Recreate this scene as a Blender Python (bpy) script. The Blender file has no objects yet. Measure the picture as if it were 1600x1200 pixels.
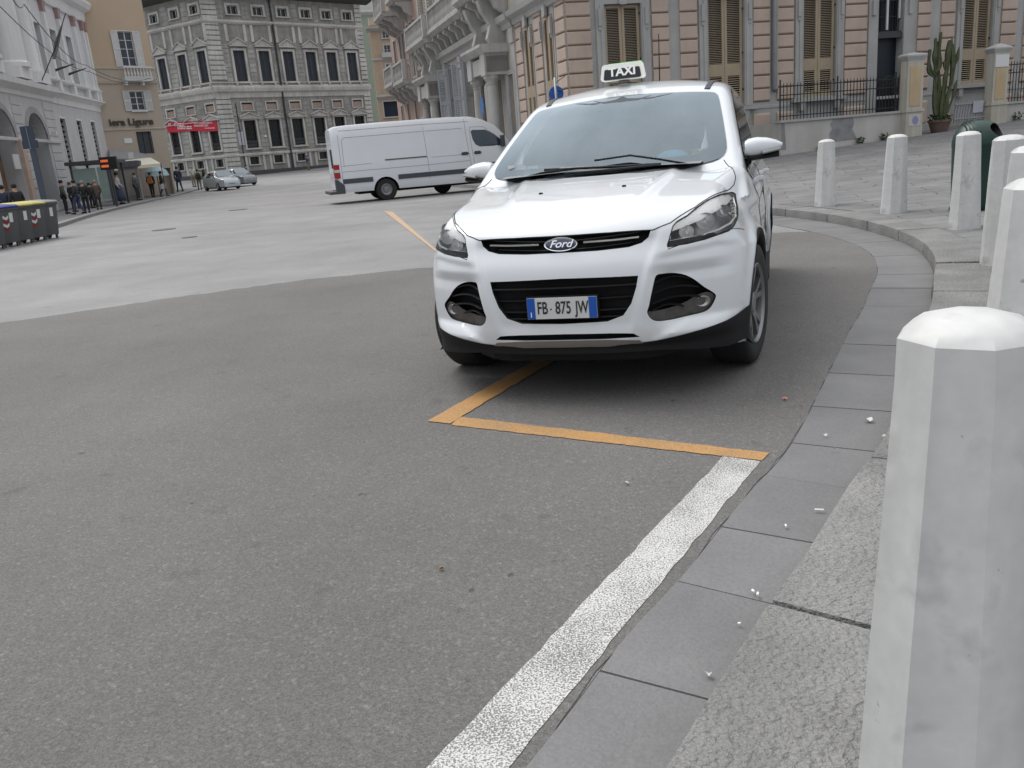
import bpy, bmesh, math, random
import numpy as np
from mathutils import Vector, Matrix
from mathutils.geometry import delaunay_2d_cdt
random.seed(7)
R=math.radians
S=bpy.context.scene
COL=S.collection
# ---------------------------------------------------------------- camera, world, sun, exposure
CAMH=1.30; FPX=1320.0; TILT=R(15.5); ROLL=R(4.8)
cd=bpy.data.cameras.new('camera'); cam=bpy.data.objects.new('camera',cd); COL.objects.link(cam); S.camera=cam
cd.sensor_width=36; cd.lens=36*FPX/1600; cd.clip_end=3000; cd.clip_start=.05
FW=Vector((0,math.cos(TILT),-math.sin(TILT))); _r0=Vector((1,0,0)); _u0=Vector((0,math.sin(TILT),math.cos(TILT)))
RT=math.cos(ROLL)*_r0-math.sin(ROLL)*_u0; UP=math.sin(ROLL)*_r0+math.cos(ROLL)*_u0
cam.matrix_world=Matrix(((RT.x,UP.x,-FW.x,0),(RT.y,UP.y,-FW.y,0),(RT.z,UP.z,-FW.z,CAMH),(0,0,0,1)))
W=bpy.data.worlds.new('World'); S.world=W; W.use_nodes=True
wn=W.node_tree; wn.nodes.clear()
SUN_EL,SUN_AZ=R(56),R(312)
def wnode(t,**k):
    n=wn.nodes.new(t)
    for a,b in k.items(): setattr(n,a,b)
    return n
sky=wnode('ShaderNodeTexSky',sky_type='NISHITA'); sky.sun_disc=False; sky.sun_elevation=SUN_EL; sky.sun_rotation=SUN_AZ
tc=wnode('ShaderNodeTexCoord'); sep=wnode('ShaderNodeSeparateXYZ'); wn.links.new(tc.outputs['Generated'],sep.inputs[0])
rmp=wnode('ShaderNodeValToRGB'); wn.links.new(sep.outputs['Z'],rmp.inputs[0])
rmp.color_ramp.elements[0].position=0; rmp.color_ramp.elements[0].color=(.11,.118,.13,1)
rmp.color_ramp.elements[1].position=1; rmp.color_ramp.elements[1].color=(1,1.0,1.0,1)
nz=wnode('ShaderNodeTexNoise'); nz.inputs['Scale'].default_value=2.6; nz.inputs['Detail'].default_value=5; wn.links.new(tc.outputs['Generated'],nz.inputs['Vector'])
cr=wnode('ShaderNodeMapRange'); wn.links.new(nz.outputs['Fac'],cr.inputs[0]); cr.inputs[1].default_value=.3; cr.inputs[2].default_value=.7; cr.inputs[3].default_value=.62; cr.inputs[4].default_value=1.34
mul=wnode('ShaderNodeVectorMath',operation='SCALE'); wn.links.new(rmp.outputs[0],mul.inputs[0]); wn.links.new(cr.outputs[0],mul.inputs['Scale'])
sc=wnode('ShaderNodeVectorMath',operation='SCALE'); wn.links.new(mul.outputs[0],sc.inputs[0]); sc.inputs['Scale'].default_value=12.5
mx=wnode('ShaderNodeMix',data_type='RGBA'); mx.inputs[0].default_value=.80; wn.links.new(sky.outputs[0],mx.inputs[6]); wn.links.new(sc.outputs[0],mx.inputs[7])
bg=wnode('ShaderNodeBackground'); bg.inputs['Strength'].default_value=.10; wn.links.new(mx.outputs[2],bg.inputs[0])
wo=wnode('ShaderNodeOutputWorld'); wn.links.new(bg.outputs[0],wo.inputs[0])
sl=bpy.data.lights.new('sun','SUN'); sl.energy=1.5; sl.angle=R(38); sl.color=(1,.97,.93)
sun=bpy.data.objects.new('sun',sl); COL.objects.link(sun); sun.location=(0,0,60)
sun.rotation_euler=Vector((math.sin(SUN_AZ)*math.cos(SUN_EL),math.cos(SUN_AZ)*math.cos(SUN_EL),math.sin(SUN_EL))).to_track_quat('Z','Y').to_euler()
S.view_settings.view_transform='Standard'; S.view_settings.look='None'; S.view_settings.gamma=1; S.view_settings.exposure=0.52
S.render.engine='CYCLES'
# ---------------------------------------------------------------- helpers
def pray(x,y): return FW*FPX+(x-800)*RT+(600-y)*UP
def gp(x,y,z=0.0):
    d=pray(x,y); t=(z-CAMH)/d.z; return Vector((d.x*t,d.y*t,z))
def terr(x,y): return max(0,min(1,(y-60)/50))**1.5+max(0,y-110)*.012
_M={}
def N(nt,t,**k):
    n=nt.nodes.new(t)
    for a,b in k.items(): setattr(n,a,b)
    return n
def mat(name,col=(.5,.5,.5),rough=.7,metal=0,var=.12,vs=3.0,fine=.0,fs=60,bump=0,bs=80,coat=0,streak=0,emit=0,island=0,spec=.5,alpha=1,bd=.01):
    if name in _M: return _M[name]
    m=bpy.data.materials.new(name); _M[name]=m; m.use_nodes=True; nt=m.node_tree; b=nt.nodes['Principled BSDF']
    b.inputs['Roughness'].default_value=rough; b.inputs['Metallic'].default_value=metal; b.inputs['Specular IOR Level'].default_value=spec
    if coat: b.inputs['Coat Weight'].default_value=coat; b.inputs['Coat Roughness'].default_value=.04
    tc=N(nt,'ShaderNodeTexCoord'); c=None
    def noise(scale,detail=4,vec=None):
        n=N(nt,'ShaderNodeTexNoise'); n.inputs['Scale'].default_value=scale; n.inputs['Detail'].default_value=detail
        nt.links.new(vec or tc.outputs['Object'],n.inputs['Vector']); return n
    def factor(cin,fac,lo,hi,a,bb):
        mr=N(nt,'ShaderNodeMapRange'); nt.links.new(fac,mr.inputs[0]); mr.inputs[1].default_value=lo; mr.inputs[2].default_value=hi; mr.inputs[3].default_value=a; mr.inputs[4].default_value=bb
        v=N(nt,'ShaderNodeVectorMath',operation='SCALE'); nt.links.new(mr.outputs[0],v.inputs['Scale'])
        if isinstance(cin,tuple): v.inputs[0].default_value=cin
        else: nt.links.new(cin,v.inputs[0])
        return v.outputs[0]
    cur=tuple(col)
    if var: cur=factor(cur,noise(vs,5).outputs['Fac'],.25,.75,1-var,1+var)
    if fine: cur=factor(cur,noise(fs,2).outputs['Fac'],.3,.7,1-fine,1+fine)
    if streak:
        mp=N(nt,'ShaderNodeMapping'); nt.links.new(tc.outputs['Object'],mp.inputs[0]); mp.inputs['Scale'].default_value=(6,6,.35)
        cur=factor(cur,noise(1.0,4,mp.outputs[0]).outputs['Fac'],.42,.68,1,1-streak)
    if island:
        g=N(nt,'ShaderNodeNewGeometry'); cur=factor(cur,g.outputs['Random Per Island'],0,1,1-island,1+island)
    if isinstance(cur,tuple): b.inputs['Base Color'].default_value=(*cur,1)
    else: nt.links.new(cur,b.inputs['Base Color'])
    if bump:
        bn=N(nt,'ShaderNodeBump'); bn.inputs['Strength'].default_value=bump; bn.inputs['Distance'].default_value=bd
        nt.links.new(noise(bs,4).outputs['Fac'],bn.inputs['Height']); nt.links.new(bn.outputs[0],b.inputs['Normal'])
    if emit: b.inputs['Emission Color'].default_value=(*col,1); b.inputs['Emission Strength'].default_value=emit
    return m
class MB:
    """collects faces, linked as one mesh object"""
    def __init__(s,fr=None): s.v=[];s.f=[];s.mi=[];s.fr=fr;s.cur=0
    def add(s,vs,fs,m=None):
        n=len(s.v); s.v+= [tuple(s.fr(*p)) if s.fr else tuple(p) for p in vs]
        s.f+=[tuple(i+n for i in f) for f in fs]; s.mi+=[s.cur if m is None else m]*len(fs); return s
    def box(s,a,b,m=None):
        x0,y0,z0=a;x1,y1,z1=b
        return s.add([(x0,y0,z0),(x1,y0,z0),(x1,y1,z0),(x0,y1,z0),(x0,y0,z1),(x1,y0,z1),(x1,y1,z1),(x0,y1,z1)],[(0,3,2,1),(4,5,6,7),(0,1,5,4),(1,2,6,5),(2,3,7,6),(3,0,4,7)],m)
    def prism(s,pts,o0,o1,ax='y',m=None):
        """pts 2D polygon extruded along axis: 'y': (x,z) 'x': (y,z) 'z': (x,y)"""
        n=len(pts)
        def P(p,o): return {'y':(p[0],o,p[1]),'x':(o,p[0],p[1]),'z':(p[0],p[1],o)}[ax]
        return s.add([P(p,o0) for p in pts]+[P(p,o1) for p in pts],[tuple(range(n))[::-1],tuple(range(n,2*n))]+[(i,(i+1)%n,n+(i+1)%n,n+i) for i in range(n)],m)
    def lathe(s,prof,c=(0,0,0),n=16,ax='z',m=None,caps=True):
        vs=[];fs=[]
        for r,h in prof:
            for k in range(n):
                a=2*math.pi*k/n;x,y=r*math.cos(a),r*math.sin(a)
                p={'z':(x,y,h),'y':(x,h,y),'x':(h,x,y)}[ax]; vs.append((p[0]+c[0],p[1]+c[1],p[2]+c[2]))
        for j in range(len(prof)-1):
            for k in range(n): fs.append((j*n+k,j*n+(k+1)%n,(j+1)*n+(k+1)%n,(j+1)*n+k))
        if caps: fs.append(tuple(range(n))[::-1]); fs.append(tuple(range((len(prof)-1)*n,len(prof)*n)))
        return s.add(vs,fs,m)
    def tube(s,pts,r,n=6,m=None,caps=True):
        pts=[Vector(p) for p in pts]; vs=[];fs=[]; L=len(pts); rr=r if isinstance(r,(list,tuple)) else [r]*L
        up=Vector((0,0,1))
        for i,p in enumerate(pts):
            t=(pts[min(i+1,L-1)]-pts[max(i-1,0)]); t=t.normalized() if t.length>1e-9 else Vector((0,0,1))
            a=t.cross(up); a=a if a.length>.05 else t.cross(Vector((1,0,0))); a.normalize(); b=t.cross(a)
            for k in range(n):
                an=2*math.pi*k/n; vs.append(p+(a*math.cos(an)+b*math.sin(an))*rr[i])
        for j in range(L-1):
            for k in range(n): fs.append((j*n+k,j*n+(k+1)%n,(j+1)*n+(k+1)%n,(j+1)*n+k))
        if caps: fs.append(tuple(range(n))[::-1]); fs.append(tuple(range((L-1)*n,L*n)))
        return s.add([tuple(v) for v in vs],fs,m)
    def loft(s,rings,m=None,caps=True,closed=True):
        n=len(rings[0]);vs=[p for r in rings for p in r];fs=[]
        for j in range(len(rings)-1):
            for k in range(n if closed else n-1): fs.append((j*n+k,j*n+(k+1)%n,(j+1)*n+(k+1)%n,(j+1)*n+k))
        if caps: fs.append(tuple(range(n))[::-1]); fs.append(tuple(range((len(rings)-1)*n,len(rings)*n)))
        return s.add(vs,fs,m)
    def build(s,name,mats,parent=None,smooth=False,bevel=0,recalc=True,loc=None,autos=None):
        me=bpy.data.meshes.new(name); me.from_pydata(s.v,[],s.f)
        for m in (mats if isinstance(mats,(list,tuple)) else [mats]): me.materials.append(m)
        me.polygons.foreach_set('material_index',s.mi)
        bm=bmesh.new(); bm.from_mesh(me)
        if recalc: bmesh.ops.recalc_face_normals(bm,faces=bm.faces)
        if bevel: bmesh.ops.bevel(bm,geom=[e for e in bm.edges if e.is_manifold and e.calc_face_angle(0)>.5],offset=bevel,segments=2,profile=.7,affect='EDGES',clamp_overlap=True)
        bm.to_mesh(me); bm.free()
        if smooth: me.shade_smooth()
        if autos: me.shade_smooth(); me.set_sharp_from_angle(angle=R(autos))
        o=bpy.data.objects.new(name,me); COL.objects.link(o)
        if parent: o.parent=parent
        if loc: o.location=loc
        return o
def tag(o,label=None,cat=None,group=None,kind=None):
    if label: o['label']=label
    if cat: o['category']=cat
    if group: o['group']=group
    if kind: o['kind']=kind
    return o
def empty(name,loc=(0,0,0),rz=0,label=None,cat=None,group=None):
    o=bpy.data.objects.new(name,None); COL.objects.link(o); o.location=loc; o.rotation_euler=(0,0,rz); o.empty_display_size=.2
    return tag(o,label,cat,group)
def kids(o): return [c for c in bpy.data.objects if c.parent==o]
def copy_tree(o,parent=None):
    c=o.copy(); COL.objects.link(c)
    if parent: c.parent=parent
    for ch in kids(o): copy_tree(ch,c)
    return c
def text_mesh(body,size,ext=.004,bold=0,shear=0,sx=1,align='CENTER',spacing=1):
    cu=bpy.data.curves.new('t','FONT'); cu.body=body; cu.size=size; cu.extrude=ext; cu.offset=bold; cu.shear=shear; cu.align_x=align; cu.align_y='CENTER'; cu.space_character=spacing
    o=bpy.data.objects.new('t',cu); COL.objects.link(o); dg=bpy.context.evaluated_depsgraph_get(); dg.update()
    me=bpy.data.meshes.new_from_object(o.evaluated_get(dg)); bpy.data.objects.remove(o)
    for v in me.vertices: v.co.x*=sx
    return me
def text_obj(name,body,size,m,parent,origin,xdir,zdir=(0,0,1),**k):
    me=text_mesh(body,size,**k); x=Vector(xdir).normalized(); z=Vector(zdir).normalized(); y=x.cross(z)*-1
    n=x.cross(z)  # pointing out of page: local z
    me.transform(Matrix(((x.x,z.x,n.x,origin[0]),(x.y,z.y,n.y,origin[1]),(x.z,z.z,n.z,origin[2]),(0,0,0,1))))
    me.materials.clear(); me.materials.append(m); o=bpy.data.objects.new(name,me); COL.objects.link(o); o.parent=parent; return o
def hd(v): return tuple(v)
# ---------------------------------------------------------------- ground materials
def asphalt(name,base,contrast,warm=1.0,stain=.10):
    m=bpy.data.materials.new(name); m.use_nodes=True; nt=m.node_tree; b=nt.nodes['Principled BSDF']; L=nt.links.new
    tc=N(nt,'ShaderNodeTexCoord'); v=N(nt,'ShaderNodeTexVoronoi'); v.inputs['Scale'].default_value=210; L(tc.outputs['Object'],v.inputs['Vector'])
    v2=N(nt,'ShaderNodeTexVoronoi'); v2.inputs['Scale'].default_value=95; L(tc.outputs['Object'],v2.inputs['Vector'])
    s1=N(nt,'ShaderNodeSeparateColor'); L(v.outputs['Color'],s1.inputs[0]); s2=N(nt,'ShaderNodeSeparateColor'); L(v2.outputs['Color'],s2.inputs[0])
    r1=N(nt,'ShaderNodeMapRange'); L(s1.outputs[0],r1.inputs[0]); r1.inputs[3].default_value=1-contrast; r1.inputs[4].default_value=1+contrast
    r2=N(nt,'ShaderNodeMapRange'); L(s2.outputs[1],r2.inputs[0]); r2.inputs[1].default_value=.86; r2.inputs[2].default_value=1; r2.inputs[3].default_value=1; r2.inputs[4].default_value=1+contrast*1.3
    n1=N(nt,'ShaderNodeTexNoise'); n1.inputs['Scale'].default_value=.8; n1.inputs['Detail'].default_value=7; n1.inputs['Roughness'].default_value=.65; L(tc.outputs['Object'],n1.inputs['Vector'])
    r3=N(nt,'ShaderNodeMapRange'); L(n1.outputs['Fac'],r3.inputs[0]); r3.inputs[1].default_value=.3; r3.inputs[2].default_value=.7; r3.inputs[3].default_value=1-stain; r3.inputs[4].default_value=1+stain
    n2=N(nt,'ShaderNodeTexNoise'); n2.inputs['Scale'].default_value=5.5; n2.inputs['Detail'].default_value=3; L(tc.outputs['Object'],n2.inputs['Vector'])
    r4=N(nt,'ShaderNodeMapRange'); L(n2.outputs['Fac'],r4.inputs[0]); r4.inputs[1].default_value=.64; r4.inputs[2].default_value=.74; r4.inputs[3].default_value=1; r4.inputs[4].default_value=.80
    def mm(a,bb):
        q=N(nt,'ShaderNodeMath',operation='MULTIPLY'); L(a,q.inputs[0]); L(bb,q.inputs[1]); return q.outputs[0]
    n5=N(nt,'ShaderNodeTexNoise'); n5.inputs['Scale'].default_value=13; n5.inputs['Detail'].default_value=4; L(tc.outputs['Object'],n5.inputs['Vector'])
    r5=N(nt,'ShaderNodeMapRange'); L(n5.outputs['Fac'],r5.inputs[0]); r5.inputs[1].default_value=.70; r5.inputs[2].default_value=.74; r5.inputs[3].default_value=1; r5.inputs[4].default_value=.55
    n6=N(nt,'ShaderNodeTexNoise'); n6.inputs['Scale'].default_value=.25; n6.inputs['Detail'].default_value=3; L(tc.outputs['Object'],n6.inputs['Vector'])
    r6=N(nt,'ShaderNodeMapRange'); L(n6.outputs['Fac'],r6.inputs[0]); r6.inputs[1].default_value=.35; r6.inputs[2].default_value=.65; r6.inputs[3].default_value=.90; r6.inputs[4].default_value=1.09
    f=mm(mm(mm(r1.outputs[0],r2.outputs[0]),mm(r3.outputs[0],r4.outputs[0])),mm(r5.outputs[0],r6.outputs[0]))
    c=N(nt,'ShaderNodeVectorMath',operation='SCALE'); c.inputs[0].default_value=base; L(f,c.inputs['Scale']); L(c.outputs[0],b.inputs['Base Color'])
    b.inputs['Roughness'].default_value=.85
    bn=N(nt,'ShaderNodeBump'); bn.inputs['Strength'].default_value=.6; bn.inputs['Distance'].default_value=.004; L(v.outputs['Distance'],bn.inputs['Height']); L(bn.outputs[0],b.inputs['Normal'])
    return m,f
A_OLD,_=asphalt('asphalt_old',(.232,.229,.228),.13,stain=.13)
A_NEW,_=asphalt('asphalt_new',(.131,.126,.121),.27,stain=.12)
def paint(name,col,under,thr,soft=.12,sc=190):
    m=bpy.data.materials.new(name); m.use_nodes=True; nt=m.node_tree; b=nt.nodes['Principled BSDF']; L=nt.links.new
    tc=N(nt,'ShaderNodeTexCoord'); v=N(nt,'ShaderNodeTexNoise'); v.inputs['Scale'].default_value=sc; v.inputs['Detail'].default_value=2; L(tc.outputs['Object'],v.inputs['Vector'])
    n1=N(nt,'ShaderNodeTexNoise'); n1.inputs['Scale'].default_value=4; n1.inputs['Detail'].default_value=4; L(tc.outputs['Object'],n1.inputs['Vector'])
    a=N(nt,'ShaderNodeMath',operation='MULTIPLY_ADD'); L(n1.outputs['Fac'],a.inputs[0]); a.inputs[1].default_value=.35; L(v.outputs['Fac'],a.inputs[2])
    r=N(nt,'ShaderNodeMapRange'); L(a.outputs[0],r.inputs[0]); r.inputs[1].default_value=thr-soft/2; r.inputs[2].default_value=thr+soft/2
    mx=N(nt,'ShaderNodeMix',data_type='RGBA'); L(r.outputs[0],mx.inputs[0]); mx.inputs[6].default_value=(*col,1); mx.inputs[7].default_value=(*under,1); L(mx.outputs[2],b.inputs['Base Color'])
    b.inputs['Roughness'].default_value=.7
    bn=N(nt,'ShaderNodeBump'); bn.inputs['Strength'].default_value=.5; bn.inputs['Distance'].default_value=.003; L(v.outputs['Fac'],bn.inputs['Height']); L(bn.outputs[0],b.inputs['Normal'])
    return m
P_WHITE=paint('worn_white_paint',(.56,.56,.55),(.16,.157,.152),.695,.17)
P_ORANGE=paint('worn_orange_paint',(.47,.25,.08),(.20,.15,.10),.74,.30)
P_ORANGE2=paint('faded_orange_paint',(.50,.33,.17),(.27,.26,.25),.74,.25,60)
def paving(name,col,scale=(1,1),row=.5,w=.9,mortar=.012,dark=.45,rot=0,bumps=.5,vary=.14,wob=.10):
    m=bpy.data.materials.new(name); m.use_nodes=True; nt=m.node_tree; b=nt.nodes['Principled BSDF']; L=nt.links.new
    tc=N(nt,'ShaderNodeTexCoord'); mp=N(nt,'ShaderNodeMapping'); mp.inputs['Rotation'].default_value=(0,0,rot); L(tc.outputs['Object'],mp.inputs[0])
    nw=N(nt,'ShaderNodeTexNoise'); nw.inputs['Scale'].default_value=2.5; L(tc.outputs['Object'],nw.inputs['Vector'])
    ad=N(nt,'ShaderNodeVectorMath',operation='MULTIPLY_ADD'); L(nw.outputs['Color'],ad.inputs[0]); ad.inputs[1].default_value=(wob,wob,0); L(mp.outputs[0],ad.inputs[2])
    br=N(nt,'ShaderNodeTexBrick'); L(ad.outputs[0],br.inputs['Vector']); br.inputs['Scale'].default_value=1; br.inputs['Brick Width'].default_value=w; br.inputs['Row Height'].default_value=row; br.inputs['Mortar Size'].default_value=mortar; br.inputs['Mortar Smooth'].default_value=.3
    br.inputs['Color1'].default_value=(*[c*(1-vary) for c in col],1); br.inputs['Color2'].default_value=(*[c*(1+vary) for c in col],1); br.inputs['Mortar'].default_value=(*[c*dark for c in col],1)
    n=N(nt,'ShaderNodeTexNoise'); n.inputs['Scale'].default_value=1.3; n.inputs['Detail'].default_value=8; L(tc.outputs['Object'],n.inputs['Vector'])
    r=N(nt,'ShaderNodeMapRange'); L(n.outputs['Fac'],r.inputs[0]); r.inputs[1].default_value=.3; r.inputs[2].default_value=.7; r.inputs[3].default_value=.80; r.inputs[4].default_value=1.2
    n3=N(nt,'ShaderNodeTexNoise'); n3.inputs['Scale'].default_value=28; n3.inputs['Detail'].default_value=5; L(tc.outputs['Object'],n3.inputs['Vector'])
    c=N(nt,'ShaderNodeVectorMath',operation='SCALE'); L(br.outputs['Color'],c.inputs[0]); L(r.outputs[0],c.inputs['Scale']); L(c.outputs[0],b.inputs['Base Color'])
    b.inputs['Roughness'].default_value=.65
    mm=N(nt,'ShaderNodeMath',operation='MULTIPLY_ADD'); L(br.outputs['Fac'],mm.inputs[0]); mm.inputs[1].default_value=-1.2; L(n3.outputs['Fac'],mm.inputs[2])
    bn=N(nt,'ShaderNodeBump'); bn.inputs['Strength'].default_value=bumps; bn.inputs['Distance'].default_value=.02; L(mm.outputs[0],bn.inputs['Height']); L(bn.outputs[0],b.inputs['Normal'])
    return m
PIAZZA=paving('piazza_slabs',(.175,.175,.176),row=.40,w=.95,mortar=.008,dark=.34,rot=R(14),bumps=1.0,vary=.10,wob=.30)
SIDEW=paving('sidewalk_slabs',(.12,.122,.128),row=.5,w=.8,mortar=.01,dark=.6,rot=R(9),bumps=.2,vary=.07)
GUTTER=mat('gutter_stone',(.158,.158,.160),.62,var=.13,vs=3,fine=.09,fs=110,bump=.3,bs=60,island=.07)
KERB=mat('kerb_granite',(.235,.232,.227),.85,var=.25,vs=3,fine=.18,fs=130,bump=.8,bs=55,island=.07,bd=.05)
KERBL=mat('kerb_left_stone',(.24,.235,.23),.8,var=.1,fine=.1)
# ---------------------------------------------------------------- curves of the kerb
def smooth_path(pts,n=8):
    out=[];P=[Vector((p[0],p[1],0)) for p in pts]
    for i in range(len(P)-1):
        a,b=P[i],P[i+1];m0=(P[i+1]-P[max(i-1,0)])/2;m1=(P[min(i+2,len(P)-1)]-P[i])/2
        for k in range(n):
            t=k/n;out.append((2*t**3-3*t*t+1)*a+(t**3-2*t*t+t)*m0+(-2*t**3+3*t*t)*b+(t**3-t*t)*m1)
    out.append(P[-1]);return out
def resample(path,d):
    L=[0]
    for a,b in zip(path,path[1:]): L.append(L[-1]+(b-a).length)
    n=max(2,round(L[-1]/d));out=[];j=0
    for k in range(n+1):
        s=L[-1]*k/n
        while j<len(L)-2 and L[j+1]<s: j+=1
        t=(s-L[j])/max(1e-9,L[j+1]-L[j]);out.append(path[j].lerp(path[j+1],min(1,t)))
    return out
FACE=[(-1.25,-1.2),(-.80,-.3),(-.28,.62),(.321,1.51),(.53,1.836),(.752,2.127),(1.119,2.662),(1.498,3.194),(2.17,4.35),(2.87,5.58),(3.24,6.3),(3.68,7.15),(4.10,8.25),(4.33,9.3),(4.44,10.5),(4.40,11.8),(4.16,13.1),(3.6,14.8),(2.7,17.5),(1.8,21),(1.1,25),(-.6,31.5),(-3.8,42.5),(-8,58),(-13,76)]
fpath=smooth_path(FACE,8); FP=resample(fpath,.06)
def offs(path,d):
    o=[]
    for i,p in enumerate(path):
        t=(path[min(i+1,len(path)-1)]-path[max(i-1,0)]).normalized();o.append(p+Vector((t.y,-t.x,0))*d)
    return o
def gutw(i):   # gutter width, wider close to the camera
    y=FP[i].y; return float(np.interp(y,[1.3,2.2,3.2,5,6.5,8,9,10,11.5],[.318,.345,.375,.44,.44,.44,.46,.52,.62]))
def near(x,y):
    best=1e9
    for p in FP[::6]:
        d=(p.x-x)**2+(p.y-y)**2
        if d<best: best=d
    return math.sqrt(best)
# ground sheet: one terrain reaching the horizon
g=MB(); xs=[-1500,-600,-300,-160,-100,-70,-50]+list(range(-44,46,4))+[60,90,160,300,600,1500]; ys=[-1500,-300,-60,-20,0]+list(range(4,132,4))+[150,180,260,500,1500]
vs=[(x,y,terr(x,y)) for y in ys for x in xs]; nx=len(xs)
g.add(vs,[(j*nx+i,j*nx+i+1,(j+1)*nx+i+1,(j+1)*nx+i) for j in range(len(ys)-1) for i in range(nx-1)])
tag(g.build('ground',A_OLD),kind='structure',label='light grey worn asphalt of the wide street')
# darker newer asphalt in the foreground
ge=[FP[i]+(offs(FP,-gutw(i))[i]-FP[i]) if False else None for i in range(0)]
tan=offs(FP,1.0)
GE=[FP[i]-(tan[i]-FP[i])*gutw(i) for i in range(len(FP))]
GEn=[p for p in GE if p.y<10.4]
def wob(p,a=.012): return (p.x+random.uniform(-a,a),p.y+random.uniform(-a,a),.004)
edge=[wob(p) for p in GEn[::2]]
far=[(3.92,10.55),(3.45,10.9),(2.4,11.05),(1.2,10.9),(-.7,10.25),(-1.5,10.2),(-2.18,10.11),(-2.9,9.85),(-3.52,9.54),(-4.4,9.1),(-5.21,8.68),(-7,7.9),(-10,7.0),(-16,5.6),(-22,3.5),(-22,-8)]
fd=resample([Vector((p[0],p[1],0)) for p in far[:12]],.12); fl=[wob(p,.045) for p in fd]+[(p[0],p[1],.004) for p in far[12:]]
m=MB(); poly=edge+fl+[(-6,-8,.004)]
m.add(poly,[tuple(range(len(poly)))]); o=m.build('road',A_NEW,recalc=True); tag(o,kind='structure',label='darker grey resurfaced asphalt in the foreground')
# gutter slabs
def along(path,tan,a,b): pass
def strip(name,i0,i1,d0,d1,z0,z1,step,matr,gap=.006,bev=.006,rnd=.25,face=False,jit=.003,maxy=60):
    mb=MB(); i=i0
    while i<i1:
        n=max(3,int(step/.06*random.uniform(1-rnd,1+rnd))); j=min(i+n,i1)
        idx=[i+round((j-i)*k/4) for k in range(5)]; dz=random.uniform(-jit,jit)
        ins=[];out=[]
        for k in idx:
            D=tan[k]-FP[k]; a=d0(k) if callable(d0) else d0; b=d1(k) if callable(d1) else d1
            ins.append(FP[k]+D*a); out.append(FP[k]+D*b)
        ins[0]=ins[0].lerp(ins[1],gap/ .06*.25);out[0]=out[0].lerp(out[1],gap/.06*.25)
        ring=[(p.x,p.y) for p in ins]+[(p.x,p.y) for p in out[::-1]]
        mb.prism(ring,z0,z1+dz,'z'); i=j
    return mb
iN=next(i for i,p in enumerate(FP) if p.y>21)
iF=next(i for i,p in enumerate(FP) if p.y>13.4)
b=strip('g',0,iF,lambda k:-gutw(k),lambda k:-.004,-.05,.006,.62,GUTTER,gap=.012)
# slabs get longer nearer the camera is only perspective: same stones
o=b.build('gutter',GUTTER,bevel=.004); tag(o,kind='structure',label='dark smooth gutter slabs along the curved kerb')
m=MB(); pl=[FP[i]-(tan[i]-FP[i])*(gutw(i)+.004) for i in range(0,iF,3)]+[FP[i] for i in range(iF-1,0,-3)]
m.add([(p.x,p.y,.0015) for p in pl],[tuple(range(len(pl)))]); o=m.build('gutter_joints',mat('joint_dirt',(.05,.05,.05),.9)); tag(o,kind='structure')
KW=.40
kb=strip('k',0,iF+6,0.0,KW,-.05,.12,1.15,KERB,gap=.014,jit=.006)
o=kb.build('kerb',KERB,bevel=.026,autos=40); tag(o,kind='structure',label='rough granite kerb stones curving round the piazza')
kb=strip('k',iF+6,len(FP)-8,0.0,.3,-.05,.12,2.0,KERB,gap=.01); o=kb.build('kerb',KERBL); tag(o,kind='structure',label='kerb running on past the parked taxi')
# piazza paving sheet
m=MB(); rows=[]
offd=[KW-.005,KW+.25,KW+.8,KW+1.6,KW+3,KW+5,KW+8,KW+12,KW+18,KW+26]
sel=list(range(0,len(FP)-8,12))
for i in sel:
    D=tan[i]-FP[i]; r=[]
    for d in offd:
        p=FP[i]+D*d; r.append(p)
    rows.append(r)
# fan is concave: use a regular grid clipped by distance instead
def inside(x,y):  # on the piazza side of the kerb line
    best=1e9;bi=0
    for i in range(0,len(FP),4):
        d=(FP[i].x-x)**2+(FP[i].y-y)**2
        if d<best: best=d;bi=i
    D=tan[bi]-FP[bi]; return (Vector((x,y,0))-FP[bi]).dot(D), math.sqrt(best)
def pz(x,y):
    d,r=inside(x,y); return .117+.045*max(0,(r if d>0 else 0)-.6)+.02*max(0,x-14)*.3
bound=[FP[i]+(tan[i]-FP[i])*(KW-.01) for i in range(0,len(FP)-8,5)]
pts=[Vector((p.x,p.y)) for p in bound]; ring=pts+[Vector((60,74)),Vector((60,-1.4))]
extra=[]
X=-1.0
while X<58:
    Y=-1
    while Y<60:
        d,r=inside(X,Y)
        if d>KW+.12 and r>KW+.12: extra.append(Vector((X,Y)))
        Y+=.5 if (X<9 and Y<18) else 2.0
    X+=.5 if X<9 else 2.0
allp=ring+extra; nr=len(ring)
cv,ce,cf,_,_,_=delaunay_2d_cdt(allp,[(i,(i+1)%nr) for i in range(nr)],[],1,1e-4)
m.add([(v.x,v.y,pz(v.x,v.y)) for v in cv],[tuple(f) for f in cf]); o=m.build('piazza_pavement',PIAZZA,smooth=True); tag(o,kind='structure',label='grey stone slab paving of the rising piazza')
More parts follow.
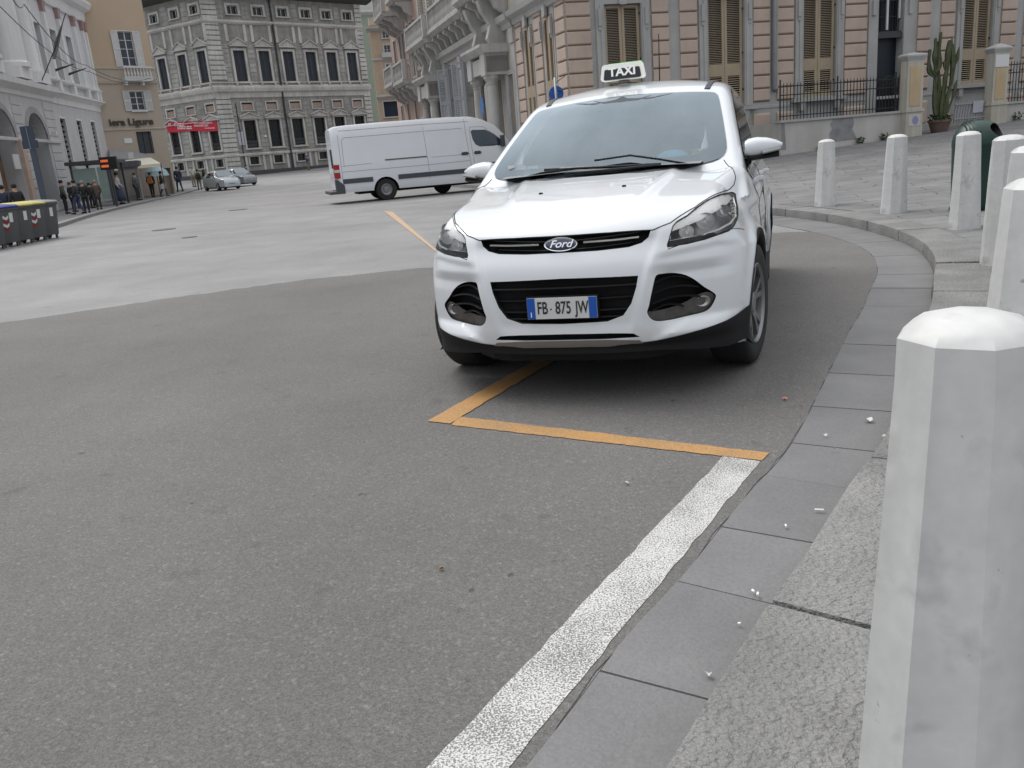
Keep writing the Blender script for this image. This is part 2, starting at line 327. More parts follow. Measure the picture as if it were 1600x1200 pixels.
# ---------------------------------------------------------------- painted lines
def line_mesh(name,quad,matr,z=.006,n=60,j=.004,label=None):
    a,b,c,d=[Vector(q) for q in quad]; m=MB(); L=[];Rr=[]
    for k in range(n+1):
        t=k/n; p=a.lerp(b,t);q=d.lerp(c,t); L.append((p.x+random.uniform(-j,j),p.y+random.uniform(-j,j),z)); Rr.append((q.x+random.uniform(-j,j),q.y+random.uniform(-j,j),z))
    m.add(L+Rr,[(k,k+1,n+2+k,n+1+k) for k in range(n)]); o=m.build(name,matr); tag(o,kind='structure',label=label)
G=lambda x,y:gp(x,y,0).to_2d()
line_mesh('white_line',[Vector((-1.15,.2)),G(1130,715),G(1188,722),Vector((-.95,.2))],P_WHITE,label='broad worn white line beside the gutter')
line_mesh('orange_line',[G(718,653),G(1203,710),G(1190,722),G(706,666)],P_ORANGE,z=.0075,label='orange line closing the front of the taxi bay')
q0,q1=G(668,660),G(781,596); dd=(q1-q0).normalized(); w=(G(703,664)-q0).length
q3,q2=G(703,664),G(824,588)
line_mesh('orange_line',[q0,q1+dd*2.2,q2+dd*2.2,q3],P_ORANGE,z=.0085,label='orange line running under the taxi')
line_mesh('orange_line',[G(600,330),G(680,393),G(694,401),G(613,331)],P_ORANGE2,label='faded orange line beyond the taxi')
# manhole covers on the old asphalt
for (px,py,w_,h_) in ((256,359,.55,.32),(372,328,.6,.5),(296,371,.3,.15)):
    p=gp(px,py,0); m=MB(); m.lathe([(w_*.55,0),(w_*.55,.012),(w_*.5,.014),(.001,.014)],n=24); m.lathe([(w_*.42,.0141),(w_*.40,.017),(.001,.017)],n=24,caps=False)
    o=m.build('manhole_cover',mat('iron_cover',(.10,.10,.10),.6,metal=.3),loc=(p.x,p.y,0)); tag(o,{256:'dark round iron manhole cover in the pale asphalt, nearest one',372:'small round iron manhole cover farther up the street',296:'tiny round iron cover beside the larger manhole cover'}[px],'manhole cover','manhole covers in the street')
# ---------------------------------------------------------------- left pavement
LK=[(-6.5,2),(-9.5,12),(-12.2,20.5),(-14.45,28.4),(-16.9,36.5),(-19.0,44.9),(-22.2,60),(-25.2,76),(-27.2,88),(-28.5,96)]
lp=resample(smooth_path(LK,8),1.0)
def lstrip(d0,d1,zt,zb,nm,mt,lab,cap=False):
    m=MB(); A=[];B=[]
    for i,p in enumerate(lp):
        t=(lp[min(i+1,len(lp)-1)]-lp[max(i-1,0)]).normalized(); nn=Vector((-t.y,t.x,0)); a=p+nn*d0;b=p+nn*d1
        A.append(a);B.append(b)
    n=len(A); vs=[(a.x,a.y,terr(a.x,p.y)+zt) for a,p in zip(A,lp)]+[(b.x,b.y,terr(b.x,p.y)+zt) for b,p in zip(B,lp)]+[(a.x,a.y,terr(a.x,p.y)+zb) for a,p in zip(A,lp)]
    fs=[(k,k+1,n+k+1,n+k) for k in range(n-1)]+[(k,k+1,2*n+k+1,2*n+k) for k in range(n-1)]
    m.add(vs,fs); o=m.build(nm,mt); tag(o,kind='structure',label=lab)
lstrip(0,.3,.12,-.1,'kerb',KERBL,'pale stone kerb of the far left pavement')
lstrip(.3,9.5,.117,-.1,'sidewalk',SIDEW,'dark pavement in front of the left hand buildings')
# litter and cigarette ends
LIT=[(1384,684,.05,0),(1358,657,.07,0),(1280,798,.04,1),(1228,823,.018,1),(1276,851,.022,1),(1184,930,.02,1),(1177,925,.015,1),(1203,958,.03,1),(1155,976,.01,1),(1107,1055,.035,0),(1226,625,.05,2),(690,890,.03,3),(979,757,.03,0),(1363,717,.02,0),(1289,681,.03,0),(1306,703,.02,0)]
for k,(px,py,sz,t) in enumerate(LIT):
    zb=.013 if px>1000 and t!=2 else .006
    sz*=.75; p=gp(px,py,zb); m=MB(); a=random.uniform(0,3.1)
    if t==1:
        m.tube([(-sz/2*math.cos(a),-sz/2*math.sin(a),.004),(sz/2*math.cos(a),sz/2*math.sin(a),.004)],.0035,8)
    else:
        ps=[];nn=7
        for q in range(nn): ps.append((sz*.5*random.uniform(.5,1)*math.cos(2*math.pi*q/nn),sz*.5*random.uniform(.4,.9)*math.sin(2*math.pi*q/nn),random.uniform(.001,.014)))
        m.add(ps+[(0,0,.004)],[(q,(q+1)%nn,nn) for q in range(nn)])
    mt={0:mat('litter_paper',(.55,.55,.52),.7,var=.05),1:mat('cigarette_paper',(.85,.84,.8),.7,var=.02),2:mat('litter_red',(.5,.2,.16),.6),3:mat('dry_leaf',(.30,.19,.08),.8)}[t]
    o=m.build({0:'paper_scrap',1:'cigarette_end',2:'paper_scrap',3:'dry_leaf'}[t],mt,loc=p)
    tag(o,{0:'scrap of white paper lying near the kerb',1:'white cigarette end lying on the gutter slabs',2:'reddish paper scrap on the asphalt right of the taxi',3:'small dry brown leaf on the foreground asphalt'}[t],{0:'litter',1:'cigarette end',2:'litter',3:'leaf'}[t],{0:'paper scraps near the kerb',1:'cigarette ends on the gutter',2:None,3:None}[t])
# ---------------------------------------------------------------- the taxi
def smax(a,b,k):
    h=np.clip(.5+.5*(a-b)/k,0,1); return b+(a-b)*h+k*h*(1-h)
def smin(a,b,k): return -smax(-a,-b,k)
def sg(x): return .5+.5*np.tanh(x*.5)
def pw(x,xs,ys):
    xs=np.asarray(xs,float);ys=np.asarray(ys,float)
    ex=np.where(x>xs[-1],(x-xs[-1])*(ys[-1]-ys[-2])/(xs[-1]-xs[-2]),0)+np.where(x<xs[0],(x-xs[0])*(ys[1]-ys[0])/(xs[1]-xs[0]),0)
    x=np.clip(x,xs[0],xs[-1])
    m=np.gradient(ys,xs);i=np.clip(np.searchsorted(xs,x)-1,0,len(xs)-2)
    h=xs[i+1]-xs[i];t=(x-xs[i])/h
    return ys[i]*(2*t**3-3*t**2+1)+h*m[i]*(t**3-2*t**2+t)+ys[i+1]*(-2*t**3+3*t**2)+h*m[i+1]*(t**3-t**2)+ex
def zbot(x,y): return .20+.085*np.clip((x-.35)/.3,0,1)*(1-.45*np.clip((np.abs(y)-.45)/.3,0,1))
def g_body(x,y,z):
    y=np.abs(y)
    n=2.5;q=np.clip(y/.925,0,.9999)**n
    drop=.80*(1-(1-q)**(1/n))
    prof=pw(z,[.15,.22,.27,.32,.38,.44,.52,.60,.66,.72,.80,.86,.92,1.0],[.74,.81,.86,.885,.90,.905,.91,.91,.905,.89,.85,.825,.785,.70])
    s=sg((y-(.47+.10*(.62-z)))/.018)
    band=np.clip((z-.36)/.06,0,1)*np.clip((.70-z)/.05,0,1)
    prof=prof-.04*s*band*np.clip((.86-y)/.15,0,1)
    prof=prof-.020*sg((.402+.30*(z-.62)-y)/.006)*np.clip((z-.34)/.08,0,1)*np.clip((.87-z)/.05,0,1)+.007
    zc=.742+.10*(y-.5)-.25*np.clip(y-.74,0,1)
    prof=prof-.020*sg((zc-z)/.006)*np.clip((y-.45)/.06,0,1)*np.clip((z-.60)/.10,0,1)*np.clip((.92-y)/.08,0,1)
    zl=.405-.10*np.clip((.60-y)/.2,0,1)
    prof=prof+.016*sg((zl+.005-z)/.006)*np.clip((z-.30)/.05,0,1)*np.clip((y-.40)/.05,0,1)*np.clip((.88-y)/.10,0,1)
    f=x-(prof-drop)
    hx=pw(x,[-.6,-.3,-.1,.2,.5,.65,.76,.86],[1.165,1.12,1.095,1.05,.995,.955,.91,.83])
    e=.34+.15*(.8-x)
    dome=.016*sg(-(y-e)/.014)*np.clip((.76-x)/.5,0,1)+.006*np.exp(-((y-e+.03)/.03)**2)*np.clip((.76-x)/.5,0,1)
    hood=hx+dome-.05*np.clip(y/.85,0,2)**3+.02*np.exp(-((y-.80)/.09)**2)*np.clip((.55-x)/.3,0,1)
    deck=pw(x,[-4,-3.4,-2,-.8,-.3],[1.12,1.10,1.06,1.04,1.03])
    top=np.where(x>-.3,hood,np.maximum(deck,hood-np.clip(-.3-x,0,1)*.6))
    side=.925-.36*np.clip(z-.62,0,1)**2-.12*np.clip(.45-z,0,1)
    side=side+.012*np.exp(-((z-(.88-.03*x))/.035)**2)-.008*np.exp(-((z-.62)/.10)**2)*np.clip((-x-.4)/.3,0,1)
    for xc in (0.,-2.69):
        r=np.sqrt((x-xc)**2+(z-.36)**2); side=side+.020*np.exp(-((r-.41)/.05)**2)
    side=side-.36*np.clip((x+.35)/.5,0,1)*np.clip(z-.72,0,1)-.018*np.clip((x+.3)/.5,0,1)
    side=side-.07*np.clip((x+.0)/.6,0,1)**2-.07*np.clip((-2.9-x)/.7,0,1)**2
    low=smax(smax(f,z-top,.05),y-side,.05)
    rear=-(x+3.60+.05*np.clip(.5-z,0,1)-.18*np.clip(y/.93,0,1)**3)
    low=smax(low,rear,.08)
    low=np.maximum(low,zbot(x,y)-z)
    xs=x+.36*y*y
    ws=pw(xs,[-1.5,-1.2,-1.08,-.85,-.55,-.16,.1],[1.69,1.605,1.562,1.465,1.335,1.150,1.02])
    roof=pw(x,[-3.6,-3.3,-2.8,-2.3,-1.8,-1.4,-1.0],[1.54,1.60,1.66,1.69,1.70,1.685,1.65])-.06*(y/.6)**2
    rw=-(x+3.52-.75*np.clip(z-1.1,0,1))
    gs=y-(.845-.27*(z-1.04)-.03*np.clip((-2.4-x),0,2)-.05*np.clip(z-1.5,0,1))
    up=smax(smax(z-ws,z-roof,.05),gs,.06); up=smax(up,rw,.1)
    up=np.maximum(up,.93-z)
    return smin(low,up,.015)
def surf(O,D,n=60):
    lo=np.zeros(len(O));hi=np.ones(len(O))
    ts=np.linspace(1,0,n+1);done=np.zeros(len(O),bool)
    for k in range(1,n+1):
        p=O+D*ts[k];v=g_body(p[:,0],p[:,1],p[:,2])
        hit=(v<0)&~done; lo[hit]=ts[k];hi[hit]=ts[k-1];done|=hit
    for _ in range(22):
        m=(lo+hi)/2;p=O+D*m[:,None];v=g_body(p[:,0],p[:,1],p[:,2])
        lo=np.where(v<0,m,lo);hi=np.where(v<0,hi,m)
    return O+D*((lo+hi)/2)[:,None]
def g1(p): return float(g_body(np.array([p[0]]),np.array([p[1]]),np.array([p[2]]))[0])
def snap(p,off=0.0):
    p=np.array(p,float)
    for _ in range(14):
        e=1e-4; v=g1(p); gr=np.array([(g1(p+np.eye(3)[k]*e)-g1(p-np.eye(3)[k]*e))/(2*e) for k in range(3)]); n2=gr@gr
        if n2<1e-9 or abs(v-0)<1e-6: break
        st=-v*gr/n2; L=np.linalg.norm(st); p=p+st*min(1,.08/max(L,1e-9))
    gr/= (np.linalg.norm(gr)+1e-9)
    return p+gr*off
def cast(P,d,back=.6,depth=2.2):
    """project points P (n,3) on the body along direction d (pointing inwards)"""
    P=np.asarray(P,float); d=np.asarray(d,float); d=d/np.linalg.norm(d); O=P-d*back; t=np.zeros(len(P)); 
    ts=np.arange(0,back+depth,.012); hit=np.full(len(P),np.nan)
    for k in range(1,len(ts)):
        q=O+d*ts[k]; v=g_body(q[:,0],q[:,1],q[:,2]); m=(v<0)&np.isnan(hit); hit[m]=ts[k]
    lo=np.where(np.isnan(hit),back,hit-.012); hi=np.where(np.isnan(hit),back,hit)
    for _ in range(16):
        mid=(lo+hi)/2; q=O+d*mid[:,None]; v=g_body(q[:,0],q[:,1],q[:,2]); lo=np.where(v<0,lo,mid); hi=np.where(v<0,mid,hi)
    return O+d*hi[:,None]
def basis(d):
    d=Vector(d).normalized(); a=d.cross(Vector((0,0,1))).normalized(); b=a.cross(d).normalized(); return d,a,b
def rnd_poly(pts,n=3):
    """Catmull-Rom densify a closed 3-D outline"""
    P=[Vector(p) for p in pts];o=[];L=len(P)
    for i in range(L):
        a,b,c,d=P[i-1],P[i],P[(i+1)%L],P[(i+2)%L]
        m0=(c-a)/2;m1=(d-b)/2;l=(c-b).length
        if m0.length>l: m0*=l/m0.length
        if m1.length>l: m1*=l/m1.length
        for k in range(n):
            t=k/n;o.append((2*t**3-3*t*t+1)*b+(t**3-2*t*t+t)*m0+(-2*t**3+3*t*t)*c+(t**3-t*t)*m1)
    return o
def fill2d(poly,step):
    xs=[p[0] for p in poly];ys=[p[1] for p in poly];n=len(poly)
    def ins(x,y):
        c=False;j=n-1
        for i in range(n):
            if (poly[i][1]>y)!=(poly[j][1]>y) and x<(poly[j][0]-poly[i][0])*(y-poly[i][1])/(poly[j][1]-poly[i][1])+poly[i][0]: c=not c
            j=i
        return c
    ex=[];y=min(ys)+step/2
    while y<max(ys):
        x=min(xs)+step/2
        while x<max(xs):
            if ins(x,y) and min((x-p[0])**2+(y-p[1])**2 for p in poly)>(step*.45)**2: ex.append((x,y))
            x+=step
        y+=step
    cv,ce,cf,_,_,_=delaunay_2d_cdt([Vector(p) for p in list(poly)+ex],[(i,(i+1)%n) for i in range(n)],[],1,1e-5)
    return cv,cf
def patch(mb,outline,d,off=.004,step=.025,mirror=None,m=None,round_n=3):
    """a sheet following the body inside a 3-D outline, seen along d"""
    pts=rnd_poly(outline,round_n) if round_n>1 else [Vector(p) for p in outline]
    D,A,B=basis(d); c=sum((Vector(p) for p in pts),Vector())/len(pts)
    poly=[((p-c).dot(A),(p-c).dot(B)) for p in pts]; cv,cf=fill2d(poly,step)
    P=[c+A*v.x+B*v.y for v in cv]; Q=cast([tuple(p) for p in P],tuple(D))-np.array(D)*off
    for s in ((1,-1) if mirror else (1,)):
        mb.add([(q[0],q[1]*s,q[2]) for q in Q],[tuple(f) if s>0 else tuple(f)[::-1] for f in cf],m)
def pocket(mb,outline,d,depth,mirror=False,out=.25,round_n=3,m=0):
    pts=rnd_poly(outline,round_n) if round_n>1 else [Vector(p) for p in outline]
    D=Vector(d).normalized(); n=len(pts); A=basis(d)[1];B=basis(d)[2]; c=sum(pts,Vector())/n
    cv,cf=fill2d([((p-c).dot(A),(p-c).dot(B)) for p in pts],9)
    for s in ((1,-1) if mirror else (1,)):
        lo=[p-D*out for p in pts]; hi=[p+D*depth for p in pts]
        if depth>.5: hi=[Vector((c.x-depth,p.y,p.z)) for p in pts]
        vs=[(p.x,p.y*s,p.z) for p in lo+hi]
        fs=[tuple(f) for f in cf]+[tuple(i+n for i in f)[::-1] for f in cf]+[(i,(i+1)%n,n+(i+1)%n,n+i) for i in range(n)]
        mb.add(vs,fs,m)
PAINT=mat('white_car_paint',(.69,.715,.74),.30,var=0,coat=1.0,spec=.5)
BLK=mat('black_plastic',(.010,.010,.011),.6,var=0,spec=.25)
BLKG=mat('gloss_black',(.008,.008,.009),.15,var=0)
GREYB=mat('dark_recess',(.01,.01,.011),.8,var=0)
CHR=mat('chrome',(.75,.75,.75),.14,metal=1,var=0)
SILV=mat('silver_skirt',(.22,.21,.205),.45,metal=.5,var=0)
RUB=mat('tyre_rubber',(.018,.018,.018),.85,var=0,fine=.2,fs=40)
ALLOY=mat('alloy',(.26,.265,.27),.32,metal=.8,var=0)
LAMPIN=mat('lamp_chamber',(.27,.27,.275),.30,metal=.5,var=0)
INT=mat('cabin_trim',(.50,.51,.49),.8,var=.05)
def glassmat(name,tint,rough=.0,mixf=1.0,ior=1.5,gc=(1,1,1)):
    m=bpy.data.materials.new(name); m.use_nodes=True; nt=m.node_tree; nt.nodes.clear(); o=N(nt,'ShaderNodeOutputMaterial')
    t=N(nt,'ShaderNodeBsdfTransparent'); t.inputs[0].default_value=(*tint,1); gl=N(nt,'ShaderNodeBsdfGlossy'); gl.inputs['Roughness'].default_value=rough; gl.inputs['Color'].default_value=(*gc,1)
    f=N(nt,'ShaderNodeFresnel'); f.inputs['IOR'].default_value=ior; mu=N(nt,'ShaderNodeMath',operation='MULTIPLY'); mu.use_clamp=True; mu.inputs[1].default_value=mixf; nt.links.new(f.outputs[0],mu.inputs[0])
    mx=N(nt,'ShaderNodeMixShader'); nt.links.new(mu.outputs[0],mx.inputs[0]); nt.links.new(t.outputs[0],mx.inputs[1]); nt.links.new(gl.outputs[0],mx.inputs[2]); nt.links.new(mx.outputs[0],o.inputs[0]); return m
WGLASS=glassmat('windscreen_glass',(.86,.90,.88),0,2.3,1.55,(.78,.90,.97))
DGLASS=mat('dark_side_glass',(.02,.024,.028),.04,var=0,spec=.8,coat=1)
LGLASS=glassmat('lamp_glass',(.97,.97,.97),0,.9,1.4)
TAXI=empty('taxi_car',(.575,5.017,0),0,'white taxi suv with white roof sign parked in the orange bay','taxi')
TAXI.rotation_euler=(.010,0,R(-90)-.327)
# --- body shell
def shell():
    gx=np.unique(np.round(np.concatenate([np.linspace(-3.95,-.6,64),np.linspace(-.6,1.2,76)]),5))
    gy=np.linspace(-1.12,1.12,153); gz=np.linspace(0,1.95,119)
    V=[];F=[]
    def face(fn,U,Wd,flip):
        A,B=np.meshgrid(U,Wd,indexing='ij'); T=fn(A,B).reshape(-1,3); n0=sum(len(v) for v in V); V.append(T); nu,nw=len(U),len(Wd)
        i=np.arange(nu-1)[:,None]*nw+np.arange(nw-1)[None,:]+n0; q=np.stack([i,i+1,i+1+nw,i+nw],-1).reshape(-1,4); F.append(q[:,::-1] if flip else q)
    st=lambda *a: np.stack(np.broadcast_arrays(*a),-1)
    face(lambda y,z:st(gx[-1],y,z),gy,gz,False); face(lambda y,z:st(gx[0],y,z),gy,gz,True)
    face(lambda x,z:st(x,gy[-1],z),gx,gz,True); face(lambda x,z:st(x,gy[0],z),gx,gz,False)
    face(lambda x,y:st(x,y,gz[-1]),gx,gy,False); face(lambda x,y:st(x,y,gz[0]),gx,gy,True)
    T=np.concatenate(V); Fa=np.concatenate(F)
    tx=(T[:,0]-gx[0])/(gx[-1]-gx[0]); O=np.stack([-3.1+3.25*tx,T[:,1]*.45,.46+.34*T[:,2]/1.95],-1)
    P=surf(O,T-O,70)
    me=bpy.data.meshes.new('body'); me.from_pydata(P.tolist(),[],Fa.tolist()); bm=bmesh.new(); bm.from_mesh(me)
    bmesh.ops.remove_doubles(bm,verts=bm.verts,dist=2e-4); bmesh.ops.recalc_face_normals(bm,faces=bm.faces); bm.to_mesh(me); bm.free(); return me
me=shell(); me.materials.append(PAINT); body=bpy.data.objects.new('body',me); COL.objects.link(body)
HL=[(0.783,0.518,0.775),(0.758,0.527,0.821),(0.73,0.54,0.868),(0.708,0.558,0.887),(0.664,0.604,0.909),(0.582,0.655,0.946),(0.468,0.704,0.971),(0.321,0.744,0.979),(0.101,0.783,0.971),(0.056,0.802,0.956),(0.157,0.817,0.901),(0.359,0.825,0.848),(0.469,0.814,0.825),(0.547,0.789,0.81),(0.614,0.744,0.802),(0.676,0.683,0.789),(0.734,0.607,0.78)]
FOG=[(0.832,0.464,0.647),(0.803,0.495,0.651),(0.772,0.549,0.647),(0.749,0.595,0.632),(0.727,0.633,0.606),(0.696,0.678,0.561),(0.665,0.716,0.528),(0.654,0.73,0.504),(0.668,0.706,0.455),(0.693,0.674,0.435),(0.745,0.596,0.427),(0.791,0.517,0.419),(0.84,0.457,0.425),(0.854,0.43,0.442),(0.864,0.417,0.474),(0.862,0.426,0.503),(0.859,0.436,0.544),(0.849,0.45,0.601)]
FOGT=[(0.863,0.416,0.474),(0.822,0.482,0.474),(0.773,0.551,0.483),(0.745,0.60,0.50),(0.72,0.64,0.52),(0.683,0.693,0.531),(0.654,0.73,0.504),(0.668,0.706,0.455),(0.693,0.674,0.435),(0.745,0.596,0.427),(0.791,0.517,0.419),(0.84,0.457,0.425),(0.854,0.43,0.442)]
UGH=[(.807,0,.866),(.805,.177,.866),(.795,.33,.865),(.77,.441,.862),(.79,.429,.829),(.807,.398,.805),(.83,.336,.790),(.853,.182,.783),(.858,0,.783)]
LGH=[(.905,0,.662),(.9,.184,.659),(.87,.382,.655),(.878,.371,.599),(.884,.344,.522),(.887,.302,.464),(.896,.222,.437),(.904,0,.432)]
def full(h): return [(x,y,z) for x,y,z in h]+[(x,-y,z) for x,y,z in h[::-1] if y>0]
DX=(-1,0,0); DH=(-.80,-.42,-.42); DF=(-.9,-.40,0)
cut=MB()
pocket(cut,full(UGH),DX,.07,round_n=1); pocket(cut,full(LGH),DX,.10,round_n=1)
pocket(cut,FOG,DF,.07,True); pocket(cut,HL,DH,.09,True,out=.12,m=2)
slit=[(.9,0,.381),(.889,.231,.378),(.873,.348,.372),(.86,.378,.352),(.885,.215,.350),(.894,0,.351)]
pocket(cut,full(slit),DX,.05,round_n=1)
WSI=[(0,1.565),(.36,1.558),(.52,1.545),(.585,1.52),(.625,1.40),(.655,1.26),(.655,1.20),(.60,1.165),(.45,1.15),(.2,1.145),(0,1.143)]
wsf=[(.0,y,z) for y,z in WSI]+[(.0,-y,z) for y,z in WSI[::-1] if y>0]
mc=len(wsf)
# cabin hollow, driven straight back from ahead of the windscreen
cab=MB(); 
for y,z in [(p[1],p[2]) for p in wsf]: pass
pl=[(p[1],p[2]) for p in wsf]; cut.prism(pl,.06,-2.3,'x',m=1)
for xc in (0.0,-2.69):
    for s in (1,-1):
        n=40; ring=[(xc+.392*math.cos(2*math.pi*k/n),.335+.392*math.sin(2*math.pi*k/n)) for k in range(n)]; cut.prism(ring,s*.56,s*1.2,'y',m=0)
cutter=cut.build('cutter',[GREYB,INT,LAMPIN])
def boolean(o,c):
    md=o.modifiers.new('b','BOOLEAN'); md.operation='DIFFERENCE'; md.object=c; md.solver='EXACT'; md.use_self=True
    try: md.material_mode='TRANSFER'
    except Exception: pass
    dg=bpy.context.evaluated_depsgraph_get(); dg.update(); nm=bpy.data.meshes.new_from_object(o.evaluated_get(dg)); o.modifiers.clear(); o.data=nm
boolean(body,cutter); bpy.data.objects.remove(cutter)
body.name='body'; body.parent=TAXI; body.data.shade_smooth(); body.data.set_sharp_from_angle(angle=R(38))
# --- seams
def seam(mb,pts,r=.0028,mirror=True,n=6):
    out=[]
    for a,b in zip(pts,pts[1:]):
        for k in range(n): t=k/n; out.append(snap([a[i]*(1-t)+b[i]*t for i in range(3)],-.0003))
    out.append(snap(pts[-1]))
    for s in ((1,-1) if mirror else (1,)): mb.tube([(q[0],q[1]*s,q[2]) for q in out],r,5)
HOOD=[(.812,0,.862),(.80,.25,.862),(.77,.45,.861),(.725,.53,.885),(.679,.575,.914),(.60,.64,.945),(.484,.69,.975),(.30,.745,.99),(.102,.780,.990),(0,.795,1.005),(-.08,.795,1.03),(-.204,.768,1.088),(-.306,.72,1.131)]
GAPM=mat('panel_gap_dark',(.012,.012,.013),.8,var=0)
for sd in (1,-1):
    for nm,pts,r_ in (('bonnet_gap',HOOD,.0032),('bumper_gap',[(.787,.519,.765),(.60,.70,.79),(.40,.80,.79),(.30,.86,.79)],.0022),('door_gap',[(-.40,.93,.45),(-.42,.93,.8),(-.45,.90,.98)],.003),('door_gap',[(-1.48,.93,.4),(-1.5,.93,.9),(-1.5,.86,1.07)],.003)):
        sm=MB(); seam(sm,pts,r_,False)
        if sd<0: sm.v=[(a,-b_,c) for a,b_,c in sm.v]
        sm.build(nm,GAPM,TAXI,smooth=True)
seamh=MB(); seam(seamh,HL+[HL[0]],.0026,n=3); seamh.build('lamp_gasket',BLK,TAXI,smooth=True)
# --- headlights
def headlight(s):
    gl=MB(); pts=rnd_poly(HL,3); D,A,B=basis(DH); c=sum(pts,Vector())/len(pts); cv,cf=fill2d([((p-c).dot(A),(p-c).dot(B)) for p in pts],.02)
    Q=cast([tuple(c+A*v.x+B*v.y) for v in cv],tuple(D))+np.array(D)*.001
    gl.add([(q[0],q[1]*s,q[2]) for q in Q],[tuple(f) for f in cf]); lens=gl.build('headlight',LGLASS,TAXI,smooth=True)
    def inner(nm,outl,off,m_,mirror=False):
        mb=MB(); P=[Vector(p) for p in outl]; cc=sum(P,Vector())/len(P); cv,cf=fill2d([((p-cc).dot(A),(p-cc).dot(B)) for p in P],.02)
        Q=cast([tuple(cc+A*v.x+B*v.y) for v in cv],tuple(D))+np.array(D)*off
        mb.add([(q[0],q[1]*s,q[2]) for q in Q],[tuple(f) for f in cf]); return mb.build(nm,m_,lens,smooth=True)
    chrome_top=[(0.745,0.532,0.845),(0.73,0.54,0.866),(0.708,0.56,0.885),(0.664,0.604,0.905),(0.582,0.657,0.942),(0.468,0.704,0.967),(0.321,0.746,0.974),(0.15,0.778,0.968),(.13,.79,.945),(.30,.775,.925),(.50,.72,.895),(.62,.65,.868),(.70,.58,.853)]
    inner('chrome_brow',chrome_top,.008,CHR2)
    inner('black_lower_trim',[(0.783,0.520,0.777),(0.765,0.527,0.812),(0.728,0.591,0.813),(0.665,0.683,0.817),(0.628,0.728,0.819),(0.614,0.744,0.804),(0.676,0.683,0.791),(0.734,0.607,0.782)],.006,BLK)
    rim=[snap((x,y,z)) for x,y,z in [(.77,.528,.806),(.733,.594,.810),(.67,.686,.814),(.60,.748,.826),(.50,.79,.842),(.36,.812,.862),(.20,.805,.90),(.12,.79,.94)]]
    mb=MB(); mb.tube([(q[0]-.010,q[1]*s-.004*s,q[2]-.002) for q in rim],.006,6); mb.build('chrome_rim',CHR2,lens,smooth=True)
    # reflector chambers
    for (x,y,z,r_,nm) in ((.690,.600,.838,.032,'lamp_reflector'),(.60,.675,.862,.040,'lamp_reflector'),(.45,.745,.893,.030,'lamp_reflector')):
        mb=MB(); pr=[(r_*1.02,.012),(r_,.0),(r_*.85,-.016),(r_*.55,-.034),(r_*.22,-.042),(.001,-.042)]
        base=np.array(snap((x,y,z)))+np.array(D)*.026
        ax=Vector((.95,.25*1,0.05)).normalized(); a2=ax.cross(Vector((0,0,1))).normalized(); b2=a2.cross(ax)
        vs=[];fs=[];n=20
        for rr,h in pr:
            for k in range(n):
                an=2*math.pi*k/n; q=Vector(base)+ax*h+a2*rr*math.cos(an)*1.15+b2*rr*math.sin(an); vs.append((q.x,q.y*s,q.z))
        for j in range(len(pr)-1):
            for k in range(n): fs.append((j*n+k,j*n+(k+1)%n,(j+1)*n+(k+1)%n,(j+1)*n+k))
        mb.add(vs,fs); q=Vector(base)-ax*.012; mb.add([(q.x+r_*.3*dx,(q.y+r_*.3*dy)*s,q.z+r_*.3*dz) for dx,dy,dz in ((1,0,0),(-1,0,0),(0,1,0),(0,-1,0),(0,0,1),(0,0,-1))],[(0,2,4),(2,1,4),(1,3,4),(3,0,4),(2,0,5),(1,2,5),(3,1,5),(0,3,5)])
        mb.build(nm,REFL,lens,smooth=True)
    mb=MB()
    for k in range(5):
        y=.535+.055*k; p=snap((.76-.10*k,y,.80+.016*k)); p2=snap((.74-.10*k,y+.002,.85+.017*k)); q=np.array(D)*.034
        mb.tube([((p+q)[0],(p+q)[1]*s,(p+q)[2]),((p2+q)[0],(p2+q)[1]*s,(p2+q)[2])],.005,5)
    for k in range(6):
        t=k/5; p=snap((.36-.22*t,.80+.005*t,.868+.085*t)); q=np.array(D)*.016; pp=p+q; mb.box((pp[0]-.012,(pp[1]*s)-.009,pp[2]-.005),(pp[0]+.012,(pp[1]*s)+.009,pp[2]+.005))
    mb.build('lamp_fins',CHR2,lens)
    return lens
CHR2=mat('sky_white_chrome',(.92,.92,.91),.30,metal=0,var=0)  # plain white stands in for sky reflected in the chrome
REFL=mat('lamp_mirror',(.9,.9,.9),.38,metal=.75,var=0)
headlight(1); headlight(-1)
# --- grilles
ug=MB(); 
for z,w,rr in ((.851,.40,.006),(.801,.36,.006)): seam_pts=[(.86-.12*(y/.45)**2-.018*0,y,z) for y in np.linspace(-w,w,15)]; ug.tube([tuple(np.array(snap(p))-np.array([.028,0,0])) for p in seam_pts],rr,6)
ug.build('upper_grille',BLKG,TAXI,smooth=True)
for s in (1,-1):
    cb=MB(); pts=[snap((.83,s*y,.828+.006*(y-.1)/.3)) for y in np.linspace(.115,.395,9)]
    rings=[]
    for p in pts: rings.append([(p[0]-.004+dx,p[1],p[2]+dz) for dx,dz in ((0,-.008),(.008,-.004),(.008,.004),(0,.008),(-.02,.008),(-.02,-.008))])
    cb.loft(rings); cb.build('chrome_bar',CHR,TAXI,autos=35)
lg=MB()
for z,w,dx in ((.612,.372,.012),(.55,.355,.03),(.49,.33,.03),(.455,.30,.03)):
    lg.loft([[ (float(snap((.90,y,z))[0])-dx+a,y,z+b_) for a,b_ in ((0,-.006),(.006,0),(0,.006),(-.03,.006),(-.03,-.006))] for y in np.linspace(-w,w,17)])
lg.box((.80,-.40,.42),(.815,.40,.67)); lg.build('lower_grille',BLK,TAXI,autos=30)
sk=MB(); SKR=[(.893,0,.349),(.885,.215,.347),(.86,.375,.335),(.848,.393,.318),(.875,.215,.309),(.882,0,.311)]
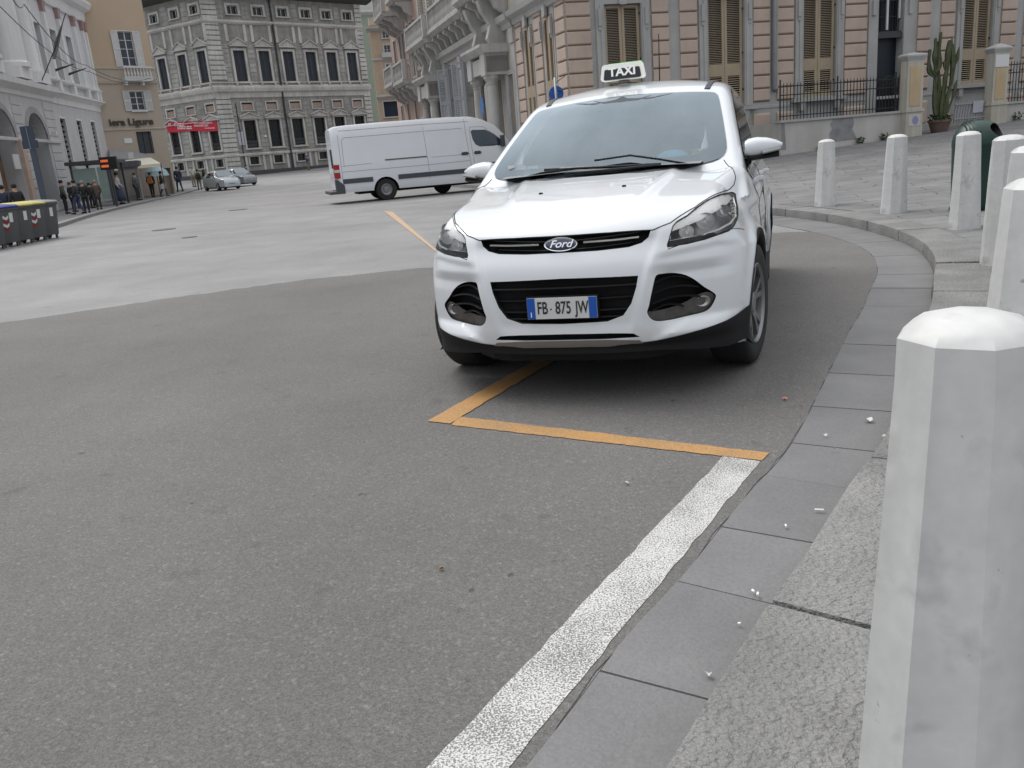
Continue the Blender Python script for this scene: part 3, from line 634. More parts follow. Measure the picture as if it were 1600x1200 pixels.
patch(sk,full(SKR),DX,.006,.03,round_n=1); sk.build('silver_skirt',SILV,TAXI,smooth=True)
# lower black cladding
def clad_front():
    mb=MB(); ZT=[(0,.312),(12,.310),(22.5,.318),(29,.326),(36,.342),(42,.356),(50,.372),(60,.395),(75,.43),(86,.45)]
    phis=np.radians(np.linspace(-86,86,90)); rows=8; vs=[];O=[];T=[]
    for ph in phis:
        zt=np.interp(abs(math.degrees(ph)),[a for a,_ in ZT],[b for _,b in ZT])
        for j in range(rows):
            zl=.20+.085*(1-.45*min(1,max(0,(abs(ph)-.55)/.4)))-.010; z=zl+(max(zt,zl+.012)-zl)*j/(rows-1); O.append((0.05,0,z)); T.append((.05+1.3*math.cos(ph),1.3*math.sin(ph),z))
    O=np.array(O);T=np.array(T);O2=O.copy();O2[:,2]=np.maximum(O2[:,2],.30); P=surf(O2,T+(O2-O)-O2,80); P[:,2]=O[:,2]; D=T-O; D/=np.linalg.norm(D,axis=1)[:,None]; P=P+D*.004*1.0
    mb.add(P.tolist(),[(i*rows+j,(i+1)*rows+j,(i+1)*rows+j+1,i*rows+j+1) for i in range(89) for j in range(rows-1) if abs(P[i*rows+j][1])<.935 and P[i*rows+j][0]>.362])
    mb.build('lower_cladding',BLK,TAXI,smooth=True)
clad_front()
for s in (1,-1):
    mb=MB(); mb.prism([(-.40,.20),(-2.30,.20),(-2.30,.33),(-.40,.31)],s*.80,s*.928,'y'); 
    mb.prism([(-3.09,.22),(-3.55,.24),(-3.55,.42),(-3.12,.42)],s*.70,s*.885,'y')
    mb.build('sill_cladding',BLK,TAXI,bevel=.01)
    for xc in (0,-2.69):
        mb=MB(); inn=[];out=[]
        for k in range(31):
            a=R(-20+220*k/30); pi=(xc+.388*math.cos(a),s*.9,.335+.388*math.sin(a)); po=(xc+.428*math.cos(a),s*.9,.335+.428*math.sin(a)); inn.append(pi);out.append(po)
        Q=cast([ (p[0],.9,p[2]) for p in inn+out],(0,-1,0),.3,.5); Q[:,1]+=.004; Q[:,1]*=s
        inner=[(q[0],q[1]-s*.05,q[2]) for q in Q[:31]]
        mb.add(Q.tolist()+inner,[(k,k+1,32+k,31+k) for k in range(30)]+[(k,k+1,63+k,62+k) for k in range(30)]); mb.build('wheel_arch_trim',BLK,TAXI,smooth=True)
# fog light recess
for s in (1,-1):
    mb=MB(); D,A,B=basis(DF)
    pts=rnd_poly(FOG,2); c=sum(pts,Vector())/len(pts)
    for z,y0,y1 in ((.612,.445,.64),(.563,.435,.690),(.513,.425,.70),(.478,.415,.60)):
        P=cast([(.8,y,z+.018*math.sin((y-y0)/(y1-y0)*3.14)) for y in np.linspace(y0-.004,y1,12)],tuple(D))
        mb.loft([[(q[0]-.012+a,q[1]*s,q[2]+b_) for a,b_ in ((0,-.005),(.012,0),(0,.005),(-.04,.005),(-.04,-.005))] for q in P])
    mb.build('fog_light_louvres',BLK,TAXI,autos=30)
    mb=MB(); pts=rnd_poly(FOGT,2); cc=sum(pts,Vector())/len(pts); cv,cf=fill2d([((p-cc).dot(A),(p-cc).dot(B)) for p in pts],.02)
    Q=cast([tuple(cc+A*v.x+B*v.y) for v in cv],tuple(D))+np.array(D)*.014
    mb.add([(q[0],q[1]*s,q[2]) for q in Q],[tuple(f) for f in cf]); ft=mb.build('fog_light_trim',mat('smoked_trim',(.10,.095,.09),.22,metal=.3,var=.2,vs=30),TAXI,smooth=True)
    mb=MB(); q=Vector(snap((.69,.665,.488)))+D*.010; ax=Vector((.9,.42,0)).normalized();a2=Vector((-ax.y,ax.x,0));n=22;vs=[]
    rings=[]
    for rr,h in ((.029,-.004),(.028,.003),(.021,-.002),(.011,-.010),(.001,-.012)):
        rings.append([((q+ax*h+a2*rr*1.35*math.cos(2*math.pi*k/n)+Vector((0,0,1))*rr*math.sin(2*math.pi*k/n))) for k in range(n)])
    mb.loft([[(p.x,p.y*s,p.z) for p in r_] for r_ in rings],caps=False); mb.build('fog_lamp',mat('fog_chrome',(.35,.34,.33),.25,metal=.8,var=0),TAXI,smooth=True)
# --- emblem and number plate
em=MB(); bp=snap((.85,0,.825)); n=32
tz=Vector((-.30,0,.954)).normalized(); ty=Vector((0,1,0)); tn=Vector((.954,0,.30))
def oval(a,b,o): return [tuple(Vector(bp)+tn*o+ty*a*math.cos(2*math.pi*k/n)+tz*b*math.sin(2*math.pi*k/n)) for k in range(n)]
em.loft([oval(.088,.037,-.02),oval(.088,.037,.006),oval(.085,.034,.010),oval(.080,.030,.008)],caps=True); emb=em.build('oval_emblem',CHR,TAXI,autos=50)
e2=MB(); e2.loft([oval(.078,.0285,.006),oval(.078,.0285,.0105),oval(.073,.025,.0125)]); e2.build('emblem_field',mat('emblem_blue',(.006,.018,.07),.15,var=0,coat=1),emb,autos=50)
text_obj('emblem_script','Ford',.052,CHR,emb,tuple(Vector(bp)+tn*.0135),ty,tz,ext=.0015,bold=.0006,shear=.35,sx=1.15)
pb=MB(); px0=.888+.018; 
pb.box((.86,-.185,.458),(px0-.004,.185,.576)); fr_=pb.build('plate_frame',BLK,TAXI,bevel=.004)
pb=MB(); pb.box((px0-.003,-.180,.463),(px0,.180,.571)); plate=pb.build('number_plate',mat('plate_white',(.62,.63,.62),.35,var=.02),TAXI,bevel=.0008)
for s in (1,-1):
    m_=MB(); m_.box((px0-.002,s*.1385 if s>0 else -.179,.464),(px0+.0012,.179 if s>0 else -.1385,.570)); m_.build('plate_band',mat('plate_blue',(.008,.09,.42),.35,var=0),plate)
PT=mat('plate_black',(.02,.02,.02),.5,var=0)
def ptxt(t,y,sz=.088,sx=.62,z=.516,m_=PT,b=.0012): text_obj('plate_text',t,sz,m_,plate,(px0+.0016,y,z),(0,1,0),ext=.0006,bold=b,sx=sx)
ptxt('FB',-.100); ptxt('875',.008,sx=.62); ptxt('JW',.1035,sx=.58)
ptxt('-',-.056,.05,.5); text_obj('plate_text','I',.034,mat('plate_text_white',(.8,.8,.8),.5,var=0),plate,(px0+.0026,-.160,.484),(0,1,0),ext=.0006,bold=.001)
# --- windscreen
WSO=[(0,1.592),(.37,1.575),(.58,1.555),(.630,1.535),(.665,1.44),(.695,1.34),(.722,1.235),(.728,1.18),(.70,1.145),(.62,1.128),(.5,1.118),(.26,1.112),(0,1.11)]
def wsx(y,z): # windscreen x for y,z
    P=cast([(-.2,y,z)],DX,1.2,2.2); return P[0]
out=[(0,y,z) for y,z in WSO]+[(0,-y,z) for y,z in WSO[::-1] if y>0]
gm=MB(); patch(gm,out,DX,.010,.05,round_n=2); ws=gm.build('windscreen',WGLASS,TAXI,smooth=True)
def gradn(mesh,e=.004):
    P=np.array([v.co[:] for v in mesh.vertices]); Nn=np.zeros_like(P)
    for k in range(3):
        d=np.zeros(3); d[k]=e; a=P+d;b=P-d; Nn[:,k]=g_body(a[:,0],a[:,1],a[:,2])-g_body(b[:,0],b[:,1],b[:,2])
    return Nn/(np.linalg.norm(Nn,axis=1)[:,None]+1e-12)
ws.data.normals_split_custom_set_from_vertices(gradn(ws.data,.03).tolist())
def ringpatch(name,O,I,off,mt,par):
    mb=MB(); n=len(O); vs=[]
    for k in range(5): 
        t=k/4; vs+=[tuple(Vector(a).lerp(Vector(b),t)) for a,b in zip(O,I)]
    Q=cast(vs,DX,.9,2.2)+np.array([off,0,0])
    mb.add(Q.tolist(),[(k*n+i,k*n+(i+1)%n,(k+1)*n+(i+1)%n,(k+1)*n+i) for k in range(4) for i in range(n)]); return mb.build(name,mt,par,smooth=True)
def densify(h,n=60):
    P=rnd_poly([(0,y,z) for y,z in h]+[(0,-y,z) for y,z in h[::-1] if y>0],4); L=[0]
    P=P+[P[0]]
    for a,b in zip(P,P[1:]): L.append(L[-1]+(b-a).length)
    o=[];j=0
    for k in range(n*2):
        s_=L[-1]*k/(n*2)
        while L[j+1]<s_: j+=1
        o.append(P[j].lerp(P[j+1],(s_-L[j])/max(1e-9,L[j+1]-L[j])))
    return o
Oo=densify(WSO); cen=Vector((0,0,1.34))
Ii=[]
for p in Oo:
    d_=p-cen; k=1-.10/max(.2,d_.length); q=cen+d_*k
    Ii.append(Vector((0,q.y*.985,max(q.z,1.175 if abs(q.y)<.60 else 1.20))))
frit=ringpatch('windscreen_border',[tuple(p) for p in Oo],[tuple(p) for p in Ii],.004,mat('ceramic_border',(.014,.015,.02),.35,var=0),ws)
mb=MB(); patch(mb,full([(-1.15,0,1.575),(-1.15,.20,1.572),(-1.12,.165,1.56),(-1.08,.115,1.545),(-1.05,.105,1.50),(-1.0,.085,1.475),(-1.0,0,1.472)]),DX,.0085,.03,round_n=1); patch(mb,full([(-1.15,0,1.584),(-1.15,.34,1.570),(-1.12,.28,1.560),(-1.08,.19,1.545),(-1.0,0,1.54)]),DX,.0088,.03,round_n=1); mb.build('windscreen_sensor_area',mat('ceramic_border'),ws,smooth=True)
# cabin contents
for s in (1,-1):
    mb=MB(); mb.loft([[(x,s*(y-.03),z-.01),(x,s*(y+.02),z-.01),(x,s*(y+.02),z+.03),(x,s*(y-.03),z+.03)] for x,y,z in ((-.50,.60,1.175),(-.62,.615,1.25),(-.85,.605,1.36),(-1.10,.575,1.48),(-1.22,.55,1.53))]); mb.build('pillar_trim',mat('sidelight_cream_trim',(.72,.74,.66),.8,var=0),TAXI)  # pale pillar lining; its colour also stands in for side light
cabn=MB(); cabn.box((-1.05,-.62,1.00),(-.30,.62,1.06)); 
cabn.loft([[(-.12,y,1.145-.04*y*y) for y in (-.6,-.3,0,.3,.6)],[(-.45,y,1.165-.04*y*y) for y in (-.62,-.3,0,.3,.62)],[(-.85,y,1.150-.03*y*y) for y in (-.62,-.3,0,.3,.62)],[(-.95,y,1.08) for y in (-.62,-.3,0,.3,.62)]],caps=False,closed=False)
cabn.build('dashboard',mat('dashboard_grey',(.20,.215,.22),.7,var=.1),TAXI)
for y in (.34,-.34):
    mb=MB(); mb.loft([[(-1.62+dx*1.0-(z-1.1)*.25,y+w*c_,z) for dx,c_ in ((-.06,-1),(.05,-.85),(.07,0),(.05,.85),(-.06,1))] for z,w in ((1.1,.23),(1.2,.23),(1.30,.20),(1.345,.12))]); mb.loft([[(-1.72+dx,y+w*c_,z) for dx,c_ in ((-.04,-1),(.04,-.8),(.05,0),(.04,.8),(-.04,1))] for z,w in ((1.36,.10),(1.40,.13),(1.48,.13),(1.52,.09))])
    mb.build('seat',mat('seat_cloth',(.30,.31,.32),.9),TAXI,smooth=True)
mb=MB(); mb.tube([(-1.0+.0*math.cos(a)-.12*math.sin(a),.36+.185*math.cos(a),1.13+.16*math.sin(a)) for a in [2*math.pi*k/24 for k in range(25)]],.013,8); mb.build('steering_wheel',BLK,TAXI,smooth=True)
mb=MB(); mb.prism([(-.12,1.53),(-.10,1.47),(-.06,1.44),(.06,1.44),(.10,1.47),(.13,1.53),(.20,1.565),(-.20,1.565)],-1.20,-1.28,'x'); mb.box((-1.30,-.12,1.40),(-1.27,.12,1.465)); mb.build('mirror_housing',mat('sensor_housing',(.10,.10,.12),.6,var=0),TAXI,bevel=.008)
mb=MB(); mb.lathe([(.10,0),(.10,.01),(.085,.035),(.05,.052),(.001,.058)],(-.50,.40,1.155),18); mb.build('blue_cap',mat('blue_cloth',(.10,.32,.48),.8),TAXI,smooth=True)
mb=MB(); rr=random.Random(3); ps=[(-.42+rr.uniform(-.05,.05),.555+rr.uniform(-.055,.055),1.15+rr.uniform(0,.06)) for _ in range(14)]; mb.add(ps,[(i,(i+3)%14,(i+5)%14) for i in range(14)]+[(i,(i+1)%14,(i+6)%14) for i in range(14)]); mb.build('yellow_cloth',mat('yellow_cloth',(.62,.52,.22),.8),TAXI)
mb=MB()
for k in range(3): mb.box((-.36-.03*k,-.62+.055*k,1.152),(-.355-.03*k,-.58+.07*k,1.205-.008*k))
mb.build('permit_cards',mat('permit_card',(.75,.76,.74),.6,var=.05),TAXI)
# wipers
def wiper(nm,pts,r,w):
    o=MB(); 
    P=[snap(p,w) for p in pts]; o.tube([tuple(p) for p in P],r,6); return o
for pts in ([(-.185,-.33,1.15),(-.147,-.13,1.14),(-.124,.106,1.135),(-.151,.375,1.125)],[(-.10,-.19,1.12),(-.09,.10,1.12),(-.14,.37,1.118)]):
    o=wiper('w',pts,.009,.022); o.build('wiper_blade',BLKG,TAXI,smooth=True)
o=wiper('w',[(-.195,-.022,1.167),(-.23,.185,1.178),(-.192,.359,1.143),(-.150,.56,1.10)],.0065,.030); o.build('wiper_arm',BLK,TAXI,smooth=True)
o=wiper('w',[(-.157,-.54,1.104),(-.166,-.335,1.133),(-.149,-.111,1.143)],.008,.018); o.build('wiper_arm',BLK,TAXI,smooth=True)
mb=MB(); patch(mb,full([(-.07,0,1.127),(-.05,.3,1.122),(-.13,.5,1.112),(-.26,.66,1.132),(-.30,.70,1.150),(-.24,.62,1.150),(-.19,.5,1.148),(-.17,.3,1.150),(-.16,0,1.152)]),(-.75,0,-.66),.003,.04,round_n=1); mb.build('cowl_panel',mat('cowl_grey',(.05,.052,.062),.5,var=0),TAXI,smooth=True)
for (x,y) in ((.267,.229),(.294,-.234)):
    mb=MB(); q=snap((x,y,1.05)); mb.lathe([(.013,-.002),(.011,.006),(.001,.008)],tuple(q),10); mb.build('washer_nozzle',BLK,TAXI)
for s in (1,-1):
    mb=MB(); P=[snap((x,s*(.575+.012*math.sin((x+1.2)*1.2)*0+.01*min(1,max(0,(-1.2-x)))),1.7),.002) for x in np.linspace(-1.185,-3.1,24)]
    rings=[[(p[0],p[1]-s*.019,p[2]+.0),(p[0],p[1]-s*.017,p[2]+.006),(p[0],p[1]+s*.017,p[2]+.004),(p[0],p[1]+s*.019,p[2]-.004)] for p in P]
    mb.loft(rings); mb.build('roof_strip',mat('roof_strip_grey',(.035,.036,.045),.5,var=0),TAXI)
    # side glass and pillars
    mb=MB(); SG=[(-.42,1.03),(-.55,1.12),(-.9,1.33),(-1.2,1.475),(-1.45,1.565),(-1.9,1.605),(-2.5,1.60),(-2.9,1.56),(-3.15,1.46),(-3.28,1.33),(-3.2,1.20),(-2.2,1.12),(-1.2,1.085),(-.62,1.03),(-.50,.985)]
    cv,cf=fill2d(SG,.05); Q=cast([(v.x,.95,v.y) for v in cv],(0,-1,0),.3,.8); Q[:,1]+=.004
    Q[:,1]*=s; mb.add(Q.tolist(),[tuple(f) for f in cf]); sg_=mb.build('side_window',DGLASS,TAXI,smooth=True)
    mb=MB(); q=snap((-2.0,s*.86,1.0))
    for x in (-1.28,-2.32): 
        q=snap((x,s*.93,.985)); mb.box((x-.11,q[1]-.005 if s>0 else q[1]-.04,.955),(x+.11,q[1]+.04 if s>0 else q[1]+.005,.985))
    mb.build('door_handle',PAINT,TAXI,bevel=.012)
    # mirror
    mb=MB(); rings=[];n=20
    for t in np.linspace(0,1,13):
        y=.825+.218*t; h=float(np.interp(t,[0,.08,.3,.6,.85,1],[.050,.062,.066,.054,.032,.010])); dpt=float(np.interp(t,[0,.3,.7,1],[.075,.085,.07,.03]))
        zc=1.172+.012*t; xx=-.66-.05*t
        rings.append([(xx+dpt*math.copysign(abs(math.cos(a))**.8,math.cos(a)),s*y,zc+h*(1.0 if math.sin(a)>0 else .9)*math.copysign(abs(math.sin(a))**.8,math.sin(a))) for a in [2*math.pi*k/n for k in range(n)]])
    mb.loft(rings); mir=mb.build('wing_mirror',PAINT,TAXI,autos=50)
    mb=MB(); rings=[]
    for t in np.linspace(0,1,11):
        y=.815+.208*t; rings.append([(-.66-.05*t+.088*math.cos(a),s*y,1.118+.014*t+(.020+.004*math.sin(a*2))*math.sin(a)-.0*t) for a in [2*math.pi*k/12 for k in range(12)]])
    mb.loft(rings); mb.loft([[(-.66+a,s*y,z+b_) for a,b_ in ((-.05,-.03),(.05,-.03),(.05,.03),(-.05,.03))] for y,z in ((.76,1.045),(.80,1.075),(.86,1.118))]); 
    mb.add([(-.56,s*.855,1.125),(-.44,s*.84,1.035),(-.50,s*.862,.985),(-.68,s*.852,1.035),(-.80,s*.838,1.10),(-.74,s*.815,1.19)],[(0,1,2,3,4,5)])
    mb.build('mirror_base',BLK,mir,autos=50)
    mb=MB(); mb.loft([[(-.628-.035*t+.052*1.0*(1-.35*t)+a,s*(.93+.105*t),1.146+.016*t+b_) for a,b_ in ((0,-.008),(.006,0),(0,.010),(-.05,.01),(-.05,-.008))] for t in (0,.5,1)]); mb.build('mirror_indicator',mat('indicator_grey',(.32,.32,.32),.2,var=0),mir,autos=40)
# wheels
def wheel(x,s,steer=0):
    w=empty('wheel',(x,s*.80,.34)); w.parent=TAXI; w.rotation_euler=(0,0,steer)
    prof=[(.222,-.105),(.25,-.112),(.30,-.115),(.328,-.104),(.340,-.085),(.3425,-.04),(.3425,.04),(.340,.085),(.328,.104),(.30,.115),(.25,.112),(.222,.105),(.215,.0)]
    mb=MB(); mb.lathe(prof+[prof[0]],n=56,ax='y',caps=False)
    for k in range(4):
        pass
    tyre=mb.build('tyre',RUB,w,autos=40)
    mb=MB(); o=s
    mb.lathe([(.222,-.10),(.222,.085*1),(.230,.104),(.222,.110),(.208,.095),(.200,.02),(.205,-.10)],n=48,ax='y',caps=False) if s>0 else mb.lathe([(.222,.10),(.222,-.085),(.230,-.104),(.222,-.110),(.208,-.095),(.200,-.02),(.205,.10)],n=48,ax='y',caps=False)
    for k in range(5):
        a=2*math.pi*k/5+.3
        for da in (-.16,.16):
            a1=a+da*.5;a2=a+da*1.45
            def q(r_,an,y,wd): 
                c_,s_=math.cos(an),math.sin(an); return [(r_*c_-wd*s_*u,y*s,r_*s_+wd*c_*u) for u in (-1,1)]
            r=[q(.045,a1,.075,.020),q(.12,(a1*1.2+a2*.8)/2,.088,.014),q(.212,a2,.096,.017)]
            r2=[q(.045,a1,.04,.020),q(.12,(a1*1.2+a2*.8)/2,.05,.014),q(.212,a2,.06,.017)]
            mb.loft([[u[0],u[1],v[1],v[0]] for u,v in zip(r,r2)])
    mb.lathe([(.062,.03*s),(.066,.08*s),(.05,.092*s),(.001,.092*s)],n=24,ax='y',caps=False)
    rim=mb.build('rim',ALLOY,w,autos=35)
    mb=MB(); mb.lathe([(.15,-.0*s),(.15,.02*s),(.001,.02*s)],n=32,ax='y'); mb.build('brake_disc',mat('brake_steel',(.12,.12,.12),.5,metal=.6,var=0),w)
for x in (0,-2.69):
    for s in (1,-1): wheel(x,s,R(-9) if x==0 else 0)
mb=MB(); mb.box((-3.3,-.62,.19),(.45,.62,.30)); mb.build('underbody',BLK,TAXI,bevel=.03)
mb=MB(); mb.loft([[(x,-w,.215),(x,w,.215),(x,w,.285),(x,-w,.285)] for x,w in ((.40,.60),(.62,.56),(.74,.44),(.79,.33))]); mb.build('nose_shade_block',BLK,TAXI,bevel=.01)  # black block added to deepen the shadow under the nose
mb=MB(); P0=snap((-3.0,0,1.68)); mb.tube([tuple(P0),(P0[0],P0[1]-.002,P0[2]+.12)],[.010,.007],8); mb.tube([(P0[0],0,P0[2]+.12),(P0[0]-.03,.004,P0[2]+.52)],[.0055,.0035],6); mb.build('antenna',BLK,TAXI)
# roof sign
SGN=empty('roof_sign',(-1.5,-.052,1.702)); SGN.parent=TAXI
WH=mat('sign_white',(.86,.86,.82),.35,var=0,emit=.12);  # white sign plastic with a weak glow of its own
def rr(w0,w1,h,r_,n=6):
    pts=[]
    for cx,cz,a0,ww in ((w0-r_,r_,-90,0),(w1-r_,h-r_,0,0),(-w1+r_,h-r_,90,0),(-w0+r_,r_,180,0)):
        for k in range(n+1): a=R(a0+90*k/n); pts.append((cx+r_*math.cos(a),cz+r_*math.sin(a)))
    return pts
mb=MB(); a=rr(.160,.148,.112,.022)
mb.loft([[(dx,y*k,.012+z*k2+(1-k2)*.05) for y,z in a] for dx,k,k2 in ((.052,.96,.94),(.058,.985,.975),(.05,1,1),(-.02,.985,.99),(-.055,.93,.93))]); mb.build('sign_housing',WH,SGN,autos=35)
mb=MB(); a2=[(y,z+.018) for y,z in rr(.135,.128,.072,.012)]; mb.prism(a2,.0575,.0595,'x'); pan=mb.build('sign_panel',mat('sign_black',(.03,.035,.04),.5,var=0),SGN)
text_obj('sign_text','TAXI',.080,WH,pan,(.0600,0,.0665),(0,1,0),ext=.001,bold=.0028,sx=1.08,spacing=1.02)
mb=MB(); mb.loft([[(dx,y*.90,.02+z*k) for y,z in a] for dx,k in ((-.055,1.02),(-.075,1.06),(-.082,1.0))]); mb.build('sign_back_lens',mat('green_lens',(.10,.42,.06),.3,var=0,emit=.10),SGN,autos=40)  # green plastic, glowing as weakly as the housing
mb=MB(); mb.lathe([(.05,-.008),(.045,.0),(.03,.016)],n=18); mb.build('sign_magnet',mat('magnet_grey',(.12,.12,.11),.6),SGN)
# ---------------------------------------------------------------- bollards
MARB=mat('white_marble',(.60,.60,.59),.45,var=.13,vs=5,fine=.04,fs=30,streak=.16,bump=.15,bs=14)
def marble():
    m=MARB; nt=m.node_tree; b=nt.nodes['Principled BSDF']; L=nt.links.new; tc=N(nt,'ShaderNodeTexCoord'); n=N(nt,'ShaderNodeTexNoise'); n.inputs['Scale'].default_value=5; n.inputs['Detail'].default_value=5; n.inputs['Distortion'].default_value=.3; L(tc.outputs['Object'],n.inputs['Vector'])
    r=N(nt,'ShaderNodeMapRange'); L(n.outputs['Fac'],r.inputs[0]); r.inputs[1].default_value=.56; r.inputs[2].default_value=.68; r.inputs[3].default_value=0; r.inputs[4].default_value=.50
    n2=N(nt,'ShaderNodeTexNoise'); n2.inputs['Scale'].default_value=38; n2.inputs['Detail'].default_value=2; L(tc.outputs['Object'],n2.inputs['Vector'])
    r2=N(nt,'ShaderNodeMapRange'); L(n2.outputs['Fac'],r2.inputs[0]); r2.inputs[1].default_value=.73; r2.inputs[2].default_value=.77; r2.inputs[3].default_value=0; r2.inputs[4].default_value=.55
    mxm=N(nt,'ShaderNodeMath',operation='MAXIMUM'); L(r.outputs[0],mxm.inputs[0]); L(r2.outputs[0],mxm.inputs[1])
    src=b.inputs['Base Color'].links[0].from_socket; mx=N(nt,'ShaderNodeMix',data_type='RGBA'); L(mxm.outputs[0],mx.inputs[0]); L(src,mx.inputs[6]); mx.inputs[7].default_value=(.16,.155,.15,1); L(mx.outputs[2],b.inputs['Base Color'])
marble()
def bollard_mesh(h=.975,rb=.148,rt=.112,seed=0):
    rg=random.Random(seed); mb=MB(); n=8; rings=[]; k8=1/math.cos(math.pi/8)
    prof=[(rb,-.06),(rb,0)]+[(rb+(rt-rb)*(z/(h-.045)),z) for z in (.2,.4,.6,.8)]+[(rt,h-.038),(rt*.87,h-.023),(rt*.68,h-.011),(rt*.44,h-.004),(rt*.05,h)]
    for r_,z in prof:
        rings.append([(r_*k8*math.cos(2*math.pi*(k+.5)/n)+rg.uniform(-.0015,.0015),r_*k8*math.sin(2*math.pi*(k+.5)/n)+rg.uniform(-.0015,.0015),z) for k in range(n)])
    mb.loft(rings); return mb
BOL=[(.672,1.195,.905,-2,'nearest and largest white octagonal marble bollard, cut off by the right edge of the photo'),
(1.675,2.62,.975,-25,'white marble bollard second nearest, only its left edge showing at the right side'),
(2.955,4.75,.975,5,'white marble bollard third nearest, with a dark mark below its top'),
(3.94,6.60,.982,10,'white marble bollard just right of the green litter bin'),
(4.86,8.86,.982,0,'white marble bollard standing in front of the green litter bin'),
(5.06,10.92,.971,8,'white marble bollard midway between the litter bin and the far small bollard'),
(4.84,12.65,.950,3,'farthest and smallest white marble bollard, beside the taxi mirror')]
for i,(x,y,h,rz,lab) in enumerate(BOL):
    mb=bollard_mesh(h,.150 if i else .129,.112 if i else .091,i); o=mb.build('marble_bollard',MARB,loc=(x,y,.118),autos=30); 
    face=math.degrees(math.atan2(-y,-x)); o.rotation_euler=(R(random.uniform(-.8,.8)) if i else 0,R(random.uniform(-.8,.8)) if i else 0,R(face+rz)); tag(o,lab,'bollard','white marble bollards along the kerb')
# ---------------------------------------------------------------- green litter bin
GRN=mat('dark_green_plastic',(.007,.036,.027),.38,var=.08,spec=.5)
BIN=empty('litter_bin',(5.74,10.30,pz(5.74,10.3)),R(-12),'dark green domed litter bin behind the white bollards','litter bin')
n=36; mb=MB(); rings=[]
for r_,z in ((.235,.02),(.245,.05),(.258,.40),(.268,.74),(.272,.745),(.272,.77)): rings.append([(r_*math.cos(2*math.pi*k/n),r_*math.sin(2*math.pi*k/n),z) for k in range(n)])
mb.loft(rings); mb.build('bin_body',GRN,BIN,autos=40)
mb=MB(); dome=[]
for k in range(11):
    a=R(90*k/10.0)*.985; dome.append((.272*math.cos(a)**.8 if k<10 else .02,.77+.265*math.sin(a)))
mb.lathe(dome,n=48); hood_=mb.build('bin_hood',GRN,BIN,autos=45)
c=MB(); c.loft([[(.06+.13*math.cos(2*math.pi*k/20)+ (0 if w<0 else 0),w,.905+.085*math.sin(2*math.pi*k/20)) for k in range(20)] for w in (.02,.5)])
# opening looks along local -y (toward the taxi side) and +x
cc=c.build('cut',[BLK]); cc.rotation_euler=(0,0,R(-108)); cc.parent=BIN
bpy.context.view_layer.update(); boolean(hood_,cc); bpy.data.objects.remove(cc); hood_.data.shade_smooth(); hood_.data.set_sharp_from_angle(angle=R(40))
for j in range(5):
    mb=MB(); off=-.085+.035*j; P=[]
    for k in range(4,22):
        a=R(180*k/25); rr_=math.sqrt(max(.002,.272**2-off**2))*1.004; u=math.cos(a)*rr_; z=.77+.265*1.004*math.sin(a)*math.sqrt(max(.0,1-(off/.272)**2))**.9; P.append((off-.06,u,z))
    mb.tube(P,.006,5); r_=mb.build('bin_rib',GRN,hood_,smooth=True)
mb=MB(); P=[(-.165,math.sqrt(max(.001,.275**2-.165**2))*math.cos(R(a)),.77+.222*math.sin(R(a))) for a in range(0,181,10)]; mb.tube(P,.010,6); mb.build('bin_strap',BLK,BIN,smooth=True)
mb=MB(); mb.box((-.02,-.03,1.02),(.05,.03,1.05)); mb.build('bin_lock',mat('lock_grey',(.12,.12,.15),.5,metal=.5),BIN,bevel=.008)
mb=MB(); mb.lathe([(.262,-.01),(.262,.03),(.23,.03)],n=30); mb.build('bin_foot',BLK,BIN)
# ---------------------------------------------------------------- building kit
def frame(P0,az,side=1,base=(0,0)):
    a=R(az); d=(math.sin(a),math.cos(a)); nn=(math.cos(a)*side,-math.sin(a)*side)
    return lambda s,o,z:(P0[0]-base[0]+d[0]*s+nn[0]*o,P0[1]-base[1]+d[1]*s+nn[1]*o,z)
def wall(mb,s0,s1,z0,z1,holes=(),depth=.35,o=0.0,m=0,mr=None,back=True):
    """wall sheet with real openings: holes (sa,sb,za,zb)"""
    S_=sorted(set([s0,s1]+[h[0] for h in holes]+[h[1] for h in holes])); Z=sorted(set([z0,z1]+[h[2] for h in holes]+[h[3] for h in holes]))
    S_=[s for s in S_ if s0<=s<=s1]; Z=[z for z in Z if z0<=z<=z1]
    vs=[(s,o,z) for z in Z for s in S_]; ns=len(S_); fs=[]
    for j in range(len(Z)-1):
        for i in range(ns-1):
            sc_,zc=(S_[i]+S_[i+1])/2,(Z[j]+Z[j+1])/2
            if any(h[0]<sc_<h[1] and h[2]<zc<h[3] for h in holes): continue
            fs.append((j*ns+i,j*ns+i+1,(j+1)*ns+i+1,(j+1)*ns+i))
    mb.add(vs,fs,m)
    for a,b,c,d in holes:
        v=[(a,o,c),(b,o,c),(b,o,d),(a,o,d),(a,o-depth,c),(b,o-depth,c),(b,o-depth,d),(a,o-depth,d)]
        mb.add(v,[(0,1,5,4),(1,2,6,5),(2,3,7,6),(3,0,4,7)],m if mr is None else mr)
    if back:  # rear leaf and returns give the wall thickness
        t=o-depth-.25; mb.add([(s0,o,z0),(s1,o,z0),(s1,o,z1),(s0,o,z1),(s0,t,z0),(s1,t,z0),(s1,t,z1),(s0,t,z1)],[(4,5,6,7),(0,3,7,4),(1,2,6,5),(2,3,7,6)],m)
def moulding(mb,s0,s1,prof,m=0):
    """profile (out,z) extruded along s"""
    n=len(prof); mb.add([(s0,o,z) for o,z in prof]+[(s1,o,z) for o,z in prof],[tuple(range(n))[::-1],tuple(range(n,2*n))]+[(i,(i+1)%n,n+(i+1)%n,n+i) for i in range(n)],m)
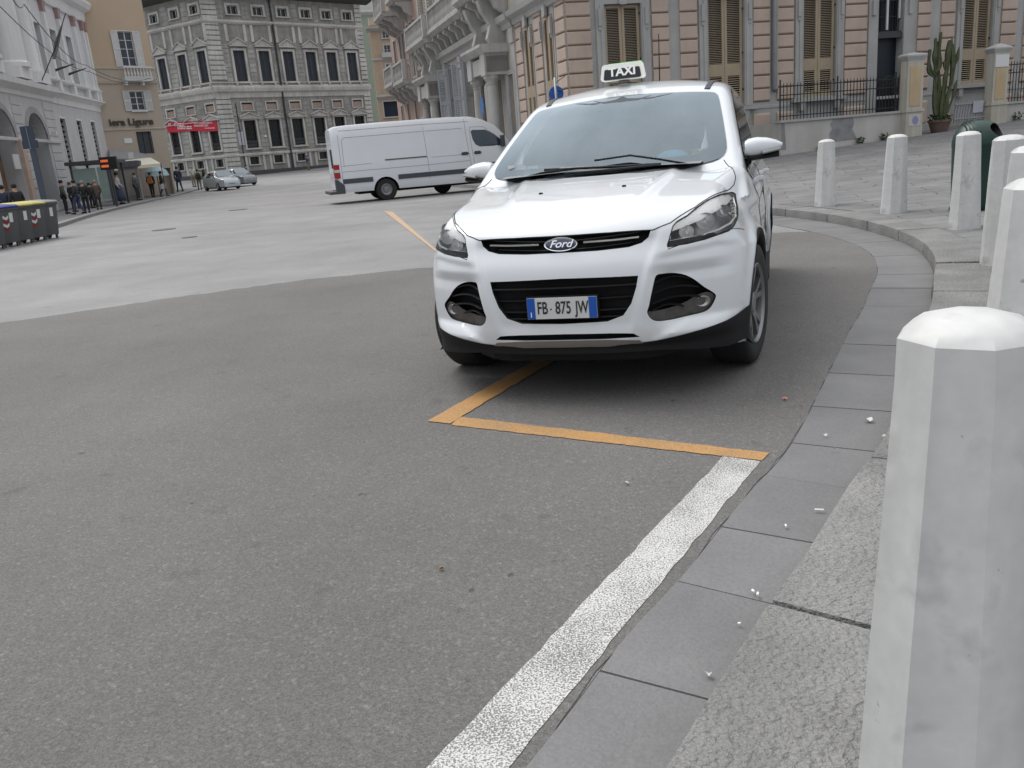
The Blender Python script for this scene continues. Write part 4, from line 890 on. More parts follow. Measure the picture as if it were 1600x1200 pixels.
def surround(mb,a,b,z0,z1,w=.18,p=.06,m=0,o=0):
    mb.box((a-w,o-.02,z0),(a,o+p,z1+w),m); mb.box((b,o-.02,z0),(b+w,o+p,z1+w),m); mb.box((a,o-.02,z1),(b,o+p,z1+w),m)
def louvre(mb,a,b,z0,z1,o,n,m=0,t=.035,st=.05,fr=True):
    if fr:
        mb.box((a,o,z0),(a+st,o+t,z1),m); mb.box((b-st,o,z0),(b,o+t,z1),m); mb.box((a+st,o,z1-st),(b-st,o+t,z1),m); mb.box((a+st,o,z0),(b-st,o+t,z0+st),m)
    h=(z1-z0-2*st)/n
    for k in range(n):
        z=z0+st+h*(k+.5); mb.add([(a+st,o+.004,z+h*.10),(b-st,o+.004,z+h*.10),(b-st,o+t-.006,z-h*.20),(a+st,o+t-.006,z-h*.20),(a+st,o+.004,z+h*.20),(b-st,o+.004,z+h*.20),(b-st,o+t-.006,z-h*.08),(a+st,o+t-.006,z-h*.08)],[(0,1,2,3),(4,5,6,7),(3,2,6,7),(0,1,5,4)],m)
def rustic(mb,a,b,z0,z1,st=.40,p=.05,m=0,gap=.045,o=0.0):
    mb.add([(a+.004,o+.006,z0),(b-.004,o+.006,z0),(b-.004,o+.006,z1),(a+.004,o+.006,z1)],[(0,1,2,3)],1)
    z=z0
    while z<z1-.05:
        t=min(z+st,z1); mb.loft([[(s,o-.01,z+gap),(s,o+p-.022,z+gap),(s,o+p,z+gap+.03),(s,o+p,t-.018),(s,o+p-.018,t),(s,o-.01,t)] for s in (a,b)],m); z=t
def pediment(mb,a,b,z,h,p=.30,m=0,o=0,seg=False):
    c=(a+b)/2
    if seg: pts=[(a,z)]+[(c-(b-a)/2*math.cos(R(180*k/10)),z+.10+h*math.sin(R(180*k/10))**1) for k in range(11)]+[(b,z)]
    else: pts=[(a,z),(a,z+.12),(c,z+h),(b,z+.12),(b,z)]
    mb.prism([(s,q) for s,q in pts],o,o+p*.55,'y',m) if mb.fr is None else mb.add([(s,o,q) for s,q in pts]+[(s,o+p*.55,q) for s,q in pts],[tuple(range(len(pts)))[::-1],tuple(range(len(pts),2*len(pts)))]+[(i,(i+1)%len(pts),len(pts)+(i+1)%len(pts),len(pts)+i) for i in range(len(pts))],m)
    if not seg:
        for (s0,z0_,s1,z1_) in ((a-.08,z+.10,c,z+h),(c,z+h,b+.08,z+.10)):
            mb.add([(s0,o,z0_),(s1,o,z1_),(s1,o,z1_+.10),(s0,o,z0_+.10),(s0,o+p,z0_),(s1,o+p,z1_),(s1,o+p,z1_+.10),(s0,o+p,z0_+.10)],[(0,1,2,3),(4,7,6,5),(0,4,5,1),(3,2,6,7),(0,3,7,4),(1,5,6,2)],m)
    mb.box((a-.08,o,z-.08),(b+.08,o+p,z),m)
def colonnette(mb,s,o,z0,z1,r0,n=14,m=0,taper=.86):
    h=z1-z0; prof=[(r0*1.35,0),(r0*1.35,.03*h),(r0*1.15,.045*h),(r0*1.2,.06*h),(r0,.075*h),(r0*.98,.4*h),(r0*taper,.90*h),(r0*taper*1.15,.91*h),(r0*taper*1.0,.92*h),(r0*taper*1.4,.965*h),(r0*taper*1.5,.97*h),(r0*taper*1.5,h)]
    rings=[[(s+r*math.cos(2*math.pi*k/n),o+r*math.sin(2*math.pi*k/n),z0+z) for k in range(n)] for r,z in prof]; mb.loft(rings,m)
def baluster_row(mb,a,b,z0,z1,o,n,m=0,r=.05,k=6):
    mb.box((a,o-.09,z1-.10),(b,o+.09,z1),m); mb.box((a,o-.09,z0),(b,o+.09,z0+.08),m)
    for i in range(n):
        s=a+(b-a)*(i+.5)/n; H=z1-z0-.18; rings=[[(s+rr_*math.cos(2*math.pi*q/k),o+rr_*math.sin(2*math.pi*q/k),z0+.08+zz*H) for q in range(k)] for rr_,zz in ((r*.8,0),(r*1.3,.3),(r*.55,.62),(r*.9,.9),(r*.9,1))]; mb.loft(rings,m,caps=False)
def pane_mat(name,col=(.03,.04,.055)): return mat(name,col,.06,var=.0,spec=.6)
PANE=pane_mat('window_pane'); DARKIN=mat('dark_interior',(.012,.013,.016),.8,var=0)
def win_glass(parent,fr,a,b,z0,z1,o=-.28,bars=(1,3),mfr=None,name='window',mp=None,sash=.05):
    w=MB(fr); w.add([(a,o,z0),(b,o,z0),(b,o,z1),(a,o,z1)],[(0,1,2,3)]); pane=w.build('window_pane',mp or PANE,parent)
    if mfr:
        f=MB(fr); f.box((a,o+.002,z0),(a+sash,o+.05,z1)); f.box((b-sash,o+.002,z0),(b,o+.05,z1)); f.box((a,o+.002,z0),(b,o+.05,z0+sash)); f.box((a,o+.002,z1-sash),(b,o+.05,z1))
        for i in range(1,bars[0]+1): s=a+(b-a)*i/(bars[0]+1); f.box((s-sash*.7,o+.003,z0),(s+sash*.7,o+.055,z1))
        for i in range(1,bars[1]+1): z=z0+(z1-z0)*i/(bars[1]+1); f.box((a,o+.0035,z-sash*.35),(b,o+.045,z+sash*.35))
        f.build('sash',mfr,parent)
    return pane
def window(bld,fr,a,b,z0,z1,mst,w=.18,p=.06,sill=True,bars=(1,3),mfr=None,o=-.28,mp=None):
    f=MB(fr); surround(f,a,b,z0,z1,w,p); 
    if sill: f.box((a-w-.05,-.02,z0-.12),(b+w+.05,p+.10,z0))
    wn_=f.build('window',mst,bld); win_glass(wn_,fr,a,b,z0,z1,o,bars,mfr,mp=mp); return wn_
# ---------------------------------------------------------------- materials of the buildings
STG=mat('grey_stone_trim',(.375,.37,.36),.8,var=.12,vs=1.5,fine=.04,fs=25,streak=.05)
PINK=mat('pink_stucco',(.48,.385,.32),.85,var=.13,vs=1.1,fine=.04,fs=30,streak=.05,bump=.15,bs=30,island=.03)
PINKD=mat('pink_joint_shade',(.21,.145,.12),.9,var=.1)  # dark backing that paints the shade in the block joints
TAN=mat('tan_shutter_paint',(.36,.29,.205),.6,var=.06,vs=6,streak=.05)
DARKW=mat('dark_window',(.018,.02,.024),.25,var=0)
CREAMW=mat('cream_plaster',(.50,.47,.40),.85,var=.12,vs=1.4,streak=.2)
OCHP=mat('ochre_panel',(.52,.40,.25),.85,var=.10,vs=2,streak=.12)
IRON=mat('wrought_iron',(.03,.03,.033),.6,metal=.3,var=.1)
# ================= corner building behind the taxi
CP=(2.477,27.0)
CB=empty('corner_building',(CP[0],CP[1],0),0,'pink rusticated corner building with tan shutters and grey stone trim behind the taxi','building')
fF=frame(CP,75.1,1,CP); fS=frame(CP,-15.5,-1,CP)
FW_=[(1.24,2.39,2.05,5.22),(4.66,5.92,2.05,5.42),(8.08,9.29,2.15,5.42),(14.35,15.51,2.20,5.50),(17.9,19.1,2.2,5.5)]
DOOR=(10.89,11.90,.80,5.6)
m=MB(fF); wall(m,0,26,-.3,13.5,[(a-.02,b+.02,c,d) for a,b,c,d in FW_]+[DOOR],.30); m.build('wall',STG,CB)
m=MB(fS); wall(m,0,4.98,-.3,13.5,[(1.08,1.9,2.05,5.2),(3.08,3.95,2.05,5.2)],.30); m.build('wall',STG,CB)
m=MB(fF); 
for a,b in ((.0,.78),(2.76,3.35),(3.70,4.31),(6.25,6.87),(7.12,7.74),(9.63,10.50),(12.47,13.01),(13.40,13.98),(15.92,16.58),(16.9,17.5),(19.5,20.4),(21.5,25.8)):
    m=MB(fF); rustic(m,a+.02,b,2.10,5.70,.40); m.build('rusticated_panel',[PINK,PINKD],CB); m=MB(fF); m.loft([[(s,-.01,1.02),(s,.05,1.02),(s,.06,1.08),(s,.06,1.70),(s,.03,1.76),(s,-.01,1.76)] for s in (a+.02,b)]); m.build('base_block',PINK,CB)
    m=MB(fF); rustic(m,a+.02,b,6.9,12.5,.45); m.build('upper_panel',[PINK,PINKD],CB)
for a,b in ((.02,.80),(2.15,2.85),(4.2,4.95)): m=MB(fS); rustic(m,a,b,2.10,5.70,.40); m.build('rusticated_panel',[PINK,PINKD],CB); m=MB(fS); rustic(m,a,b,6.9,12.5,.45); m.build('upper_panel',[PINK,PINKD],CB)
m=MB(fF); moulding(m,-.10,26,[(0,1.90),(.022,1.91),(.022,1.99),(0,2.0)]); moulding(m,-.08,26,[(0,.2),(.08,.2),(.08,.98),(0,1.0)])
moulding(m,-.35,26,[(0,5.75),(.12,5.8),(.16,5.95),(.34,6.05),(.36,6.22),(.10,6.35),(0,6.4)]); moulding(m,-.6,26,[(0,12.7),(.2,12.8),(.6,13.2),(.62,13.5),(0,13.5)])
m.build('string_course',STG,CB)
m=MB(fS); moulding(m,-.12,4.98,[(0,5.42),(.10,5.45),(.12,5.62),(.3,5.72),(.34,5.88),(.1,6.0),(0,6.05)]); m.build('string_course',STG,CB)
def shuttered(fr,a,b,z0,z1,par,zm,w=.30,n1=38,n2=10,so=-.08,fp=.09):
    f=MB(fr); top=z1
    f.box((a-w,-.02,z0-.02),(a-.02,fp,top+.30)); f.box((b+.02,-.02,z0-.02),(b+w,fp,top+.30)); f.box((a-.02,-.02,top),(b+.02,fp,top+.30))
    if fp>.05: f.box((a-w*.55,.09,z0-.02),(a-.06,.115,top)); f.box((b+.06,.09,z0-.02),(b+w*.55,.115,top))
    for s in (a-w*.62,b+w*.62): f.box((s-.055,.09,4.62),(s+.055,.16,5.1)); f.lathe if False else f.box((s-.04,.09,4.50),(s+.04,.13,4.62))
    c=(a+b)/2; f.loft([[(c+dx,.08+o,top+dz) for dx,dz in ((-.14,.02),(-.10,-.03),(.10,-.03),(.14,.02),(.12,.30),(-.12,.30))] for o in (0,.09)])
    W_=f.build('window',STG,par)
    f=MB(fr); f.box((a-w-.12,-.02,z0-.14),(b+w+.12,.20,z0-.03)); 
    f.build('window_sill',STG,W_)
    f=MB(fr)
    for s in (a-.05,b+.05): f.loft([[(s+dx,o,z0-.15-dz) for dx,dz in ((-.09,0),(.09,0),(.07,.26),(-.07,.26))] for o in (0,.16)]); f.lathe([(.06,s-.07),(.06,s+.07)],(0,0,0),8,'x') if False else None
    f.build('sill_bracket',STG,W_)
    g_=MB(fr); g_.add([(a-.02,-.22,z0),(b+.02,-.22,z0),(b+.02,-.22,z1),(a-.02,-.22,z1)],[(0,1,2,3)]); g_.build('window_pane',DARKW,W_)
    for (x0,x1) in ((a,c-.006),(c+.006,b)):
        l=MB(fr); louvre(l,x0,x1,zm+.06,z1-.02,so,n1,st=.085,t=.04); louvre(l,x0,x1,zm-.98,zm-.12,so,n2,st=.10,t=.04)
        l.box((x0,so,z0+.0),(x1,so+.04,zm-.98)); l.box((x0,so-.001,zm-.125),(x1,so+.041,zm+.065)); l.build('shutter',TAN,W_)
        h=MB(fr)
        for z in (z0+.5,zm+.45,zm+1.75): h.box(((x0-.05) if x0==a else (x1-.01),-.05,z-.03),((x0+.01) if x0==a else (x1+.05),.0,z+.03))
        h.build('shutter_hinge',IRON,W_)
for a,b,c_,d_ in FW_: shuttered(fF,a,b,c_,d_,CB,3.20 if a>3 else 3.2)
for a,b in ((1.08,1.9),(3.08,3.95)): shuttered(fS,a,b,2.05,5.2,CB,3.15,w=.14,so=-.005,fp=.02)
# door with grille and gate
f=MB(fF); a,b,z0,z1=DOOR; f.box((a-.36,-.02,.3),(a,.09,z1+.3)); f.box((b,-.02,.3),(b+.36,.09,z1+.3)); f.box((a,-.02,z1),(b,.09,z1+.3))
for s in (a-.20,b+.20): f.box((s-.06,.09,4.55),(s+.06,.16,5.0))
dr=f.build('door',STG,CB)
g_=MB(fF); g_.add([(a,-.26,z0),(b,-.26,z0),(b,-.26,z1),(a,-.26,z1)],[(0,1,2,3)]); g_.build('door_leaf',mat('dark_blue_door',(.008,.013,.022),.4,var=0),dr)
g_=MB(fF); g_.box((a,-.18,3.84),(b,.03,4.00)); g_.box((a,-.18,4.0),(b,-.02,4.05)); g_.build('lintel',mat('iron_lintel',(.045,.045,.05),.6),dr)
g_=MB(fF)
for k in range(9): s=a+(b-a)*(k+.5)/9; g_.box((s-.008,-.14,4.05),(s+.008,-.12,z1))
for z in (4.5,5.0): g_.box((a,-.145,z),(b,-.115,z+.03))
g_.build('transom_grille',IRON,dr)
g_=MB(fF); g_.box((a+.43,-.10,4.10),(a+.50,-.05,z1)); g_.box((b-.10,-.10,4.45),(b-.04,-.05,z1)); g_.build('white_bar',mat('white_frame',(.6,.6,.6),.6),dr)
g_=MB(fF)
for k in range(12): s=a+(b-a)*(k+.5)/12; g_.box((s-.009,-.06,.95),(s+.009,-.04,2.45+.12*(k%2)))
g_.box((a,-.065,2.25),(b,-.035,2.29)); g_.box((a,-.065,1.15),(b,-.035,1.19)); 
g_.tube([(a+.62+.28*math.cos(R(t)),-.045,2.35+.28*math.sin(R(t))) for t in range(0,181,15)],.018,5) ; g_.tube([(a+.62+.10*math.cos(R(t)),-.045,2.45+.10*math.sin(R(t))) for t in range(0,361,30)],.014,5)
g_.build('door_gate',IRON,dr)
# drain pipe
f=MB(fF); f.tube([(7.0,.09,13),(7.0,.09,2.55),(7.0,.10,2.5),(7.02,.14,2.42)],.085,8); o=f.build('drain_pipe',mat('zinc_pipe',(.22,.215,.23),.5,var=.1,streak=.2),CB,smooth=True)
f=MB(fF); f.box((7.06,.04,2.5),(7.13,.10,13)); f.build('conduit',STG,CB)
f=MB(fF); f.loft([[(0,0,13.45),(26,0,13.45),(26,-9,13.45),(0,-9,13.45)],[(-.4,.5,13.6),(26.4,.5,13.6),(26.4,-9,13.6),(-.4,-9,13.6)],[(4,-4,15.5),(22,-4,15.5),(22,-5,15.5),(4,-5,15.5)]]); f.build('roof',mat('slate_roof',(.12,.12,.13),.8),CB)
# ================= fence wall, railing, gate pillars
nF=(math.cos(R(75.1)),-math.sin(R(75.1))); dF=(math.sin(R(75.1)),math.cos(R(75.1)))
FB=(CP[0]+nF[0]*2.0,CP[1]+nF[1]*2.0)
def fpos(s,o=0): return (FB[0]+dF[0]*s+nF[0]*o, FB[1]+dF[1]*s+nF[1]*o)
def fence_wall(s0,s1,lab,ret=True):
    b=fpos(s0); o=empty('garden_wall',(b[0],b[1],0),0,lab,'wall'); fr=frame(FB,75.1,1,b)
    m=MB(fr); m.box((s0,-.25,.3),(s1,0,1.40)); 
    if ret: m.box((s0-.005,-1.9,.3),(s0+.22,-.252,1.40))
    m.build('wall',mat('stained_plaster',(.45,.44,.41),.9,var=.14,vs=1.1,fine=.05,streak=.07),o)
    m=MB(fr); m.box((s0-.04,-.30,1.40),(s1,.05,1.47)); m.build('coping',STG,o); return o,fr
fw1,fr1=fence_wall(6.0,10.34,'low plastered garden wall below the iron railing, with a grey bare patch')
m=MB(fr1); pts=[(7.72,.9)]
rg=random.Random(4); P=[(7.75,.70),(7.70,.95),(7.80,1.1),(7.72,1.25),(7.85,1.385),(8.55,1.385),(8.60,1.2),(8.52,1.05),(8.62,.9),(8.70,.72)]
m.add([(s,.006,z) for s,z in P],[tuple(range(len(P)))]); m.build('bare_render_patch',mat('bare_render',(.24,.24,.245),.95,var=.2,vs=5),fw1)
m=MB(fr1); m.add([(6.0,.004,.6),(6.18,.004,.6),(6.12,.004,1.39),(6.0,.004,1.39)],[(0,1,2,3)]); m.build('bare_render_patch',mat('bare_render'),fw1)
def railing(s0,s1,lab,zb=1.47,zt=2.50,st=.118):
    b=fpos(s0); o=empty('iron_railing',(b[0],b[1],zb),0,lab,'railing'); fr_=frame(FB,75.1,1,b); fr=lambda s,q,z:(fr_(s,q,z)[0],fr_(s,q,z)[1],z-zb)
    for z in (zb+.10,zt-.32,zt-.07): m=MB(fr); m.box((s0,-.14,z),(s1,-.11,z+.03)); m.build('rail',IRON,o)
    s=s0+.02;k=0
    while s<s1:
        big=k%18==17 or k==0; m=MB(fr); w=.016 if big else .009; m.box((s-w,-.125-w,zb),(s+w,-.125+w,zt+(.14 if big else 0))); m.add([(s-w,-.125-w,zt),(s+w,-.125-w,zt),(s+w,-.125+w,zt),(s-w,-.125+w,zt),(s,-.125,zt+.07)],[(0,1,4),(1,2,4),(2,3,4),(3,0,4)])
        m.build('bar',IRON,o); s+=st;k+=1
railing(6.03,10.30,'dark iron railing on the low wall left of the first gate pillar')
fw2,fr2=fence_wall(14.22,21,'low plastered wall right of the second gate pillar',False)
railing(14.25,19.5,'dark iron railing right of the second gate pillar, at the right edge',zt=2.68)
def pillar(s0,s1,lab,z1,plq):
    b=fpos(s0); o=empty('gate_pillar',(b[0],b[1],0),0,lab,'gate pillar','gate pillars of the garden wall'); fr=frame(FB,75.1,1,b)
    m=MB(fr); m.box((s0-.02,-.14,.4),(s1+.02,.22,1.40)); m.box((s0-.05,-.17,1.40),(s1+.05,.25,1.48)); m.box((s0,-.12,1.48),(s1,.20,z1)); m.build('shaft',CREAMW,o)
    m=MB(fr); m.box((s0+.10,.20,1.58),(s1-.10,.215,z1-(.16 if not plq else .45))); m.build('ochre_panel',OCHP,o)
    m=MB(fr); c=(s0+s1)/2; w=(s1-s0)/2; 
    m.loft([[(c-w*k,.04-.16-.20*(k-1),z),(c+w*k,.04-.16-.20*(k-1),z),(c+w*k,.04+.16+.20*(k-1),z),(c-w*k,.04+.16+.20*(k-1),z)] if k>.5 else [(c-w*k,.04-.03,z),(c+w*k,.04-.03,z),(c+w*k,.04+.03,z),(c-w*k,.04+.03,z)] for k,z in ((1.0,z1),(1.08,z1+.04),(1.12,z1+.06),(1.27,z1+.13),(1.27,z1+.17),(1.0,z1+.21),(.15,z1+.30 if plq else z1+.25))]); m.build('capstone',mat('capstone_pale',(.42,.42,.41),.8,var=.12),o)
    if plq:
        m=MB(fr); m.box((s0+.03,.201,z1-.42),(s1-.03,.225,z1-.05)); m.build('plaque',mat('plaque_white',(.66,.67,.67),.5,var=.04),o)
    else:
        m=MB(fr); c=s0+.33; n=20; pp=[(c+.115*math.cos(2*math.pi*k/n),1.14+.115*math.sin(2*math.pi*k/n)*1.1) for k in range(n)]
        m.box((s0+.08,.221,.98),(s1-.06,.228,1.33)); m.build('poster',mat('poster_paper',(.50,.49,.46),.8,var=.1),o)
        m=MB(fr); m.add([(s,.231,z) for s,z in pp],[tuple(range(n))]); m.build('poster_disc',mat('poster_violet',(.25,.25,.42),.7,var=.2,vs=30),o)
    return o
pillar(10.34,10.93,'cream gate pillar with an ochre panel and a small poster, left of the cactus',2.92,False)
pillar(13.62,14.20,'taller cream gate pillar with a white plaque, right of the cactus',2.98,True)
# leaning row of grey boards with notice between the pillars
b=fpos(12.3,-.1); o=empty('slatted_gate',(b[0],b[1],0),0,'low grey slatted gate with a pale notice beside the second pillar','gate'); fr=frame(FB,75.1,1,b)
for k in range(11):
    s=12.45+.105*k; m=MB(fr); m.add([(s-.03,-.1,.95),(s+.02,-.1,.95),(s+.02,-.07,.95),(s-.03,-.07,.95),(s+.03,-.1,1.62),(s+.08,-.1,1.62),(s+.08,-.07,1.62),(s+.03,-.07,1.62)],[(0,1,2,3),(4,5,6,7),(0,1,5,4),(1,2,6,5),(2,3,7,6),(3,0,4,7)]); m.build('slat',mat('grey_board',(.30,.30,.31),.7,var=.1),o)
m=MB(fr); m.box((12.4,-.06,1.5),(13.6,-.03,1.56)); m.box((12.4,-.06,1.05),(13.6,-.03,1.10)); m.build('cross_bar',mat('grey_board'),o)
m=MB(fr); m.box((13.1,-.02,1.22),(13.5,-.005,1.58)); m.build('notice',mat('notice_grey',(.42,.43,.47),.6),o)
# weeds along the wall
LEAF=mat('weed_leaf',(.035,.065,.025),.7,var=.3,vs=20)
def leaves(mb,c,n,rx,rz,sz,rg,up=0):
    for _ in range(n):
        a=rg.uniform(0,6.28);r_=rx*rg.random()**.6; p=Vector((c[0]+r_*math.cos(a),c[1]+r_*math.sin(a),c[2]+rz*rg.random())); d=Vector((rg.uniform(-1,1),rg.uniform(-1,1),rg.uniform(-.2,1))).normalized(); q=d.cross(Vector((rg.uniform(-1,1),rg.uniform(-1,1),.3))).normalized()*sz*.35
        mb.add([tuple(p-q*.3),tuple(p+d*sz*.5+q),tuple(p+d*sz),tuple(p+d*sz*.5-q)],[(0,1,2,3)])
rg=random.Random(11)
for s,sz,lab in ((7.30,.14,'tiny dark weed at the foot of the garden wall, leftmost'),(8.75,.26,'upright green weed beside the grey bare patch'),(9.62,.30,'dense green weed near the first gate pillar'),(14.75,.34,'low dark green weed at the foot of the wall right of the litter bin')):
    p=fpos(s,.12); z=pz(*p); m=MB(); leaves(m,(0,0,0),70,sz*.45,sz*.7,.07,rg); o=m.build('weed',LEAF,loc=(p[0],p[1],z)); tag(o,lab,'plant','weeds along the garden wall')
# cactus in a pot
b=fpos(11.85,-.05); z=pz(*b); CT=empty('cactus',(b[0],b[1],z),0,'tall branching green cactus in a terracotta pot between the gate pillars','cactus')
CG=mat('cactus_green',(.070,.085,.038),.65,var=.35,vs=5,fine=.1,fs=30)
m=MB(); m.lathe([(.24,0),(.33,.30),(.36,.31),(.36,.38),(.32,.38),(.31,.33)],n=20); m.build('pot',mat('terracotta',(.13,.085,.07),.85,var=.15,vs=5),CT,autos=40)  # terracotta darkened in its colour, as if standing in shadow
m=MB(); leaves(m,(0,0,.34),140,.34,.16,.10,random.Random(2)); m.build('ground_leaves',LEAF,CT)
def stem(pts,r,nm='stem'):
    mb=MB(); P=smooth_path3(pts); rings=[]; n=10
    for i,p in enumerate(P):
        t=i/(len(P)-1); rr_=r*(.75+.25*math.sin(t*9+pts[0][0]*7))*(1-.55*max(0,t-.8)/.2) ; d=(P[min(i+1,len(P)-1)]-P[max(i-1,0)]).normalized(); a=d.cross(Vector((0,1,.1))).normalized(); b_=d.cross(a)
        rings.append([tuple(p+(a*math.cos(2*math.pi*k/n)+b_*math.sin(2*math.pi*k/n))*rr_*(1.25 if k%2 else .72)) for k in range(n)])
    mb.loft(rings); return mb.build(nm,CG,CT)
def smooth_path3(pts,n=6):
    P=[Vector(p) for p in pts];o=[]
    for i in range(len(P)-1):
        a,b=P[i],P[i+1];m0=(P[i+1]-P[max(i-1,0)])/2;m1=(P[min(i+2,len(P)-1)]-P[i])/2
        for k in range(n): t=k/n;o.append((2*t**3-3*t*t+1)*a+(t**3-2*t*t+t)*m0+(-2*t**3+3*t*t)*b+(t**3-t*t)*m1)
    o.append(P[-1]);return o
for pts,r in (([(-.06,0,.3),(-.16,0,.9),(-.20,.02,1.6),(-.22,0,2.3),(-.24,0,2.75)],.085),([(-.20,0,1.75),(-.38,.02,1.95),(-.44,0,2.3),(-.42,0,2.62)],.075),([(-.22,0,1.9),(-.10,0,2.1),(-.12,0,2.6),(-.10,0,3.12)],.07),([(-.24,0,2.1),(-.28,-.04,2.5),(-.26,0,2.95)],.07),([(.02,0,.3),(.06,0,1.0),(.14,0,1.7),(.16,0,2.3),(.18,0,2.85)],.085),([(.10,0,.3),(.20,0,1.0),(.30,.02,1.5),(.34,0,2.1),(.30,0,2.72)],.075),([(.32,0,1.9),(.44,0,2.2),(.50,0,2.62)],.05),([(.22,0,.6),(.40,0,1.1),(.48,0,1.6)],.05),([(-.02,.04,.3),(-.04,.05,1.1),(-.06,.05,1.7),(-.16,.04,2.2),(-.20,.03,2.85)],.08),([(.0,-.06,.35),(.0,-.08,.9),(.04,-.08,1.5),(.10,-.07,1.95)],.06),([(.16,0,1.8),(.08,0,2.0),(.06,0,2.25)],.045),([(.30,0,2.2),(.24,0,2.5),(.26,0,2.9)],.055)): stem([(x*1.0,y,zz*.97) for x,y,zz in pts],r)
# road sign on its pole beside the corner, seen past the taxi roof
pp=(1.86,24.4); PS=empty('round_road_sign',(pp[0],pp[1],.3),0,'round blue road sign on a grey pole, past the left end of the taxi roof','road sign')
m=MB(); m.tube([(0,0,-.2),(0,0,2.78)],.032,10); m.build('pole',mat('galvanised_pole',(.28,.29,.30),.4,metal=.6,var=.1),PS,smooth=True)
m=MB(); n=28; m.loft([[(.02+.20*math.cos(2*math.pi*k/n),.045+y,2.36+.20*math.sin(2*math.pi*k/n)) for k in range(n)] for y in (0,.012)]); dsc=m.build('sign_disc',mat('sign_blue',(.006,.08,.36),.4,var=.03),PS)
m=MB(); m.add([(-.02,.042,2.20),(.05,.042,2.20),(.05,.042,2.36),(.09,.042,2.36),(.015,.042,2.50),(-.06,.042,2.36),(-.02,.042,2.36)],[(0,1,2,3,4,5,6)]); m.build('sign_arrow',mat('sign_light_blue',(.10,.25,.55),.5),PS)
m=MB(); m.tube([(0,0,2.62),(.18,0,2.74),(.30,0,2.80)],.010,5); m.tube([(.06,0,2.42),(.20,0,2.40)],.012,5); m.build('bracket',IRON,PS)
# ================= ornate palace continuing along the side street
def sp(s,o=0):
    a=R(-15.5); return (CP[0]+math.sin(a)*s-math.cos(a)*o,CP[1]+math.cos(a)*s+math.sin(a)*o)
ORS=mat('palace_grey_stone',(.43,.42,.405),.8,var=.15,vs=1.2,streak=.18)
ORC=mat('palace_cream',(.52,.47,.40),.85,var=.12,vs=1.3,streak=.12)
GSH=mat('grey_blue_shutter',(.30,.325,.36),.6,var=.05)
b=sp(5); OP=empty('ornate_palace',(b[0],b[1],0),0,'ornate cream palace with columned portals, balconies and grey shutters beyond the pink corner building','building')
fr=frame(CP,-15.5,-1,b)
WN=[(11.0,12.3,2.6,5.05),(13.9,15.2,2.6,5.05)]; DR=[(5.25,6.0,0,3.9),(6.9,8.1,0,3.9),(17.6,18.8,0,3.9)]
UP_=[(x,x+.95,7.3,11.2) for x in (6.2,8.4,10.6,12.8,15.0,17.2,19.4)]
m=MB(fr); wall(m,5,21.3,-.3,16,WN+DR+UP_,.35); m.build('wall',ORC,OP)
m=MB(fr)
for s in (5.15,9.2,10.4,13.1,16.2,20.3,21.2): m.box((s-.22,0,.0),(s+.22,.10,5.4)); m.box((s-.27,0,4.9),(s+.27,.15,5.4))
for s in (5.3,7.7,9.9,12.1,14.3,16.5,18.7,20.9): m.box((s-.16,0,7.2),(s+.16,.14,13)); 
moulding(m,5,21.3,[(0,5.40),(.14,5.42),(.18,5.58),(.34,5.66),(.38,5.86),(.12,5.95),(0,6.0)]); moulding(m,5,21.3,[(0,.0),(.1,0),(.1,1.0),(0,1.05)])
m.build('pilasters_and_cornice',ORS,OP)
for a,b_,c,d in WN:
    w_=window(OP,fr,a,b_,c,d,ORS,w=.14,p=.08,bars=(1,2),mfr=mat('white_frame'))
    for q0,q1 in ((a-.62,a-.04),(b_+.04,b_+.62)):
        l=MB(fr)
        # leaves stand open, almost square to the wall
        o0=.12; ang=R(60 if q0<a else 60)
        hinge=a if q0<a else b_; sg=-1 if q0<a else 1
        base=lambda s,o,z,h=hinge,sg=sg: fr(h+sg*((s)*math.cos(R(48))+.04),.10+s*math.sin(R(48))+o,z)
        l=MB(base); louvre(l,0,.62,2.45,3.6,0,14,st=.06); louvre(l,0,.62,3.6,5.1,0,20,st=.06); l.build('shutter',GSH,w_)
for a,b_,c,d in DR:
    f=MB(fr); surround(f,a,b_,c,d,.16,.10); dd=f.build('door',ORS,OP); g_=MB(fr); g_.add([(a,-.3,c),(b_,-.3,c),(b_,-.3,d),(a,-.3,d)],[(0,1,2,3)]); g_.build('door_leaf',mat('deep_blue_black',(.01,.012,.02),.5,var=0),dd)
for a,b_,c,d in UP_:
    w_=window(OP,fr,a,b_,c,d,ORS,w=.16,p=.12,bars=(1,3),mfr=mat('white_frame')); g_=MB(fr); pediment(g_,a-.25,b_+.25,d+.25,.45,.3); g_.build('pediment',ORS,w_)
    for (x0,x1) in ((a-.5,a-.02),(b_+.02,b_+.5)): l=MB(fr); louvre(l,x0,x1,c+.1,d-.05,.10,26,st=.05,t=.035); l.build('shutter',mat('cream_shutter',(.42,.37,.29),.7),w_)
